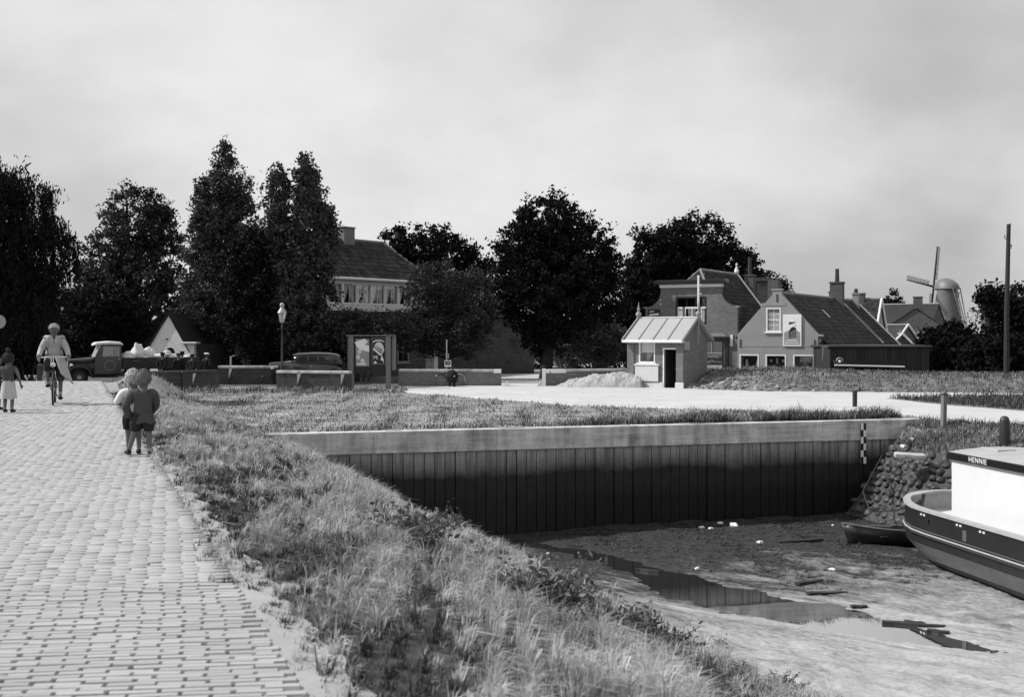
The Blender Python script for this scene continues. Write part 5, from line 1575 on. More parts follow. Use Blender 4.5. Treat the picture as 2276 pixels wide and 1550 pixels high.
low_wall('long brick wall behind the notice board with a white end block', px(886, 822, 61.6), px(1114, 823, 61.4), .90, 'concrete', 'brick_shed', endblock=((4.98, 5.36),))
low_wall('brick wall right of the lane gap with white end blocks', px(1212, 822, 61.2), px(1402, 823, 63), .90, 'concrete', 'brick_shed', endblock=((0, .22), (.30, 1.15)))
for i, (xx, lab) in enumerate(((1209, 'white painted corner post left of the right hand wall'), (1126, 'white stone foot at the end of the long brick wall'))):
    t = empty('corner_stone', W3(xx, 61 - i*.2), 0, lab, 'post')
    if i == 0:
        MB().box(-.09, .09, -.1, .1, 0, .95, ch=.02).obj('post', M['paint_white'], t)
        MB().prism([(-.45, 0), (-.1, 0), (-.1, .38)], -.1, .1).obj('foot', M['concrete_light'], t)
    else:
        MB().prism([(-.22, 0), (.22, 0), (.16, .16), (.02, .34), (-.04, .2), (-.2, .14)], -.12, .12).obj('foot', M['paint_white'], t)

# ---- heap of pale sand left of the office, rubble at the embankment's end
hp = MB(); vs, fs = [], []
n_, m_ = 110, 50
for i in range(n_+1):
    for j in range(m_+1):
        u, v = i/n_, j/m_
        x = 2.15 + u*4.4; y = 59.0 + v*2.4 + .6*(1-u)
        hh_ = .76*math.sin(math.pi*min(1, u*.60+.0))**.8*math.sin(math.pi*v)**.7 if u < .99 else .70*math.sin(math.pi*v)
        ed_ = min(1, 6*math.sin(math.pi*v))*min(1, u*8)
        hh_ += ed_*(.16*mnoise.noise(Vector((x*1.3, y*1.6, 1))) + .10*mnoise.noise(Vector((x*3.4, y*3.4, 4))) + .06*mnoise.noise(Vector((x*8, y*8, 2))) + .03*mnoise.noise(Vector((x*17, y*17, 2))))
        vs.append((x, y, max(hh_, -.02)))
for i in range(n_):
    for j in range(m_):
        a = i*(m_+1)+j; fs.append((a, a+1, a+m_+2, a+m_+1))
o = hp.add(vs, fs).obj('sand_heap', M['sand_heap'], smooth=True); put(o, 'heap of pale sand and rubble left of the brick office', 'heap')
rs = random.Random(9)
rub = []
for k in range(5):
    ph = [rs.uniform(0, 6) for _ in range(3)]
    rub.append(MB().ball((0, 0, 0), (.15, .11, .085), 7, 5, f=lambda p: 1+.22*math.sin(p.x*3+ph[0])+.2*math.sin(p.y*4+ph[1])).mesh('rubble_stone', M['rubble']))
rbh = empty('rubble_slope', (10, 57, 0), 0, 'scattered pale rubble stones on the left end of the embankment', 'rubble')
for k in range(130):
    x = 8.7 + abs(rs.gauss(0, 2.3)); 
    if x > 17: continue
    y = float(np.interp(x, [7.5, 11.7, 17.6], [59.6, 55.4, 54.4])) + rs.uniform(-.25, 1.5)*(1 if x < 13 else .5)
    z = float(embz(np.array([x]), np.array([y]))[0])
    q = bpy.data.objects.new('stone', rub[rs.randrange(5)]); q.parent = rbh; q.location = (x-10, y-57, max(z, .05)+.02)
    q.scale = [rs.uniform(.5, 1.25)]*3; q.rotation_euler = (rs.uniform(-.4, .4), rs.uniform(-.4, .4), rs.uniform(0, 6)); COL.objects.link(q)
# ================================================================== people
def skin(verts, edges, rad, sub=2, smooth_=False):
    """continuous tapered surface grown round a skeleton -> (verts, faces)"""
    me = bpy.data.meshes.new('sk'); me.from_pydata([tuple(v) for v in verts], edges, [])
    ob = bpy.data.objects.new('sk', me); COL.objects.link(ob)
    md = ob.modifiers.new('skin', 'SKIN'); md.use_smooth_shade = True
    for i, r in enumerate(rad):
        sv = me.skin_vertices[0].data[i]
        sv.radius = r if isinstance(r, tuple) else (r, r)
        sv.use_root = (i == 0)
    if smooth_:
        sm = ob.modifiers.new('smooth', 'SMOOTH'); sm.factor = .4; sm.iterations = 2
    s2 = ob.modifiers.new('sub', 'SUBSURF'); s2.levels = sub; s2.render_levels = sub
    bpy.context.view_layer.update()
    ev = ob.evaluated_get(bpy.context.evaluated_depsgraph_get())
    m2 = ev.to_mesh()
    vs = [tuple(v.co) for v in m2.vertices]; fs = [tuple(p.vertices) for p in m2.polygons]
    ev.to_mesh_clear()
    bpy.data.objects.remove(ob); bpy.data.meshes.remove(me)
    return vs, fs

def chain_mesh(pts, rad, sub=1):
    return skin(pts, [(i, i+1) for i in range(len(pts)-1)], rad, sub)

def figure(name, label, loc, rz, h, J, child=False, cat='person', skin_mat='skin', group=None, fat=1.0, wear=None, seed_=0.0):
    """one continuous body in pose J (joint -> point in units of height, facing -y). Returns the thing and a scaler"""
    t = empty(name, loc, rz, label, cat, group)
    P = {k: Vector(v)*h for k, v in J.items()}
    order = ['pelvis', 'spine', 'chest', 'neck', 'skull', 'crown']
    order += [a+s for s in 'LR' for a in ('hip', 'knee', 'ankle', 'toe')] + [a+s for s in 'LR' for a in ('shoulder', 'elbow', 'wrist', 'palm')]
    base = {'pelvis': .070, 'spine': .062, 'chest': .070, 'neck': .030, 'skull': .052, 'crown': .045, 'hip': .052, 'knee': .033, 'ankle': .021, 'toe': .018, 'shoulder': .038, 'elbow': .025, 'wrist': .017, 'palm': .018}
    if child: base.update(skull=.080, crown=.070, neck=.034, hip=.050, knee=.036, ankle=.025, toe=.022)
    idx = {k: i for i, k in enumerate(order)}
    E = [('pelvis', 'spine'), ('spine', 'chest'), ('chest', 'neck'), ('neck', 'skull'), ('skull', 'crown')]
    for s in 'LR':
        E += [('pelvis', 'hip'+s), ('hip'+s, 'knee'+s), ('knee'+s, 'ankle'+s), ('ankle'+s, 'toe'+s), ('chest', 'shoulder'+s), ('shoulder'+s, 'elbow'+s), ('elbow'+s, 'wrist'+s), ('wrist'+s, 'palm'+s)]
    def rd(k):
        r = base[k.rstrip('LR')]*h*fat
        if k in ('pelvis', 'spine', 'chest'): return (r*1.18, r*.86)
        return r
    vs, fs = skin([P[k] for k in order], [(idx[a], idx[b]) for a, b in E], [rd(k) for k in order])
    mb = MB().add(vs, fs)
    mats = [M[skin_mat], M['hair_dark']]
    if wear:                                               # clothed stretches of the one body surface
        segs = [(P[a], P[b], a) for a, b in E]
        VA = np.array(vs); cen = np.array([VA[list(f)].mean(0) for f in fs])
        bd = np.full(len(cen), 1e9); bi = np.zeros(len(cen), int); bt = np.zeros(len(cen))
        for i_, (a, b, _) in enumerate(segs):
            a, b = np.array(a), np.array(b); d_ = b-a; tt_ = np.clip(((cen-a)@d_)/(d_@d_), 0, 1)
            ds = np.linalg.norm(cen-(a+tt_[:, None]*d_), axis=1); k_ = ds < bd
            bd = np.where(k_, ds, bd); bi = np.where(k_, i_, bi); bt = np.where(k_, tt_, bt)
        reg = []
        for q in range(len(fs)):
            a, b = E[bi[q]]; tt_ = bt[q]
            pr = None
            if (a, b) in (('pelvis', 'spine'), ('spine', 'chest')) or (a == 'chest' and b.startswith('shoulder')) or ((a, b) == ('chest', 'neck') and tt_ < .6): pr = 'torso'
            elif a.startswith('shoulder'): pr = 'sleeve'
            elif a.startswith('elbow'): pr = 'forearm'
            elif a == 'pelvis' and b.startswith('hip'): pr = 'hips'
            elif a.startswith('hip'): pr = 'hips' if tt_ < .75 else 'knee'
            elif a.startswith('knee'): pr = 'shin'
            reg.append(pr)
        VN = np.zeros_like(VA)
        for f_ in fs:
            n_ = np.cross(VA[f_[1]]-VA[f_[0]], VA[f_[2]]-VA[f_[0]])
            for v_ in f_: VN[v_] += n_
        VN /= np.linalg.norm(VN, axis=1)[:, None] + 1e-12
        if (VN*(VA-VA.mean(0))).sum() < 0: VN = -VN
        for gname, gm, regs, offs in wear:
            sel = [f_ for f_, r_ in zip(fs, reg) if r_ in regs]
            used = sorted({v_ for f_ in sel for v_ in f_}); mp_ = {v_: i_ for i_, v_ in enumerate(used)}
            gv = []
            for v_ in used:
                w_ = mnoise.noise(Vector(VA[v_])*(9.0/h) + Vector((seed_, 0, 0)))*.5 + mnoise.noise(Vector(VA[v_])*(22.0/h))*.35
                gv.append(VA[v_] + VN[v_]*h*(offs + .007*w_))
            g_ = MB().add(gv, [[mp_[v_] for v_ in f_] for f_ in sel]).obj(gname, M[gm], t, True)
            so_ = g_.modifiers.new('cloth', 'SOLIDIFY'); so_.thickness = .008*h; so_.offset = -1
    # head: nose, ears, eyes, mouth; fingers
    up = (P['crown'] - P['neck']).normalized()
    fw = Vector(J.get('_face', (0, -1, 0))); fw = (fw - up*fw.dot(up)).normalized(); sd_ = up.cross(fw)
    hr = base['skull']*h
    hc = P['skull'].lerp(P['crown'], .35)
    def hp_(a, b, c): return hc + sd_*a*hr + fw*b*hr + up*c*hr
    mb.ball(hp_(0, .12, .05), (hr*.98, hr*1.04, hr*1.12), 12, 9)
    mb.ball(hp_(0, .30, -.62), (hr*.62, hr*.62, hr*.52), 10, 7)
    mb.add([hp_(-.14, 1.12, -.22), hp_(.14, 1.12, -.22), hp_(0, 1.42, -.20), hp_(0, 1.10, .22)], [(0, 1, 2), (0, 2, 3), (1, 3, 2), (0, 3, 1)])
    for s in (-1, 1):
        mb.ball(hp_(s*1.0, .05, -.10), (hr*.14, hr*.22, hr*.28), 8, 6)
        mb.ball(hp_(s*.38, 1.02, .14), (hr*.15, hr*.12, hr*.10), 8, 6, 1)
        mb.ball(hp_(s*.38, 1.06, .32), (hr*.20, hr*.08, hr*.045), 6, 4, 1)
    mb.ball(hp_(0, .98, -.58), (hr*.26, hr*.12, hr*.055), 8, 5, 1)
    for s in 'LR':
        w, p = P['wrist'+s], P['palm'+s]
        dr = (p - w).normalized(); ax = dr.orthogonal().normalized(); bx = dr.cross(ax)
        cu = Vector(J.get('_curl'+s, (0, 0, 0)))
        for k in range(4):
            o_ = ax*(k-1.5)*.0085*h
            L = (.042, .048, .045, .036)[k]*h
            q0 = p + o_; q1 = q0 + dr*L*.55 + cu*L*.25; q2 = q1 + dr*L*.45*(.4 if cu.length else 1) + cu*L*.5 + bx*.006*h
            mb.tube([q0, q1, q2], [.0068*h, .006*h, .0045*h], 6)
        mb.tube([w.lerp(p, .5), w.lerp(p, .9) + ax*.022*h, p + ax*.028*h + dr*.018*h], [.008*h, .007*h, .005*h], 6)
    b = mb.obj('body', mats, t, True)
    return t, P, h

def garment(t, name, mat, pts, edges, rad, sub=2):
    vs, fs = skin(pts, edges, [(r[0]*1.12, r[1]*1.12) if isinstance(r, tuple) else r*1.12 for r in rad], sub, True)
    return MB().add(vs, fs).obj(name, M[mat], t, True)

def hair_cap(t, P, h, mat, child=False, face=(0, -1, 0), bulk=1.16, low=-.35, seed=1, curl=.10, back=.18):
    base = (.080 if child else .052)*h
    up = (P['crown'] - P['neck']).normalized(); fw = Vector(face); fw = (fw - up*fw.dot(up)).normalized(); sd_ = up.cross(fw)
    c = P['skull'].lerp(P['crown'], .35) - fw*base*back*.4 + up*base*.12
    mb = MB(); n, m = 22, 12; vs, fs = [], []
    for i in range(m+1):
        for j in range(n):
            ph = 2*math.pi*j/n
            front = (1 + math.cos(ph))/2                   # 1 at the face
            zlow = low*(1-front) + .42*front               # hairline rises over the forehead
            if front < .35: zlow = low - .25*back
            th = (i/m)*math.acos(max(-1, min(1, zlow)))
            dvec = (fw*math.cos(ph) + sd_*math.sin(ph))*math.sin(th) + up*math.cos(th)
            k = bulk*(1 + curl*mnoise.noise(Vector((dvec.x*3+seed, dvec.y*3, dvec.z*3))) + curl*.7*mnoise.noise(dvec*7+Vector((seed, 0, 0))))
            vs.append(c + Vector((dvec.x*base, dvec.y*base, dvec.z*base*1.08))*k)
    for i in range(m):
        for j in range(n):
            fs.append((i*n+j, i*n+(j+1) % n, (i+1)*n+(j+1) % n, (i+1)*n+j))
    # inner lip
    b0 = len(vs)
    for j in range(n): vs.append(c + (vs[m*n+j]-c)*.86)
    for j in range(n): fs.append((m*n+j, m*n+(j+1) % n, b0+(j+1) % n, b0+j))
    mb.add(vs, fs)
    rg = random.Random(seed)
    for q in range(420):                                   # locks lying over the cap
        i_ = rg.randrange(1, m); j_ = rg.randrange(n)
        p0 = Vector(vs[i_*n+j_]); p1 = Vector(vs[min(i_+1+rg.randrange(2), m)*n+(j_+rg.choice((-1, 0, 0, 1))) % n])
        nr = (p0-c).normalized(); dl = (p1-p0)
        if dl.length < 1e-4: continue
        sdv_ = dl.cross(nr).normalized()*base*rg.uniform(.05, .11)
        lift = nr*base*rg.uniform(.02, .10)
        tip_ = p0 + dl*rg.uniform(1.2, 2.2) + nr*base*rg.uniform(-.04, .16)
        mb.add([p0 - sdv_ + lift*.3, p0 + sdv_ + lift*.3, p0 + dl*.7 + sdv_*.9 + lift*1.4, p0 + dl*.7 - sdv_*.9 + lift*1.4, tip_], [(0, 1, 2, 3), (3, 2, 4)])
    return mb.obj('hair', M[mat], t)

def shoe(t, P, s, h, mat='leather', k=1.0):
    a, b = P['ankle'+s], P['toe'+s]
    d_ = (b-a); d_.z = 0; d_.normalize()
    r = .026*h*k
    heel = Vector((a.x, a.y, b.z)) - d_*r*1.1
    pts = [heel + Vector((0, 0, .006*h)), Vector((a.x, a.y, b.z)) + d_*r*.8, b + d_*r*.7]
    vs, fs = chain_mesh(pts, [r, r*1.05, r*.85], 2)
    z0 = min(heel.z, b.z) - .018*h
    vs = [(x, y, max(z, z0)) for x, y, z in vs]
    vs2, fs2 = chain_mesh([a + Vector((0, 0, .012*h)), a - Vector((0, 0, .02*h))], [r*.98, r*1.0], 1)
    MB().add(vs, fs).add(vs2, fs2).obj('shoe', M[mat], t, True)

def sock(t, P, s, h, f=.45, mat='sock', r=.030):
    a, k = P['ankle'+s], P['knee'+s]
    tp = a.lerp(k, f)
    vs, fs = chain_mesh([a - Vector((0, 0, .01*h)), a.lerp(tp, .5), tp], [r*.86*h, r*.98*h, r*1.16*h], 1)
    MB().add(vs, fs).obj('sock', M[mat], t, True)

def skirt(t, c, r0, r1, z0, z1, mat, name='skirt', n=28, sq=.75, wave=.05, off=(0, 0), seed=0, slit=None):
    """tube of cloth hanging from z1 to z0"""
    mb = MB(); vs, fs = [], []; m = 8
    for i in range(m+1):
        f = i/m
        for j in range(n):
            a = 2*math.pi*j/n
            r = r1 + (r0-r1)*f + wave*f*r0*math.sin(a*7+seed)
            vs.append((c[0] + off[0]*f + math.cos(a)*r, c[1] + off[1]*f + math.sin(a)*r*sq, z1 + (z0-z1)*f + .012*math.sin(a*5+seed)*f))
    for i in range(m):
        for j in range(n):
            fs.append((i*n+j, i*n+(j+1) % n, (i+1)*n+(j+1) % n, (i+1)*n+j))
    return mb.add(vs, fs).obj(name, M[mat], t, True)

CH_J = dict(pelvis=(0, 0, .46), spine=(0, .005, .56), chest=(0, .005, .67), neck=(0, 0, .765), skull=(0, -.005, .845), crown=(0, 0, .93),
            hipL=(-.055, 0, .44), kneeL=(-.058, -.012, .255), ankleL=(-.058, .012, .055), toeL=(-.066, -.075, .026),
            hipR=(.055, 0, .44), kneeR=(.058, -.012, .255), ankleR=(.058, .012, .055), toeR=(.066, -.075, .026),
            shoulderL=(-.115, .0, .72), elbowL=(-.15, .02, .585), wristL=(-.15, -.02, .465), palmL=(-.148, -.035, .43),
            shoulderR=(.115, .0, .72), elbowR=(.15, .02, .585), wristR=(.15, -.02, .465), palmR=(.148, -.035, .43))
AD_J = dict(pelvis=(0, 0, .525), spine=(0, .005, .62), chest=(0, .005, .735), neck=(0, .0, .845), skull=(0, -.012, .905), crown=(0, -.006, .962),
            hipL=(-.052, 0, .50), kneeL=(-.055, -.01, .28), ankleL=(-.055, .012, .05), toeL=(-.065, -.085, .02),
            hipR=(.052, 0, .50), kneeR=(.055, -.01, .28), ankleR=(.055, .012, .05), toeR=(.065, -.085, .02),
            shoulderL=(-.105, .0, .80), elbowL=(-.135, .01, .64), wristL=(-.13, -.03, .50), palmL=(-.13, -.045, .46),
            shoulderR=(.105, .0, .80), elbowR=(.135, .01, .64), wristR=(.13, -.03, .50), palmR=(.13, -.045, .46))

ROADZ = 1.222
def roadpt(pxx, pyy):
    """point of the road surface seen at a photo pixel"""
    d_ = dof(pyy, ROADZ); X = (pxx-CX)/F*d_
    z_ = float(H(np.array([X]), np.array([d_]))[0]) + .022
    return Vector((X, d_, z_))

# ---- two boys, seen from behind
def boys():
    hB = 1.08
    # boy in front: grey jersey, hands clasped at his right, weight on the left leg
    J = dict(CH_J)
    J.update(pelvis=(.0, 0, .455), chest=(-.012, .0, .665), neck=(-.01, 0, .765), skull=(.0, -.01, .845), crown=(.008, -.012, .93), hipL=(-.055, 0, .435), kneeL=(-.062, .0, .25), ankleL=(-.075, .02, .055), toeL=(-.075, -.06, .026),
             hipR=(.06, 0, .435), kneeR=(.10, -.03, .26), ankleR=(.155, -.06, .075), toeR=(.17, -.13, .045),
             elbowR=(.185, .03, .575), wristR=(.155, -.03, .46), palmR=(.135, -.045, .435), elbowL=(-.14, -.05, .59), wristL=(-.09, -.11, .50), palmL=(-.05, -.12, .48), _face=(.15, -1, 0))
    p = roadpt(318, 1016)
    t, P, h = figure('person', 'fair haired boy in a grey jersey and dark shorts seen from behind', p, R(193), hB, J, True, skin_mat='skin_tan', wear=[('jersey', 'cloth_grey', ('torso', 'sleeve', 'forearm'), 0.022), ('shorts', 'cloth_dark', ('hips',), 0.02)])
    hair_cap(t, P, h, 'hair_fair', True, (.15, -1, 0), 1.14, -.62, 3, .12, .5)
    jv = ['spine', 'pelvis', 'chest', 'neck', 'shoulderL', 'elbowL', 'wristL', 'shoulderR', 'elbowR', 'wristR']
    jp = [P[k].copy() for k in jv]; jp[3] = P['neck'].lerp(P['chest'], .25)
    skirt(t, (P['pelvis'].x-.02, P['pelvis'].y+.01), .118*h, .085*h, P['pelvis'].z-.075*h, P['pelvis'].z+.05*h, 'cloth_grey', 'jersey_hem', sq=.8, wave=.04)
    for s in 'LR':
        a, k = P['hip'+s], P['knee'+s]
        vs, fs = chain_mesh([a + Vector((0, 0, .05*h)), a.lerp(k, .3), a.lerp(k, .80)], [(.082*h), .080*h, .074*h], 1)
        MB().add(vs, fs).obj('shorts_leg', M['cloth_dark'], t, True)
        shoe(t, P, s, h, k=1.15)
    sock(t, P, 'L', h, .30, 'sock', .029)
    # boy behind: pale shirt, dark braces and shorts
    J = dict(CH_J)
    J.update(elbowL=(-.19, .0, .60), wristL=(-.10, -.05, .565), palmL=(-.06, -.06, .56), elbowR=(.17, .02, .60), wristR=(.11, -.06, .55), palmR=(.08, -.07, .54), _face=(-.5, -1, 0))
    # seen from behind his left is the picture's left after turning
    for a in ('shoulder', 'elbow', 'wrist', 'palm'):
        J[a+'L'], J[a+'R'] = tuple(np.array(J[a+'R'])*np.array((-1, 1, 1))), tuple(np.array(J[a+'L'])*np.array((-1, 1, 1)))
    p = roadpt(297, 1011)
    t, P, h = figure('person', 'blond boy in a white shirt with dark braces beside the other boy', p, R(212), hB*1.0, J, True, skin_mat='skin_tan', wear=[('shirt', 'cloth_white', ('torso', 'sleeve'), 0.016), ('shorts', 'cloth_black', ('hips',), 0.022)])
    hair_cap(t, P, h, 'hair_blond', True, (-.5, -1, 0), 1.12, -.55, 8, .10, .4)
    jp = [P[k].copy() for k in jv]; jp[3] = P['neck'].lerp(P['chest'], .25)
    for nm, i in (('elbowL', 5), ('elbowR', 8)): pass
    garment(t, 'overall_back', 'cloth_black', [P['pelvis'] + Vector((0, 0, -.03*h)), P['pelvis'].lerp(P['spine'], .6), P['spine'] + Vector((0, 0, .04*h))], [(0, 1), (1, 2)], [(.106*h, .085*h), (.102*h, .083*h), (.070*h, .082*h)])
    for s_ in (-1, 1):
        a0 = P['spine'] + Vector((s_*.035*h, .083*h, .03*h)); a1 = P['chest'] + Vector((s_*.055*h, .082*h, .03*h)); a2 = P['chest'] + Vector((s_*.062*h, .01*h, .085*h))
        MB().tube([a0, a1, a2], .013*h, 6).obj('brace', M['cloth_black'], t)
    for s in 'LR':
        a, k = P['hip'+s], P['knee'+s]
        vs, fs = chain_mesh([a + Vector((0, 0, .05*h)), a.lerp(k, .3), a.lerp(k, .76)], [.080*h, .078*h, .072*h], 1)
        MB().add(vs, fs).obj('shorts_leg', M['cloth_black'], t, True)
        sock(t, P, s, h, .55, 'sock', .028); shoe(t, P, s, h, k=1.1)
boys()

# ---- two girls at the left edge, seen from behind
def girl(label, pxx, pyy, hG, hairm, top, skirtm, bun, rz, seed):
    J = dict(CH_J); J.update(elbowL=(-.165, .0, .59), wristL=(-.18, -.03, .47), palmL=(-.185, -.05, .43), elbowR=(.155, .02, .585), wristR=(.15, -.0, .46), palmR=(.15, -.01, .42))
    t, P, h = figure('person', label, roadpt(pxx, pyy), rz, hG, J, True, skin_mat='skin_tan', wear=[('blouse', top, ('torso',), 0.014)])
    hair_cap(t, P, h, hairm, True, (0, -1, 0), 1.15, -.6, seed, .08, .35)
    if bun: MB().ball((P['crown'].x, P['crown'].y + .02*h, P['crown'].z + .085*h), (.036*h, .036*h, .045*h), 10, 7).obj('hair_bun', M[hairm], t, True)
    jv = ['spine', 'pelvis', 'chest', 'neck', 'shoulderL', 'shoulderR']
    jp = [P[k].copy() for k in jv]; jp[3] = P['neck'].lerp(P['chest'], .35)
    jp += [P['shoulderL'].lerp(P['elbowL'], .5), P['shoulderR'].lerp(P['elbowR'], .5)]
    skirt(t, (P['pelvis'].x, P['pelvis'].y), .135*h, .098*h, .225*h, .52*h, skirtm, 'skirt', wave=.06, sq=.82)
    for s in 'LR':
        sock(t, P, s, h, .25, 'cloth_mid', .027); shoe(t, P, s, h, k=1.1)
girl('girl with a dark topknot in a grey blouse and pale skirt', 19, 918, 1.17, 'hair_dark', 'cloth_grey', 'cloth_light', True, R(180), 4)
girl('fair haired girl in dark clothes cut by the left picture edge', -8, 912, 1.08, 'hair_fair', 'cloth_dark', 'cloth_dark', False, R(165), 6)

# ---- bicycles
def bicycle(name, label, loc, rz, k=1.0, mat='paint_black', group=None, steer=0.0, lean=0.0):
    """lady's roadster along +x (front wheel at +x)"""
    t = empty(name, loc, rz, label, 'bicycle', group); t.rotation_euler = (lean, 0, rz)
    r = .34*k; xb, xf = -.53*k, .55*k
    for x_, nm in ((xb, 'rear'), (xf, 'front')):
        w = MB().ring((0, 0, 0), (0, 1, 0), r-.02, .020*k, 32, 6).obj('wheel', M['rubber'], t)
        w.location = (x_, 0, r)
        MB().ring((0, 0, 0), (0, 1, 0), r-.048*k, .009*k, 30, 5).obj('rim', M['iron_light'], w)
        sp = MB()
        for i in range(16):
            a = 2*math.pi*i/16
            sp.tube([(.02*math.cos(a+.6), .02*(-1)**i, .02*math.sin(a+.6)), ((r-.05)*math.cos(a), 0, (r-.05)*math.sin(a))], .0022, 4)
        put(sp.obj('spokes', M['iron_light'], w), kind='stuff')
        MB().tube([(0, -.04, 0), (0, .04, 0)], .02, 8).obj('hub', M['iron_light'], w)
        if nm == 'front': w.rotation_euler = (0, 0, steer)
        MB().tube([(x_ + (r+.025)*math.cos(a), 0, r + (r+.025)*math.sin(a)) for a in np.linspace(R(15 if nm == 'front' else 20), R(165 if nm == 'front' else 195), 14)], .022*k, 6, flat=.5).obj('mudguard', M['paint_white'] if nm == 'rear' else M[mat], t)
    bb_ = (-.05*k, 0, .29*k); st = (-.20*k, 0, .78*k); hd = (.33*k, 0, .84*k); hb = (.37*k, 0, .66*k)
    fr_ = MB()
    for a, b_, q in ((bb_, st, .015), (bb_, hb, .017), ((-.10*k, 0, .52*k), hd, .014), (hb, hd, .018), ((xb, .05, r), bb_, .009), ((xb, -.05, r), bb_, .009), ((xb, .05, r), (-.17*k, 0, .68*k), .008), ((xb, -.05, r), (-.17*k, 0, .68*k), .008),
                     (hb, (.42*k, .05, .52*k), .011), (hb, (.42*k, -.05, .52*k), .011), ((.42*k, .05, .52*k), (xf, .05, r), .010), ((.42*k, -.05, .52*k), (xf, -.05, r), .010)):
        fr_.tube([a, b_], q*k, 7)
    fr_.obj('frame', M[mat], t)
    hbz = 1.02*k
    MB().tube([(.10*k, .30*k, hbz-.06*k), (.22*k, .27*k, hbz-.02*k), (.33*k, .12*k, hbz), (.33*k, 0, hbz), (.33*k, -.12*k, hbz), (.22*k, -.27*k, hbz-.02*k), (.10*k, -.30*k, hbz-.06*k)], .012*k, 7).obj('handlebar', M['chrome'], t)
    MB().tube([hd, (.33*k, 0, hbz)], .013*k, 7).obj('stem', M['chrome'], t)
    vs, fs = chain_mesh([(-.30*k, 0, .86*k), (-.20*k, 0, .87*k), (-.05*k, 0, .86*k)], [(.085*k, .04*k), (.07*k, .035*k), (.025*k, .02*k)], 1)
    MB().add(vs, fs).obj('saddle', M['leather'], t, True)
    MB().tube([st, (-.21*k, 0, .84*k)], .012*k, 7).obj('seat_post', M['chrome'], t)
    MB().prism([(-.56*k, .30*k), (-.02*k, .20*k), (.05*k, .28*k), (-.02*k, .38*k), (-.54*k, .40*k)], -.055*k, -.045*k).obj('chain_guard', M[mat], t)
    for s_ in (-1, 1):
        q = MB().tube([bb_, (bb_[0]+s_*.02, s_*.09*k, bb_[2]-s_*.165*k)], .009*k, 6); q.box(bb_[0]-.05, bb_[0]+.05, min(s_*.09*k, s_*.18*k), max(s_*.09*k, s_*.18*k), bb_[2]-s_*.165*k-.012, bb_[2]-s_*.165*k+.012)
        q.obj('pedal', M['rubber'], t)
    MB().lathe([(.03, 0), (.055, .02), (.055, .06), (.02, .10)], 10, (0, 0, 0)).obj('lamp', M['chrome'], t).location = (.44*k, 0, .80*k)
    return t

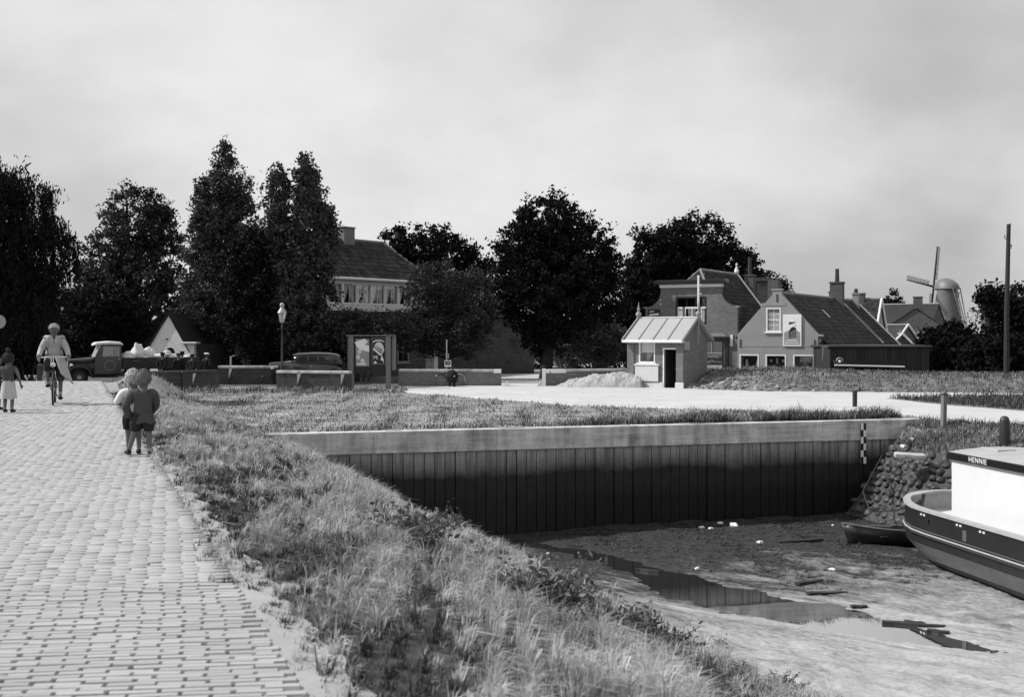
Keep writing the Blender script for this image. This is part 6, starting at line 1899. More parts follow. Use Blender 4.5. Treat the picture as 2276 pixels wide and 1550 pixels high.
def rider():
    base = roadpt(119, 902)
    hd_ = R(-71)                                           # towards the camera
    bk = bicycle('bicycle', 'black bicycle ridden towards the camera by the woman', base + Vector((-.19, .52, 0)), hd_, 1.0)
    # woman: local frame facing -y; saddle .87 high, 0.25 behind the crank
    h = 1.66
    J = dict(AD_J)
    q = 1/h
    J.update(pelvis=(0, .22*q, .97*q), spine=(0, .20*q, 1.12*q), chest=(0, .15*q, 1.31*q), neck=(0, .10*q, 1.475*q), skull=(0, .07*q, 1.565*q), crown=(0, .075*q, 1.655*q),
             hipL=(-.09*q, .20*q, .93*q), kneeL=(-.12*q, -.20*q, .80*q), ankleL=(-.115*q, -.06*q, .43*q), toeL=(-.125*q, -.20*q, .40*q),
             hipR=(.09*q, .20*q, .93*q), kneeR=(.14*q, -.13*q, .60*q), ankleR=(.125*q, .02*q, .20*q), toeR=(.135*q, -.13*q, .13*q),
             shoulderL=(-.150*q, .13*q, 1.385*q), elbowL=(-.26*q, .08*q, 1.16*q), wristL=(-.295*q, -.11*q, 1.02*q), palmL=(-.29*q, -.17*q, .995*q),
             shoulderR=(.150*q, .13*q, 1.385*q), elbowR=(.26*q, .08*q, 1.16*q), wristR=(.295*q, -.11*q, 1.02*q), palmR=(.29*q, -.17*q, .995*q), _curlL=(0, -.2, -1), _curlR=(0, -.2, -1), _face=(.05, -1, -.1))
    t, P, h = figure('person', 'woman in a pale coat riding a bicycle towards the camera', base + Vector((-.17, .46, 0)), R(19), h, J, False, skin_mat='skin_tan', wear=[('coat', 'coat_pale', ('torso',), 0.026), ('coat_sleeves', 'coat_pale', ('sleeve', 'forearm'), 0.014), ('skirt', 'cloth_dark', ('hips', 'knee'), 0.022)])
    hair_cap(t, P, h, 'hair_blond', False, (0, -1, 0), 1.22, -.55, 5, .12, .3)
    jv = ['spine', 'pelvis', 'chest', 'neck', 'shoulderL', 'elbowL', 'wristL', 'shoulderR', 'elbowR', 'wristR']
    jp = [P[k].copy() for k in jv]; jp[3] = P['neck'].lerp(P['chest'], .30)
    for s_ in (-1, 1):                                     # collar and lapels
        MB().prism([(s_*.015, P['chest'].z-.08), (s_*.12, P['neck'].z-.05), (s_*.055, P['neck'].z+.0), (s_*.02, P['neck'].z-.06)], P['chest'].y-.155, P['chest'].y-.143).obj('lapel', M['coat_pale'], t)
    # coat skirts: two panels spread over the thighs, the right one blown out
    def panel(pts_in, pts_out, name, mat):
        mb = MB(); n_ = 8; vs, fs = [], []
        for i in range(n_+1):
            f = i/n_
            a = Vector(pts_in[0]).lerp(pts_in[1], f); b_ = Vector(pts_out[0]).lerp(pts_out[1], f)
            for j in range(7):
                g_ = j/6
                p_ = a.lerp(b_, g_); p_.y += -.035*math.sin(g_*math.pi*2.2+f)*f; vs.append(p_)
        for i in range(n_):
            for j in range(6):
                k_ = i*7+j; fs.append((k_, k_+1, k_+8, k_+7))
        o_ = mb.add(vs, fs).obj(name, M[mat], t, True)
        so = o_.modifiers.new('thick', 'SOLIDIFY'); so.thickness = .012
    panel([(.02, -.10, 1.03), (.16, -.36, .66)], [(.20, -.02, 1.04), (.40, -.12, .42)], 'coat_skirt', 'coat_pale')
    panel([(-.02, -.02, 1.03), (-.06, -.20, .86)], [(-.19, .06, 1.04), (-.24, .06, .50)], 'coat_skirt', 'coat_pale')
    for s in 'LR':
        a, k = P['hip'+s], P['knee'+s]
        vs, fs = chain_mesh([a + Vector((0, .04, .02)), a.lerp(k, .5), k + Vector((0, 0, .0)), k.lerp(P['ankle'+s], .30)], [.115, .10, .085, .095], 2)
        MB().add(vs, fs).obj('skirt_leg', M['cloth_dark'] if s == 'L' else M['cloth_grey'], t, True)
        sock(t, P, s, h, .22, 'cloth_light', .026); shoe(t, P, s, h, k=1.1)
    bag = empty('shopping_bag', base + Vector((-.50, .55, .50)), R(19), 'dark pale trimmed bag hanging at the cyclist\'s side', 'bag')
    MB().box(-.06, .06, -.16, .16, 0, .36, ch=.03).obj('pouch', M['cloth_grey'], bag)
    MB().tube([(0, -.1, .36), (0, -.05, .47), (0, .05, .47), (0, .1, .36)], .012, 6).obj('strap', M['leather'], bag)
rider()

# ---- men in caps beside the truck
def man(label, pxx, d_, h, rz, cap, coat, seed, hands=0, bowler=False):
    J = dict(AD_J)
    rs_ = random.Random(seed)
    if hands == 1: J.update(wristL=(-.06, .07, .52), palmL=(-.03, .08, .50), wristR=(.06, .07, .52), palmR=(.03, .08, .50), elbowL=(-.145, .05, .64), elbowR=(.145, .05, .64))
    if hands == 2: J.update(wristL=(-.10, -.04, .53), palmL=(-.09, -.03, .51), elbowL=(-.16, .04, .65))
    t, P, h = figure('person', label, (((pxx-CX)/F*d_), d_, .06), rz, h, J, False, skin_mat='skin_tan', group='men standing beside the truck', wear=[('jacket', coat, ('torso', 'sleeve', 'forearm'), 0.026), ('trousers', 'cloth_dark', ('hips', 'knee', 'shin'), 0.018)])
    jv = ['spine', 'pelvis', 'chest', 'neck', 'shoulderL', 'elbowL', 'wristL', 'shoulderR', 'elbowR', 'wristR']
    jp = [P[k].copy() for k in jv]; jp[3] = P['neck'].lerp(P['chest'], .30)
    skirt(t, (0, P['pelvis'].y), .20, .19, .44*h, .55*h, coat, 'jacket_hem', sq=.75, wave=.02)
    for s in 'LR':
        a, k, an_ = P['hip'+s], P['knee'+s], P['ankle'+s]
        shoe(t, P, s, h)
    hair_cap(t, P, h, 'hair_dark' if seed % 2 else 'hair_fair', False, (0, -1, 0), 1.06, -.4, seed, .04, .2)
    c = P['crown']
    k_ = MB().lathe([(.085, -.02), (.115, .0), (.135, .03), (.12, .06), (.05, .075), (.002, .078)], 14, (c.x, c.y, c.z+.01))
    k_.add([(c.x-.085, c.y-.07, c.z-.005), (c.x+.085, c.y-.07, c.z-.005), (c.x+.06, c.y-.19, c.z-.035), (c.x-.06, c.y-.19, c.z-.035)], [(0, 1, 2, 3)])
    k_.obj('cap', M[cap], t, True)
man('man in a dark flat cap standing nearest the truck bed', 361, 60.0, 1.74, R(165), 'cloth_black', 'cloth_black', 1, 1)
man('man in a dark jacket second from the truck bed', 397, 59.6, 1.70, R(190), 'cloth_black', 'cloth_black', 2, 0)
man('man with a dark peaked hat behind the other men', 405, 61.2, 1.78, R(200), 'cloth_black', 'cloth_dark', 7, 0)
man('stocky man in a dark jacket turned towards the truck', 427, 59.4, 1.66, R(150), 'cloth_dark', 'cloth_black', 3, 1)
man('man in a pale cap standing apart from the others', 459, 59.6, 1.72, R(160), 'cloth_white', 'cloth_black', 5, 2)

# ---- figure crouching at a bicycle by the long wall
bk2 = bicycle('bicycle', 'bicycle standing against the long brick wall', W3(1000, 60.8), R(176), .88, lean=R(4))
bk2.location.z = .06
J = dict(AD_J); J.update(pelvis=(0, .12, .24), spine=(0, .10, .34), chest=(0, .02, .44), neck=(0, -.05, .52), skull=(0, -.08, .575), crown=(0, -.085, .63),
    hipL=(-.06, .10, .22), kneeL=(-.10, -.10, .27), ankleL=(-.08, .02, .05), toeL=(-.09, -.07, .02), hipR=(.06, .10, .22), kneeR=(.10, -.10, .26), ankleR=(.08, .02, .05), toeR=(.09, -.07, .02),
    shoulderL=(-.10, .0, .47), elbowL=(-.14, -.10, .36), wristL=(-.09, -.18, .30), palmL=(-.08, -.21, .29), shoulderR=(.10, .0, .47), elbowR=(.14, -.10, .36), wristR=(.09, -.18, .30), palmR=(.08, -.21, .29))
t, P, h = figure('person', 'person in dark clothes crouching beside the bicycle at the wall', W3(1004, 60.1), R(150), 1.6, J, False, skin_mat='skin_tan', wear=[('jacket', 'cloth_black', ('torso', 'sleeve', 'forearm'), 0.022), ('trousers', 'cloth_black', ('hips', 'knee', 'shin'), 0.018)])
t.location.z = .06
for s in 'LR':
    shoe(t, P, s, h)
hair_cap(t, P, h, 'hair_dark', False, (0, -1, 0), 1.1, -.4, 3, .05, .2)

# ================================================================== vehicles
def section(hw, z0, z1, x, n=7, rb=.35, rt=.55, tum=.0):
    """rounded cross-section ring in y,z at station x (bottom to top, both sides)"""
    pts = []
    zc, hz = (z0+z1)/2, (z1-z0)/2
    for i in range(2*n):
        a = 2*math.pi*i/(2*n) + math.pi/(2*n)
        c, s_ = math.cos(a), math.sin(a)
        e = .38
        y = hw*math.copysign(abs(c)**e, c); z = zc + hz*math.copysign(abs(s_)**e, s_)
        y *= 1 - tum*max(0, (z-zc)/hz)
        pts.append((x, y, z))
    return pts

def road_wheel(t, x, y, r, w, hubm='iron_light'):
    q = MB().ring((0, 0, 0), (0, 1, 0), r-w*.42, w*.42, 28, 8, flat=1.15).obj('wheel', M['rubber'], t, True); q.location = (x, y, r)
    MB().tube([(0, -w*.25, 0), (0, w*.25, 0)], r*.62, 20).obj('disc', M['paint_dark'], q)
    s_ = -1 if y < 0 else 1
    MB().lathe([(r*.26, 0), (r*.24, .04), (r*.1, .06), (.003, .062)], 14).obj('hubcap', M[hubm], q, True).rotation_euler = (R(90)*(-s_), 0, 0)
    q.children[-1].location = (0, s_*w*.26, 0)
    return q

def fender(mb, cx, cz, r, y0, y1, a0, a1, n=12, th=.025):
    outer = [(cx + r*math.cos(a), cz + r*math.sin(a)) for a in np.linspace(R(a0), R(a1), n)]
    inner = [(cx + (r-th)*math.cos(a), cz + (r-th)*math.sin(a)) for a in np.linspace(R(a1), R(a0), n)]
    mb.prism(outer+inner, y0, y1)

def car():
    # local: front towards -x, near side -y
    loc = px(681, 0, 63.5); loc.z = .05
    t = empty('parked_car', loc, R(3), 'dark saloon car with long bonnet parked behind the low wall', 'car')
    st = [(-1.98, .30, .45, .85), (-1.90, .36, .45, 1.12), (-1.2, .46, .45, 1.18), (-.72, .60, .42, 1.20), (-.5, .72, .40, 1.17), (1.0, .76, .40, 1.14), (1.6, .72, .42, 1.08), (1.92, .58, .48, .92), (2.0, .45, .55, .80)]
    b = MB().loft([section(hw, z0, z1, x, tum=.05) for x, hw, z0, z1 in st]).obj('body', M['car_paint'], t, True)
    cb = [(-.66, .58, 1.02, 1.15), (-.58, .61, 1.02, 1.50), (-.42, .64, 1.02, 1.62), (.4, .66, 1.02, 1.67), (1.15, .66, 1.02, 1.66), (1.55, .63, 1.02, 1.61), (1.82, .56, 1.0, 1.48), (1.95, .46, 1.0, 1.25), (1.99, .40, 1.0, 1.05)]
    MB().loft([section(hw, z0, z1, x, tum=.10) for x, hw, z0, z1 in cb]).obj('cabin', M['car_paint'], t, True)
    rf = [(-.66, .50, 1.53, 1.60), (-.45, .58, 1.56, 1.67), (.4, .62, 1.60, 1.72), (1.15, .61, 1.60, 1.70), (1.60, .54, 1.54, 1.64), (1.80, .44, 1.46, 1.55)]
    MB().loft([section(hw, z0, z1, x, 6) for x, hw, z0, z1 in rf]).obj('roof_top', M['car_paint_sunlit'], t, True)  # roof shell with its sunlit brightness painted in
    MB().loft([section(hw, z0, z1, x, 6) for x, hw, z0, z1 in ((-1.97, .26, 1.04, 1.10), (-1.9, .30, 1.09, 1.16), (-1.2, .38, 1.15, 1.215), (-.75, .48, 1.17, 1.235))]).obj('bonnet_sunlit', M['car_paint_sunlit'], t, True)  # added overlay carrying the painted sunlight along the bonnet
    for x0, x1 in ((-.40, .12), (.20, .66), (.74, 1.12)):
        for sy in (-1, 1):
            y_ = .652
            pts = [(x0, 1.20), (x1, 1.20), (x1-.02 if x1 < 1 else x1-.12, 1.52), (x0+.05 if x0 < 0 else x0, 1.52)]
            f = MB().prism(pts, y_-.015, y_+.004).obj('side_window', M['glass_dark'], t)
            if sy < 0: f.scale = (1, -1, 1)
    for s_ in (-1, 1):
        mb = MB(); y0, y1 = (.52, .84) if s_ > 0 else (-.84, -.52)
        fender(mb, -1.35, .34, .47, y0, y1, 10, 185); mb.obj('fender', M['paint_dark'], t)
        mb = MB(); fender(mb, 1.28, .34, .46, y0, y1, -5, 175); mb.obj('fender', M['paint_dark'], t)
        MB().box(-.86, .80, min(s_*.60, s_*.84), max(s_*.60, s_*.84), .32, .37, ch=.01).obj('running_board', M['iron'], t)
        hl_ = MB().lathe([(.02, -.16), (.09, -.12), (.12, -.02), (.125, .02), (.10, .04), (.002, .05)], 14).obj('headlight', M['chrome'], t, True); hl_.rotation_euler = (0, R(-90), 0); hl_.location = (-1.78, s_*.52, .86)
        for x_ in (-1.35, 1.28): road_wheel(t, x_, s_*.68, .34, .16)
        MB().tube([(.30, s_*.775, .98), (.42, s_*.775, .98)], .014, 6).obj('door_handle', M['chrome'], t)
    MB().box(-2.02, -1.94, -.26, .26, .48, 1.0, ch=.03).obj('radiator', M['chrome'], t)
    MB().tube([(-2.22, -.8, .45), (-2.28, 0, .45), (-2.22, .8, .45)], .035, 8).obj('bumper', M['chrome'], t)
    MB().tube([(-1.95, -.02, 1.13), (-.75, -.02, 1.245)], .014, 6).obj('bonnet_trim', M['chrome'], t)
    return t
car()

def truck():
    loc = px(262, 0, 62.5); loc.z = .05
    t = empty('truck', loc, R(24), 'dark flatbed truck with pale cab roof loaded with sacks', 'truck')
    # front towards -x
    hood = [(-2.50, .34, .62, 1.32), (-2.40, .40, .60, 1.40), (-1.9, .46, .60, 1.44), (-1.28, .58, .60, 1.50), (-1.22, .60, .60, 1.50)]
    MB().loft([section(hw, z0, z1, x) for x, hw, z0, z1 in hood]).obj('bonnet', M['car_paint'], t, True)
    MB().box(-2.56, -2.50, -.32, .32, .62, 1.34, ch=.02).obj('radiator', M['chrome'], t)
    # cab with real openings
    side = [(-1.24, .62), (.10, .62), (.10, 2.14), (-.92, 2.14), (-1.20, 1.50)]
    hole = [(-.86, 1.52), (.0, 1.52), (.0, 2.04), (-.78, 2.04)]
    for s_ in (-1, 1):
        y0, y1 = (.80, .86) if s_ > 0 else (-.86, -.80)
        MB().prism(side, y0, y1, [hole]).obj('cab_side', M['car_paint'], t)
        MB().prism(hole, s_*.83-.004, s_*.83+.004).obj('side_window', M['glass'], t)
        em = MB().ring((-.48, s_*.864, 1.06), (0, 1, 0), .26, .012, 28, 5, flat=.6).obj('door_emblem', M['paint_grey'], t)
        MB().tube([(-.08, s_*.875, 1.40), (.03, s_*.875, 1.40)], .014, 6).obj('door_handle', M['chrome'], t)
        mb = MB(); y0, y1 = (.50, .92) if s_ > 0 else (-.92, -.50)
        fender(mb, -1.98, .45, .62, y0, y1, 8, 190, 20, .05); mb.obj('fender', M['car_paint'], t, True)
        MB().box(-1.38, -.05, min(s_*.62, s_*.92), max(s_*.62, s_*.92), .42, .47).obj('running_board', M['iron'], t)
        hl_ = MB().lathe([(.02, -.16), (.09, -.12), (.13, -.02), (.135, .02), (.10, .04), (.002, .05)], 14).obj('headlight', M['chrome'], t, True); hl_.rotation_euler = (0, R(-90), 0); hl_.location = (-2.40, s_*.62, 1.06)
        road_wheel(t, -1.98, s_*.72, .45, .20); road_wheel(t, 2.55, s_*.78, .45, .24)
    MB().box(.04, .10, -.80, .80, .62, 2.14).obj('cab_back', M['paint_dark'], t)
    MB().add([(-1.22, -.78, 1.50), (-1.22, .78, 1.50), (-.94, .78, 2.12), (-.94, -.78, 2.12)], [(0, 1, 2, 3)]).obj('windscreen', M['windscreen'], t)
    wf = MB(); wf.tube([(-1.23, -.80, 1.50), (-.95, -.80, 2.13)], .035, 6); wf.tube([(-1.23, .80, 1.50), (-.95, .80, 2.13)], .035, 6); wf.tube([(-1.235, 0, 1.5), (-.955, 0, 2.13)], .02, 6); wf.obj('windscreen_frame', M['paint_cream'], t)
    rfm = [(-1.28, .70, 2.10, 2.18), (-1.15, .84, 2.12, 2.27), (-.5, .88, 2.14, 2.33), (.05, .86, 2.13, 2.29), (.18, .76, 2.10, 2.20)]
    MB().loft([section(hw, z0, z1, x, 6) for x, hw, z0, z1 in rfm]).obj('cab_roof', M['paint_white'], t, True)
    MB().box(.16, 4.10, -.95, .95, .86, .96).obj('bed_floor', M['wood_dark'], t)
    for s_ in (-1, 1):
        for i in range(3):
            y0, y1 = (.93, .97) if s_ > 0 else (-.97, -.93)
            MB().box(.16, 4.10, y0, y1, .90+i*.19, 1.08+i*.19).obj('side_board', M['wood_dark'], t)
    MB().box(4.06, 4.10, -.925, .925, .97, 1.46).obj('tail_board', M['wood_dark'], t)
    MB().box(-2.3, 4.0, -.36, .36, .50, .60).obj('chassis', M['iron'], t)
    rs_ = random.Random(4)
    spots = [(.45, 1.50, .40, 'pale sack lying against the cab of the truck'), (1.0, 1.62, .40, 'tall pale sack standing highest on the truck load'), (1.55, 1.45, .42, 'pale sack behind the tallest one on the truck'), (2.05, 1.42, .40, 'pale sack near the middle of the truck load'),
             (2.5, 1.62, .30, 'small white bundle above the middle of the load'), (2.75, 1.40, .36, 'pale sack right of the middle of the load'), (3.2, 1.36, .36, 'pale sack behind the men near the tail'), (3.65, 1.36, .34, 'pale sack at the tail of the truck'), (.75, 1.30, .42, 'low pale sack next to the cab bottom row'), (1.35, 1.28, .40, 'low pale sack in the bottom row mid load')]
    mw = t.matrix_basis
    for i, (x, z, r_, lab) in enumerate(spots):
        ph = [rs_.uniform(0, 6) for _ in range(4)]
        tall = 1.35 if 'tall' in lab else .62
        o_ = MB().ball((0, 0, 0), (r_*.95, r_*.8, r_*tall), 16, 11, f=lambda p: 1+.14*math.sin(p.x*4+ph[0])*math.cos(p.y*3+ph[1])+.10*math.sin(p.z*6+ph[2])+.08*math.sin(p.x*9+ph[3])).obj('sack', M['cloth_sack'], smooth=True)
        o_.location = mw @ Vector((x, rs_.uniform(-.55, -.25), z)); o_.rotation_euler = (0, rs_.uniform(-.2, .2), rs_.uniform(0, 3))
        put(o_, lab, 'sack', 'sacks loaded on the truck')
truck()

# ================================================================== boats
def ship():
    hdg = Vector((.165, -.986, 0)).normalized()             # from the stern (far) towards the camera
    stern = Vector((11.32, 31.2, 0)); k_s = .948
    t = empty('barge', (stern.x, stern.y, -3.10), math.atan2(hdg.y, hdg.x), 'motor barge with black hull and white wheelhouse lying on the mud', 'boat'); t.scale = (k_s, k_s, k_s)
    # local x forward from the stern, y to its left (picture right), z up from the keel
    Ln, B = 14.0, 1.95
    def hb(x, lev):                                        # half breadth
        f = 1 - max(0, (2.6-x)/2.6)**2.1 if x < 2.6 else 1
        f = max(f, 0)**.5
        if x > 11: f = math.sqrt(max(0, 1-((x-11)/3.05)**2))
        low = 1.0 if lev >= .78 else (.97 + .03*(lev-.45)/.33 if lev >= .45 else .52 + .45*(lev/.45)**.6)
        tuck = 1.0 if lev >= .8 else 1 - (1-lev/.8)*.75*max(0, (2.8-x)/2.8)**1.0
        return B*f*low*tuck + .02
    xs_ = [0.0, .06, .18, .38, .65, 1.0, 1.5, 2.1, 2.8, 3.6, 5, 7, 9, 10.5, 11.5, 12.5, 13.3, 13.8, 14.0]
    levs = [0, .15, .30, .45, .6, .78, 1.0, 1.2, 1.4, 1.63]
    def sheer(x): return .10*max(0, (3.0-x)/3.0)**2 + .10*max(0, (x-9)/5)**2
    def P_(x, lv, s_): return (x + .0, s_*hb(x, lv), lv + (sheer(x) if lv > 1 else 0) + (.42*max(0, (1.5-x)/1.5)**1.2 if lv < .5 else 0))
    def skinpart(l0, l1, name, mat):
        mb = MB(); L_ = [l for l in levs if l0-1e-6 <= l <= l1+1e-6]
        for s_ in (-1, 1):
            vs, fs = [], []
            for x in xs_:
                for l in L_: vs.append(P_(x, l, s_))
            n_ = len(L_)
            for i in range(len(xs_)-1):
                for j in range(n_-1): fs.append((i*n_+j, i*n_+j+1, (i+1)*n_+j+1, (i+1)*n_+j))
            mb.add(vs, fs)
        return mb.obj(name, M[mat], t, True)
    skinpart(0, .78, 'hull_bottom', 'hull_bottom'); skinpart(.78, 1.63, 'hull_side', 'hull_black')
    MB().add([P_(x, 0, -1) for x in xs_] + [P_(x, 0, 1) for x in xs_[::-1]], [tuple(range(2*len(xs_)))]).obj('keel_plate', M['hull_bottom'], t)
    for lv, r_, mt in ((1.08, .024, 'rail_wood'), (1.02, .030, 'hull_black'), (1.15, .016, 'hull_bottom')):
        for s_ in (-1, 1):
            pts = [(x-(.03 if x < .2 else 0), s_*(hb(x, 1)+.03), lv+sheer(x)) for x in xs_]
            MB().tube(pts, r_, 6).obj('rubbing_strake', M[mt], t)
    # rail cap
    mb = MB(); vs, fs = [], []
    loop = [(x, -1) for x in xs_[::-1]] + [(x, 1) for x in xs_]
    for x, s_ in loop:
        hbx = hb(x, 1.63); z_ = 1.63+sheer(x)
        for (dx, dz) in ((.05, 0), (.05, .06), (-.16, .06), (-.16, 0)):
            vs.append((x - (dx if x < .5 else 0), s_*max(hbx + dx, .0), z_+dz))
    n_ = len(loop)
    for i in range(n_-1):
        for j in range(4): fs.append((i*4+j, i*4+(j+1) % 4, (i+1)*4+(j+1) % 4, (i+1)*4+j))
    mb.add(vs, fs).obj('rail', M['rail_wood'], t)
    # inside of the bulwark and the white deck
    mb = MB()
    for s_ in (-1, 1):
        vs, fs = [], []
        for x in xs_: vs += [(x+.10*(x < .5), s_*max(hb(x, 1.4)-.10, .0), 1.24), (x+.10*(x < .5), s_*max(hb(x, 1.63)-.08, 0), 1.63+sheer(x))]
        for i in range(len(xs_)-1): fs.append((2*i, 2*i+1, 2*i+3, 2*i+2))
        mb.add(vs, fs)
    mb.obj('bulwark_inside', M['rail_wood'], t)
    dk_ = [(x+.10*(x < .5), -max(hb(x, 1.4)-.06, 0), 1.27) for x in xs_] + [(x+.10*(x < .5), max(hb(x, 1.4)-.06, 0), 1.27) for x in xs_[::-1]]
    MB().add(dk_, [tuple(range(len(dk_)))]).obj('deck', M['deck_white'], t)
    # wheelhouse
    x0, x1, yw = 2.8, 7.6, 1.25
    win = [(6.30, 2.25), (6.85, 2.25), (6.85, 2.60), (6.30, 2.60)]
    for s_ in (-1, 1):
        y0, y1 = (yw-.04, yw) if s_ > 0 else (-yw, -yw+.04)
        MB().prism([(x0, 1.28), (x1, 1.28), (x1, 2.96), (x0, 2.96)], y0, y1, [win]).obj('cabin_side', M['deck_white'], t)
        MB().prism(win, s_*(yw-.02)-.004, s_*(yw-.02)+.004).obj('cabin_window', M['glass'], t)
        MB().box(6.26, 6.89, s_*yw-.02, s_*yw+.02, 2.17, 2.24).obj('window_sill', M['paint_grey'], t)
    MB().box(x0, x0+.04, -yw+.042, yw-.042, 1.28, 2.96).obj('cabin_end', M['deck_white'], t)
    MB().box(x1-.04, x1, -yw+.042, yw-.042, 1.28, 2.96).obj('cabin_end', M['deck_white'], t)
    MB().box(x0+.3, x1-.3, -.02, .02, 1.4, 2.9).obj('interior', M['interior'], t)
    rfm = MB().box(x0-.06, x1+.3, -yw-.10, yw+.10, 2.965, 3.15, ch=.012).obj('roof_band', M['paint_black'], t)
    vs = []
    for x_ in (x0-.03, x1+.27):
        for k_ in range(9):
            y_ = -yw-.07 + (2*yw+.14)*k_/8; vs.append((x_, y_, 3.152 + .10*(1-(y_/(yw+.07))**2)))
    MB().add(vs, [(i, i+1, i+10, i+9) for i in range(8)]).obj('roof_deck', M['roof_canvas'], t, True)
    text_mesh('HENNIE', .18, M['paint_white'], t, (4.15, -yw-.104, 3.057), (R(90), 0, 0), 'name_lettering', .003, sx=1.15, sp=1.12)
    MB().box(x0+.2, x0+1.0, -.6, -.1, 3.21, 3.28, ch=.02).obj('roof_hatch', M['roof_canvas'], t)
    # bollards, freeing ports, rusty streaks
    bo = MB(); bo.tube([(1.15, -1.18, 1.26), (1.15, -1.18, 1.72)], .06, 8); bo.tube([(1.45, -1.38, 1.26), (1.45, -1.38, 1.74)], .06, 8); bo.tube([(.98, -1.06, 1.60), (1.62, -1.5, 1.60)], .045, 8); bo.tube([(1.3, -1.25, 1.6), (1.32, -1.2, 1.88)], .05, 6)
    bo.obj('mooring_bitt', M['iron'], t)
    for x_ in (2.6, 2.75, 4.3, 4.45, 5.3, 5.45):
        MB().box(x_-.045, x_+.045, -hb(x_, 1.4)-.012, -hb(x_, 1.4)+.01, 1.52, 1.57).obj('freeing_port', M['paint_cream'], t)
    MB().box(4.55, 4.72, -B-.034, -B-.016, 1.20, 1.46, ch=.005).obj('fender_pad', M['hull_bottom'], t)
    MB().tube([(2.95, -B-.02, 1.46), (2.95, -B-.05, 1.46), (2.95, -B-.05, 1.40)], .03, 6).obj('scupper', M['iron'], t)
ship()

rope = MB().tube([(10.55, 30.2, -1.55), (10.2, 31.2, -1.95), (9.9, 32.6, -2.2), (10.3, 34.6, -1.9), (11.4, 36.3, -1.0)], .022, 6).obj('mooring_rope', M['wood_dark'], None, True)
put(rope, 'dark slack mooring rope from the barge stern to the bank', 'rope')
def dinghy():
    t = empty('rowing_boat', (9.75, 31.5, -2.98), R(4), 'small dark rowing boat lying behind the barge stern', 'boat'); t.scale = (.8, .75, .75)
    xs_ = np.linspace(0, 1, 13); L_ = 3.4
    def hb_(u): return .62*math.sin(min(1, u*1.25+.02)*math.pi/2)**.8*(1 if u < .8 else 1-.25*((u-.8)/.2)**2)
    prof = [(0, 0), (.55, .06), (.85, .28), (1.0, .62)]
    mb = MB()
    for s_ in (-1, 1):
        vs, fs = [], []
        for u in xs_:
            for k_, z_ in prof: vs.append((u*L_-1.0 - (.30*z_ if u < .02 else .2*z_*max(0, .15-u)), s_*hb_(u)*k_, z_ + .22*(1-u)**3*(z_ > .05) + .10*(u > .8)*(u-.8)))
        n_ = 4
        for i in range(12):
            for j in range(3): fs.append((i*n_+j, i*n_+j+1, (i+1)*n_+j+1, (i+1)*n_+j))
        mb.add(vs, fs)
    h_ = mb.obj('hull', M['hull_black'], t, True); so = h_.modifiers.new('thick', 'SOLIDIFY'); so.thickness = .03
    for s_ in (-1, 1):
        MB().tube([(u*L_-1.0-.18*(u < .02), s_*hb_(u), .64+.22*(1-u)**3) for u in xs_], .032, 6).obj('gunwale', M['wood_grey'], t)
    for x_ in (.1, 1.1): MB().box(x_-.12, x_+.12, -.50, .50, .42, .46).obj('thwart', M['wood_dark'], t)
    MB().tube([(-.9, -.1, .80), (.3, -.35, .78), (1.7, .1, 1.12)], .022, 6).obj('oar', M['wood_grey'], t)
dinghy()

# ================================================================== posts, lamp, boards
def post(label, base, h_, w, mat, round_=False, name='mooring_post', tilt=0.0):
    t = empty(name, base, R(20), label, 'post'); t.rotation_euler = (tilt, tilt*.6, R(20))
    if round_:
        MB().lathe([(w*.48, -.4), (w*.5, .1), (w*.47, h_*.6), (w*.46, h_-.16), (w*.38, h_-.05), (w*.2, h_), (.003, h_+.01)], 14).obj('shaft', M[mat], t, True)
    else:
        MB().box(-w/2, w/2, -w/2, w/2, -.3, h_, ch=.015).obj('shaft', M[mat], t)
        MB().box(-w/2-.008, w/2+.008, -w/2-.008, w/2+.008, h_-.10, h_-.06).obj('band', M['iron'], t)
    return t
post('short dark timber post on the gravel near the wall end', gp(1900, 908), .66, .12, 'wood_dark')
post('weathered grey timber post at the top of the side bank', gp(2097, 939), .94, .13, 'wood_grey', tilt=.02)
post('thick round topped black mooring post behind the wheelhouse', Vector((14.25, 34.1, -.95)), 1.30, .31, 'iron', True)
post('shorter black mooring post right of the thick one', Vector((15.25, 35.7, -.30)), .34, .17, 'iron', True)

lp = empty('street_lamp', px(627, 0, 60.5), 0, 'tall iron gas street lamp with glass lantern beside the low wall', 'lamp'); lp.location.z = 0
MB().lathe([(.13, 0), (.13, .25), (.09, .35), (.075, 1.0), (.085, 1.05), (.06, 1.12), (.05, 2.5), (.045, 3.05), (.07, 3.08), (.05, 3.14), (.04, 3.34)], 12).obj('column', M['iron'], lp, True)
MB().tube([(-.25, 0, 3.0), (.25, 0, 3.0)], .014, 6).obj('ladder_bar', M['iron'], lp)
z0 = 3.34
ct = [(.10, z0+.02), (.205, z0+.50)]
for k_ in range(6):
    a0, a1 = R(60*k_), R(60*(k_+1))
    q = [(ct[0][0]*math.cos(a0), ct[0][0]*math.sin(a0), ct[0][1]), (ct[0][0]*math.cos(a1), ct[0][0]*math.sin(a1), ct[0][1]), (ct[1][0]*math.cos(a1), ct[1][0]*math.sin(a1), ct[1][1]), (ct[1][0]*math.cos(a0), ct[1][0]*math.sin(a0), ct[1][1])]
    MB().add(q, [(0, 1, 2, 3)]).obj('pane', M['glass_sky'], lp)
    MB().tube([q[0], q[3]], .012, 5).obj('lantern_bar', M['iron_light'], lp)
MB().lathe([(.03, 0), (.11, .01), (.11, .03), (.03, .04)], 12, (0, 0, z0-.01)).obj('lantern_base', M['iron_light'], lp)
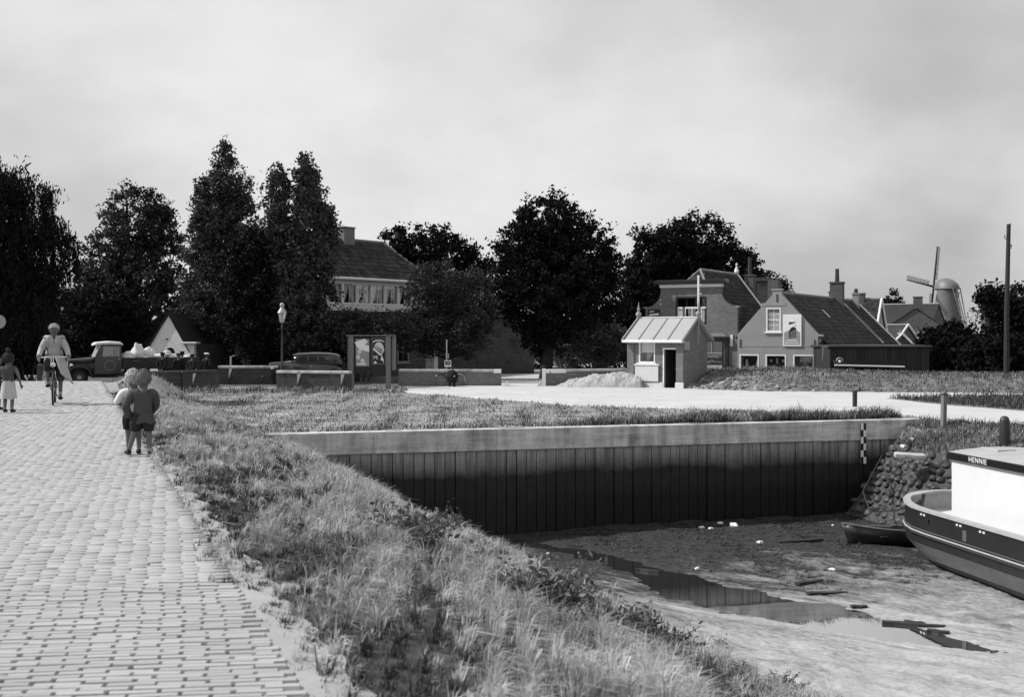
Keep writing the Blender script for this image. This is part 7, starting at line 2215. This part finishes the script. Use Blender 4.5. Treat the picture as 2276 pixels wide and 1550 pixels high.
MB().lathe([(.25, 0), (.235, .03), (.13, .20), (.08, .27), (.10, .31), (.125, .40), (.09, .48), (.03, .52), (.003, .53)], 16, (0, 0, z0+.50)).obj('lantern_roof', M['iron_light'], lp, True)
MB().tube([(0, 0, z0+.04), (0, 0, z0+.30)], .02, 6).obj('burner', M['iron_light'], lp)

# notice board
nbp = px(824, 0, 58.4); nbp.z = 0
nt = empty('notice_board', nbp, R(-4), 'dark wooden notice board on posts with two torn posters', 'notice board')
for x_ in (-.96, .88):
    MB().box(x_-.11, x_+.11, -.10, .10, -.2, 2.64, ch=.015).obj('post', M['wood_grey'], nt)
for x_ in (-1.12, 1.10):
    MB().box(x_-.06, x_+.06, .12, .60, .95, 2.62).obj('side_panel', M['wood_grey'], nt)
MB().box(-.85, -.06, -.03, .03, .98, 2.58).obj('panel', M['wood_dark'], nt)
MB().box(.06, .77, -.03, .03, .98, 2.58).obj('panel', M['wood_dark'], nt)
MB().box(-.055, .055, -.06, .06, .95, 2.6).obj('middle_post', M['wood_dark'], nt)
MB().box(-1.22, 1.16, -.14, .62, 2.645, 2.70).obj('top_board', M['wood_grey'], nt)
MB().box(-.84, .76, -.02, .02, .80, .97).obj('bottom_rail', M['wood_dark'], nt)
pa = MB().prism([(-.74, 1.15), (-.07, 1.15), (-.07, 2.5), (-.74, 2.5)], -.036, -.031).obj('poster', M['paint_grey'], nt)
MB().prism([(-.80, 2.34), (-.30, 2.52), (-.12, 2.36), (-.30, 2.22), (-.07, 2.16), (-.07, 1.86), (-.50, 1.96), (-.68, 2.10)], -.050, -.044).obj('torn_sheet', M['paint_white'], pa)
for x_, z_ in ((-.56, 1.88), (-.62, 1.60), (-.40, 1.42)):
    MB().prism([(x_+.10*math.cos(a), z_+.125*math.sin(a)) for a in np.linspace(0, 2*math.pi, 15)[:-1]], -.043, -.0375).obj('printed_disc', M['paint_cream'], pa)
MB().box(-.68, -.22, -.044, -.037, 1.22, 1.30).obj('lettering_band', M['paint_white'], pa)
pb = MB().prism([(.09, 1.27), (.74, 1.27), (.74, 2.54), (.09, 2.54)], -.036, -.031).obj('poster', M['paint_black'], nt)
MB().prism([(.11+.29*(1-math.cos(a))+.0, 2.33+.14*math.sin(a)) for a in np.linspace(0, math.pi, 9)] + [(.66-.24*(1-math.cos(a)), 2.33+.07*math.sin(a)) for a in np.linspace(0, math.pi, 9)], -.044, -.0375).obj('printed_arc', M['paint_cream'], pb)
MB().prism([(.22, 2.22), (.32, 2.34), (.50, 2.34), (.62, 2.2), (.68, 1.98), (.55, 1.84), (.16, 2.02)], -.043, -.0372).obj('printed_shape', M['paint_cream'], pb)
for i in range(3):
    MB().prism([(.20, 2.14-.07*i), (.60, 1.96-.05*i), (.61, 1.985-.05*i), (.21, 2.165-.07*i)], -.048, -.0435).obj('printed_line', M['paint_dark'], pb)
MB().prism([(.12, 1.98), (.52, 1.66), (.70, 1.98), (.66, 2.02), (.53, 1.76), (.14, 2.06)], -.049, -.0438).obj('printed_edge', M['paint_white'], pb)
text_mesh('PE', .24, M['paint_white'], pb, (.26, -.040, 1.58))
MB().prism([(.50, 1.44), (.56, 1.70), (.66, 1.46), (.64, 1.30), (.60, 1.44)], -.045, -.038).obj('printed_shape', M['paint_white'], pb)
MB().prism([(.15, 1.29), (.20, 1.40), (.28, 1.40), (.31, 1.29)], -.045, -.038).obj('printed_shape', M['paint_white'], pb)
pe = MB(); 
for a, b_ in (((.08, 1.26), (.08, 2.55)), ((.08, 1.26), (.75, 1.26)), ((.75, 1.26), (.75, 2.55)), ((.08, 2.55), (.75, 2.55))): pe.tube([(a[0], -.04, a[1]), (b_[0], -.04, b_[1])], .012, 5)
pe.obj('poster_frame', M['paint_grey'], pb)

# direction sign behind the long wall
sgp = W3(993, 62.6)
sg2 = empty('direction_sign', sgp, 0, 'small white arrow sign on a post behind the long wall', 'sign')
MB().tube([(0, 0, 0), (0, 0, 2.45)], .03, 8).obj('post', M['iron_light'], sg2)
MB().box(-.06, .12, -.05, -.032, 1.45, 1.72).obj('upper_plate', M['plaster'], sg2)
MB().box(-.12, .24, -.05, -.031, 1.0, 1.36).obj('plate', M['paint_white'], sg2)
MB().box(-.08, .20, -.056, -.051, 1.12, 1.31).obj('black_field', M['paint_black'], sg2)
MB().prism([(-.03, 1.20), (.09, 1.20), (.09, 1.17), (.16, 1.215), (.09, 1.26), (.09, 1.23), (-.03, 1.23)], -.062, -.057).obj('arrow', M['paint_white'], sg2)

# round road sign at the left edge and small hand pump
sgn = empty('round_sign', px(-4, 0, 40), R(25), 'grey round traffic sign cut by the left picture edge', 'sign'); sgn.location.z = 0.9
MB().tube([(0, 0, 0), (0, 0, 2.4)], .03, 8).obj('post', M['iron'], sgn)
q = MB().tube([(0, -.06, 2.25), (0, -.035, 2.25)], .24, 24).obj('disc', M['paint_grey'], sgn)
pmp = empty('hand_pump', W3(513, 63.8), 0, 'iron hand pump with a side handle behind the recessed wall', 'pump')
MB().tube([(0, 0, 0), (0, 0, 1.55)], .05, 8).obj('barrel', M['iron_light'], pmp)
MB().tube([(0, 0, 1.5), (.12, 0, 1.58), (.24, 0, 1.56)], .022, 6).obj('handle', M['iron_light'], pmp)
MB().tube([(0, -.04, 1.2), (0, -.22, 1.18)], .025, 6).obj('spout', M['iron_light'], pmp)
gpo = empty('gate_post', W3(544, 68), 0, 'pale wooden porch post behind the recessed wall', 'post')
MB().box(-.10, .10, -.1, .1, 0, 2.55).obj('post', M['plaster'], gpo)
MB().box(.12, 1.0, -.03, .03, 1.05, 1.14).obj('rail', M['wood_grey'], gpo)
MB().box(-.55, -.12, -.03, .03, 1.5, 2.1).obj('board', M['wood_grey'], gpo)

# telegraph pole
tp = empty('telegraph_pole', W3(2239, 60), 0, 'tall dark wooden telegraph pole at the right', 'pole')
MB().tube([(-.05, 0, -.3), (-.03, 0, 4), (.07, 0, 8.35)], [.15, .125, .10], 10).obj('shaft', M['wood_dark'], tp)
for z_, x_ in ((8.2, .16), (7.6, -.14), (7.1, .2)):
    MB().tube([(.05, 0, z_), (x_, 0, z_+.02), (x_, 0, z_+.12)], .02, 6).obj('bracket', M['iron'], tp)
    MB().lathe([(.02, 0), (.05, .03), (.045, .08), (.01, .11)], 8, (x_, 0, z_+.11)).obj('insulator', M['iron_light'], tp)

# ---- litter and driftwood on the mud
rl = random.Random(15)
def mz(x, y): return float(mudz(np.array([x]), np.array([y]))[0])
for i, (xx, yy, lab) in enumerate(((1560, 1176, 'white scrap of paper leftmost of the group near the wall foot'), (1580, 1178, 'small white scrap second from left near the wall foot'), (1600, 1166, 'white folded scrap standing up near the wall foot'), (1632, 1171, 'flat white strip right of the folded scrap'),
                                   (1690, 1209, 'pale crumpled scrap lying in the middle of the mud'), (1218, 1234, 'white scrap by the grass foot of the dike'), (1550, 1268, 'tiny white scrap beside the dark channel'), (1852, 1171, 'tiny white scrap left of the rowing boat'), (1850, 1270, 'pale flat scrap between channel and barge'))):
    p = gp(xx, yy, -3.05)
    for _ in range(8):
        p = gp(xx, yy, mz(p.x, p.y))
    s_ = rl.uniform(.06, .10)*(1.9 if 'strip' in lab else 1)
    mb = MB().ball((0, 0, 0), (s_, s_*.5, s_*.45), 9, 6, f=lambda q: 1+.35*math.sin(q.x*5+i)*math.cos(q.y*4))
    o_ = mb.obj('scrap', M['paint_white'], None, False, (p.x, p.y, p.z+.03), rl.uniform(0, 3)); put(o_, lab, 'litter', 'white scraps on the mud')
for i, (xx, yy, L_, a_, lab) in enumerate(((1840, 1322, .95, .1, 'dark waterlogged plank on the pale mud'), (1800, 1297, .8, .5, 'dark stick lying above the plank'), (1910, 1352, .35, .0, 'small dark wood block near the pool'), (2030, 1392, 1.2, -.35, 'broken dark board lying in the pool'), (2085, 1408, .4, -.5, 'short dark stick at the right of the broken board'), (1440, 1272, .6, -.5, 'dark board end at the head of the channel'), (1780, 1205, 1.5, .35, 'long dark pole on the mud towards the wall'))):
    p = gp(xx, yy, ZW+.02)
    for _ in range(8): p = gp(xx, yy, max(mz(p.x, p.y), ZW+.005))
    mb = MB().prism([(-L_/2, -.06), (-L_*.2, -.10), (L_*.1, -.05), (L_/2, -.08), (L_*.46, .05), (L_*.05, .09), (-L_*.3, .05), (-L_*.48, .08)], -.03, .03)
    o_ = mb.obj('driftwood', M['wood_dark'], None, False, (p.x, p.y, p.z+.02)); o_.rotation_euler = (R(90), 0, a_); put(o_, lab, 'driftwood', 'pieces of wood on the mud')
for i, (xx, yy, s_, lab) in enumerate(((1655, 1505, .16, 'pale stone at the foot of the grass slope'), (1690, 1522, .15, 'flat pale stone right of the other by the grass foot'), (1635, 1500, .10, 'small pale stone at the grass edge'))):
    p = gp(xx, yy, -3.4)
    for _ in range(8): p = gp(xx, yy, max(mz(p.x, p.y), float(H(np.array([p.x]), np.array([p.y]))[0])))
    o_ = MB().ball((0, 0, 0), (s_, s_*.8, s_*.5), 9, 7, f=lambda q: 1+.2*math.sin(q.x*4+i)+.15*math.sin(q.y*6)).obj('boulder', M['rubble'], None, True, (p.x, p.y, p.z+.04)); put(o_, lab, 'stone', 'stones by the grass foot')

# ---- weeds on the bank
def weed(label, pxx, pyy, h_, spread, n_, seed, mat='leaf_weed', leafy=True):
    rng = np.random.default_rng(seed)
    p = gp(pxx, pyy, -1.0)
    for _ in range(14):
        zz_ = max(float(H(np.array([p.x]), np.array([p.y]))[0]), mz(p.x, p.y)); p = gp(pxx, pyy, zz_)
    t = empty('weed', p, 0, label, 'plant', 'weeds on the dike slope')
    st = MB(); pts = []
    for i in range(n_):
        a = rng.uniform(0, 6.28); r_ = spread*rng.random()**.7; tl = h_*.50*rng.uniform(.45, 1.05)
        b0 = Vector((r_*.4*math.cos(a), r_*.4*math.sin(a), -.02)); tp_ = Vector((r_*math.cos(a)*1.3, r_*math.sin(a)*1.3, tl))
        st.tube([b0, b0.lerp(tp_, .5) + Vector((0, 0, .08*tl)), tp_], [.008, .006, .003], 4)
        for q in range(34 if leafy else 16):
            f = rng.uniform(.2, 1.02); pts.append(np.array(b0.lerp(tp_, f)) + rng.normal(0, .035, 3)*(1.2 if leafy else .5))
    st.obj('stem', M['leaf_weed'], t)
    V, Q = leaves(np.array(pts), .055 if leafy else .12, rng, .5 if leafy else .16, 0, .2)
    raw_mesh('leaves', V, Q, M[mat], t)
weed('dark leafy bush low on the dike slope near the wall', 905, 1205, .55, .40, 40, 61, 'leaf_weed')
weed('tufted weed right of the dark leafy bush', 985, 1195, .55, .30, 26, 62, 'leaf_weed', False)
weed('broad leaved dock plants clumped low on the slope', 1205, 1345, .66, .38, 44, 63, 'leaf_weed')
weed('dark weeds along the foot of the grass slope', 1370, 1408, .36, .34, 26, 65, 'leaf_weed')
weed('ragged weed at the grass foot above the pale mud', 1440, 1440, .38, .4, 26, 66, 'leaf_weed')
weed('tall thin weed standing against the pale mud', 1592, 1440, .42, .16, 9, 67, 'leaf_weed')
weed('spiky grass clump at the lower right of the slope', 1730, 1530, .30, .40, 40, 68, 'grass_dark', False)
weed('leafy weed growing on the stone revetment', 2085, 1062, .50, .7, 46, 69, 'leaf_weed')
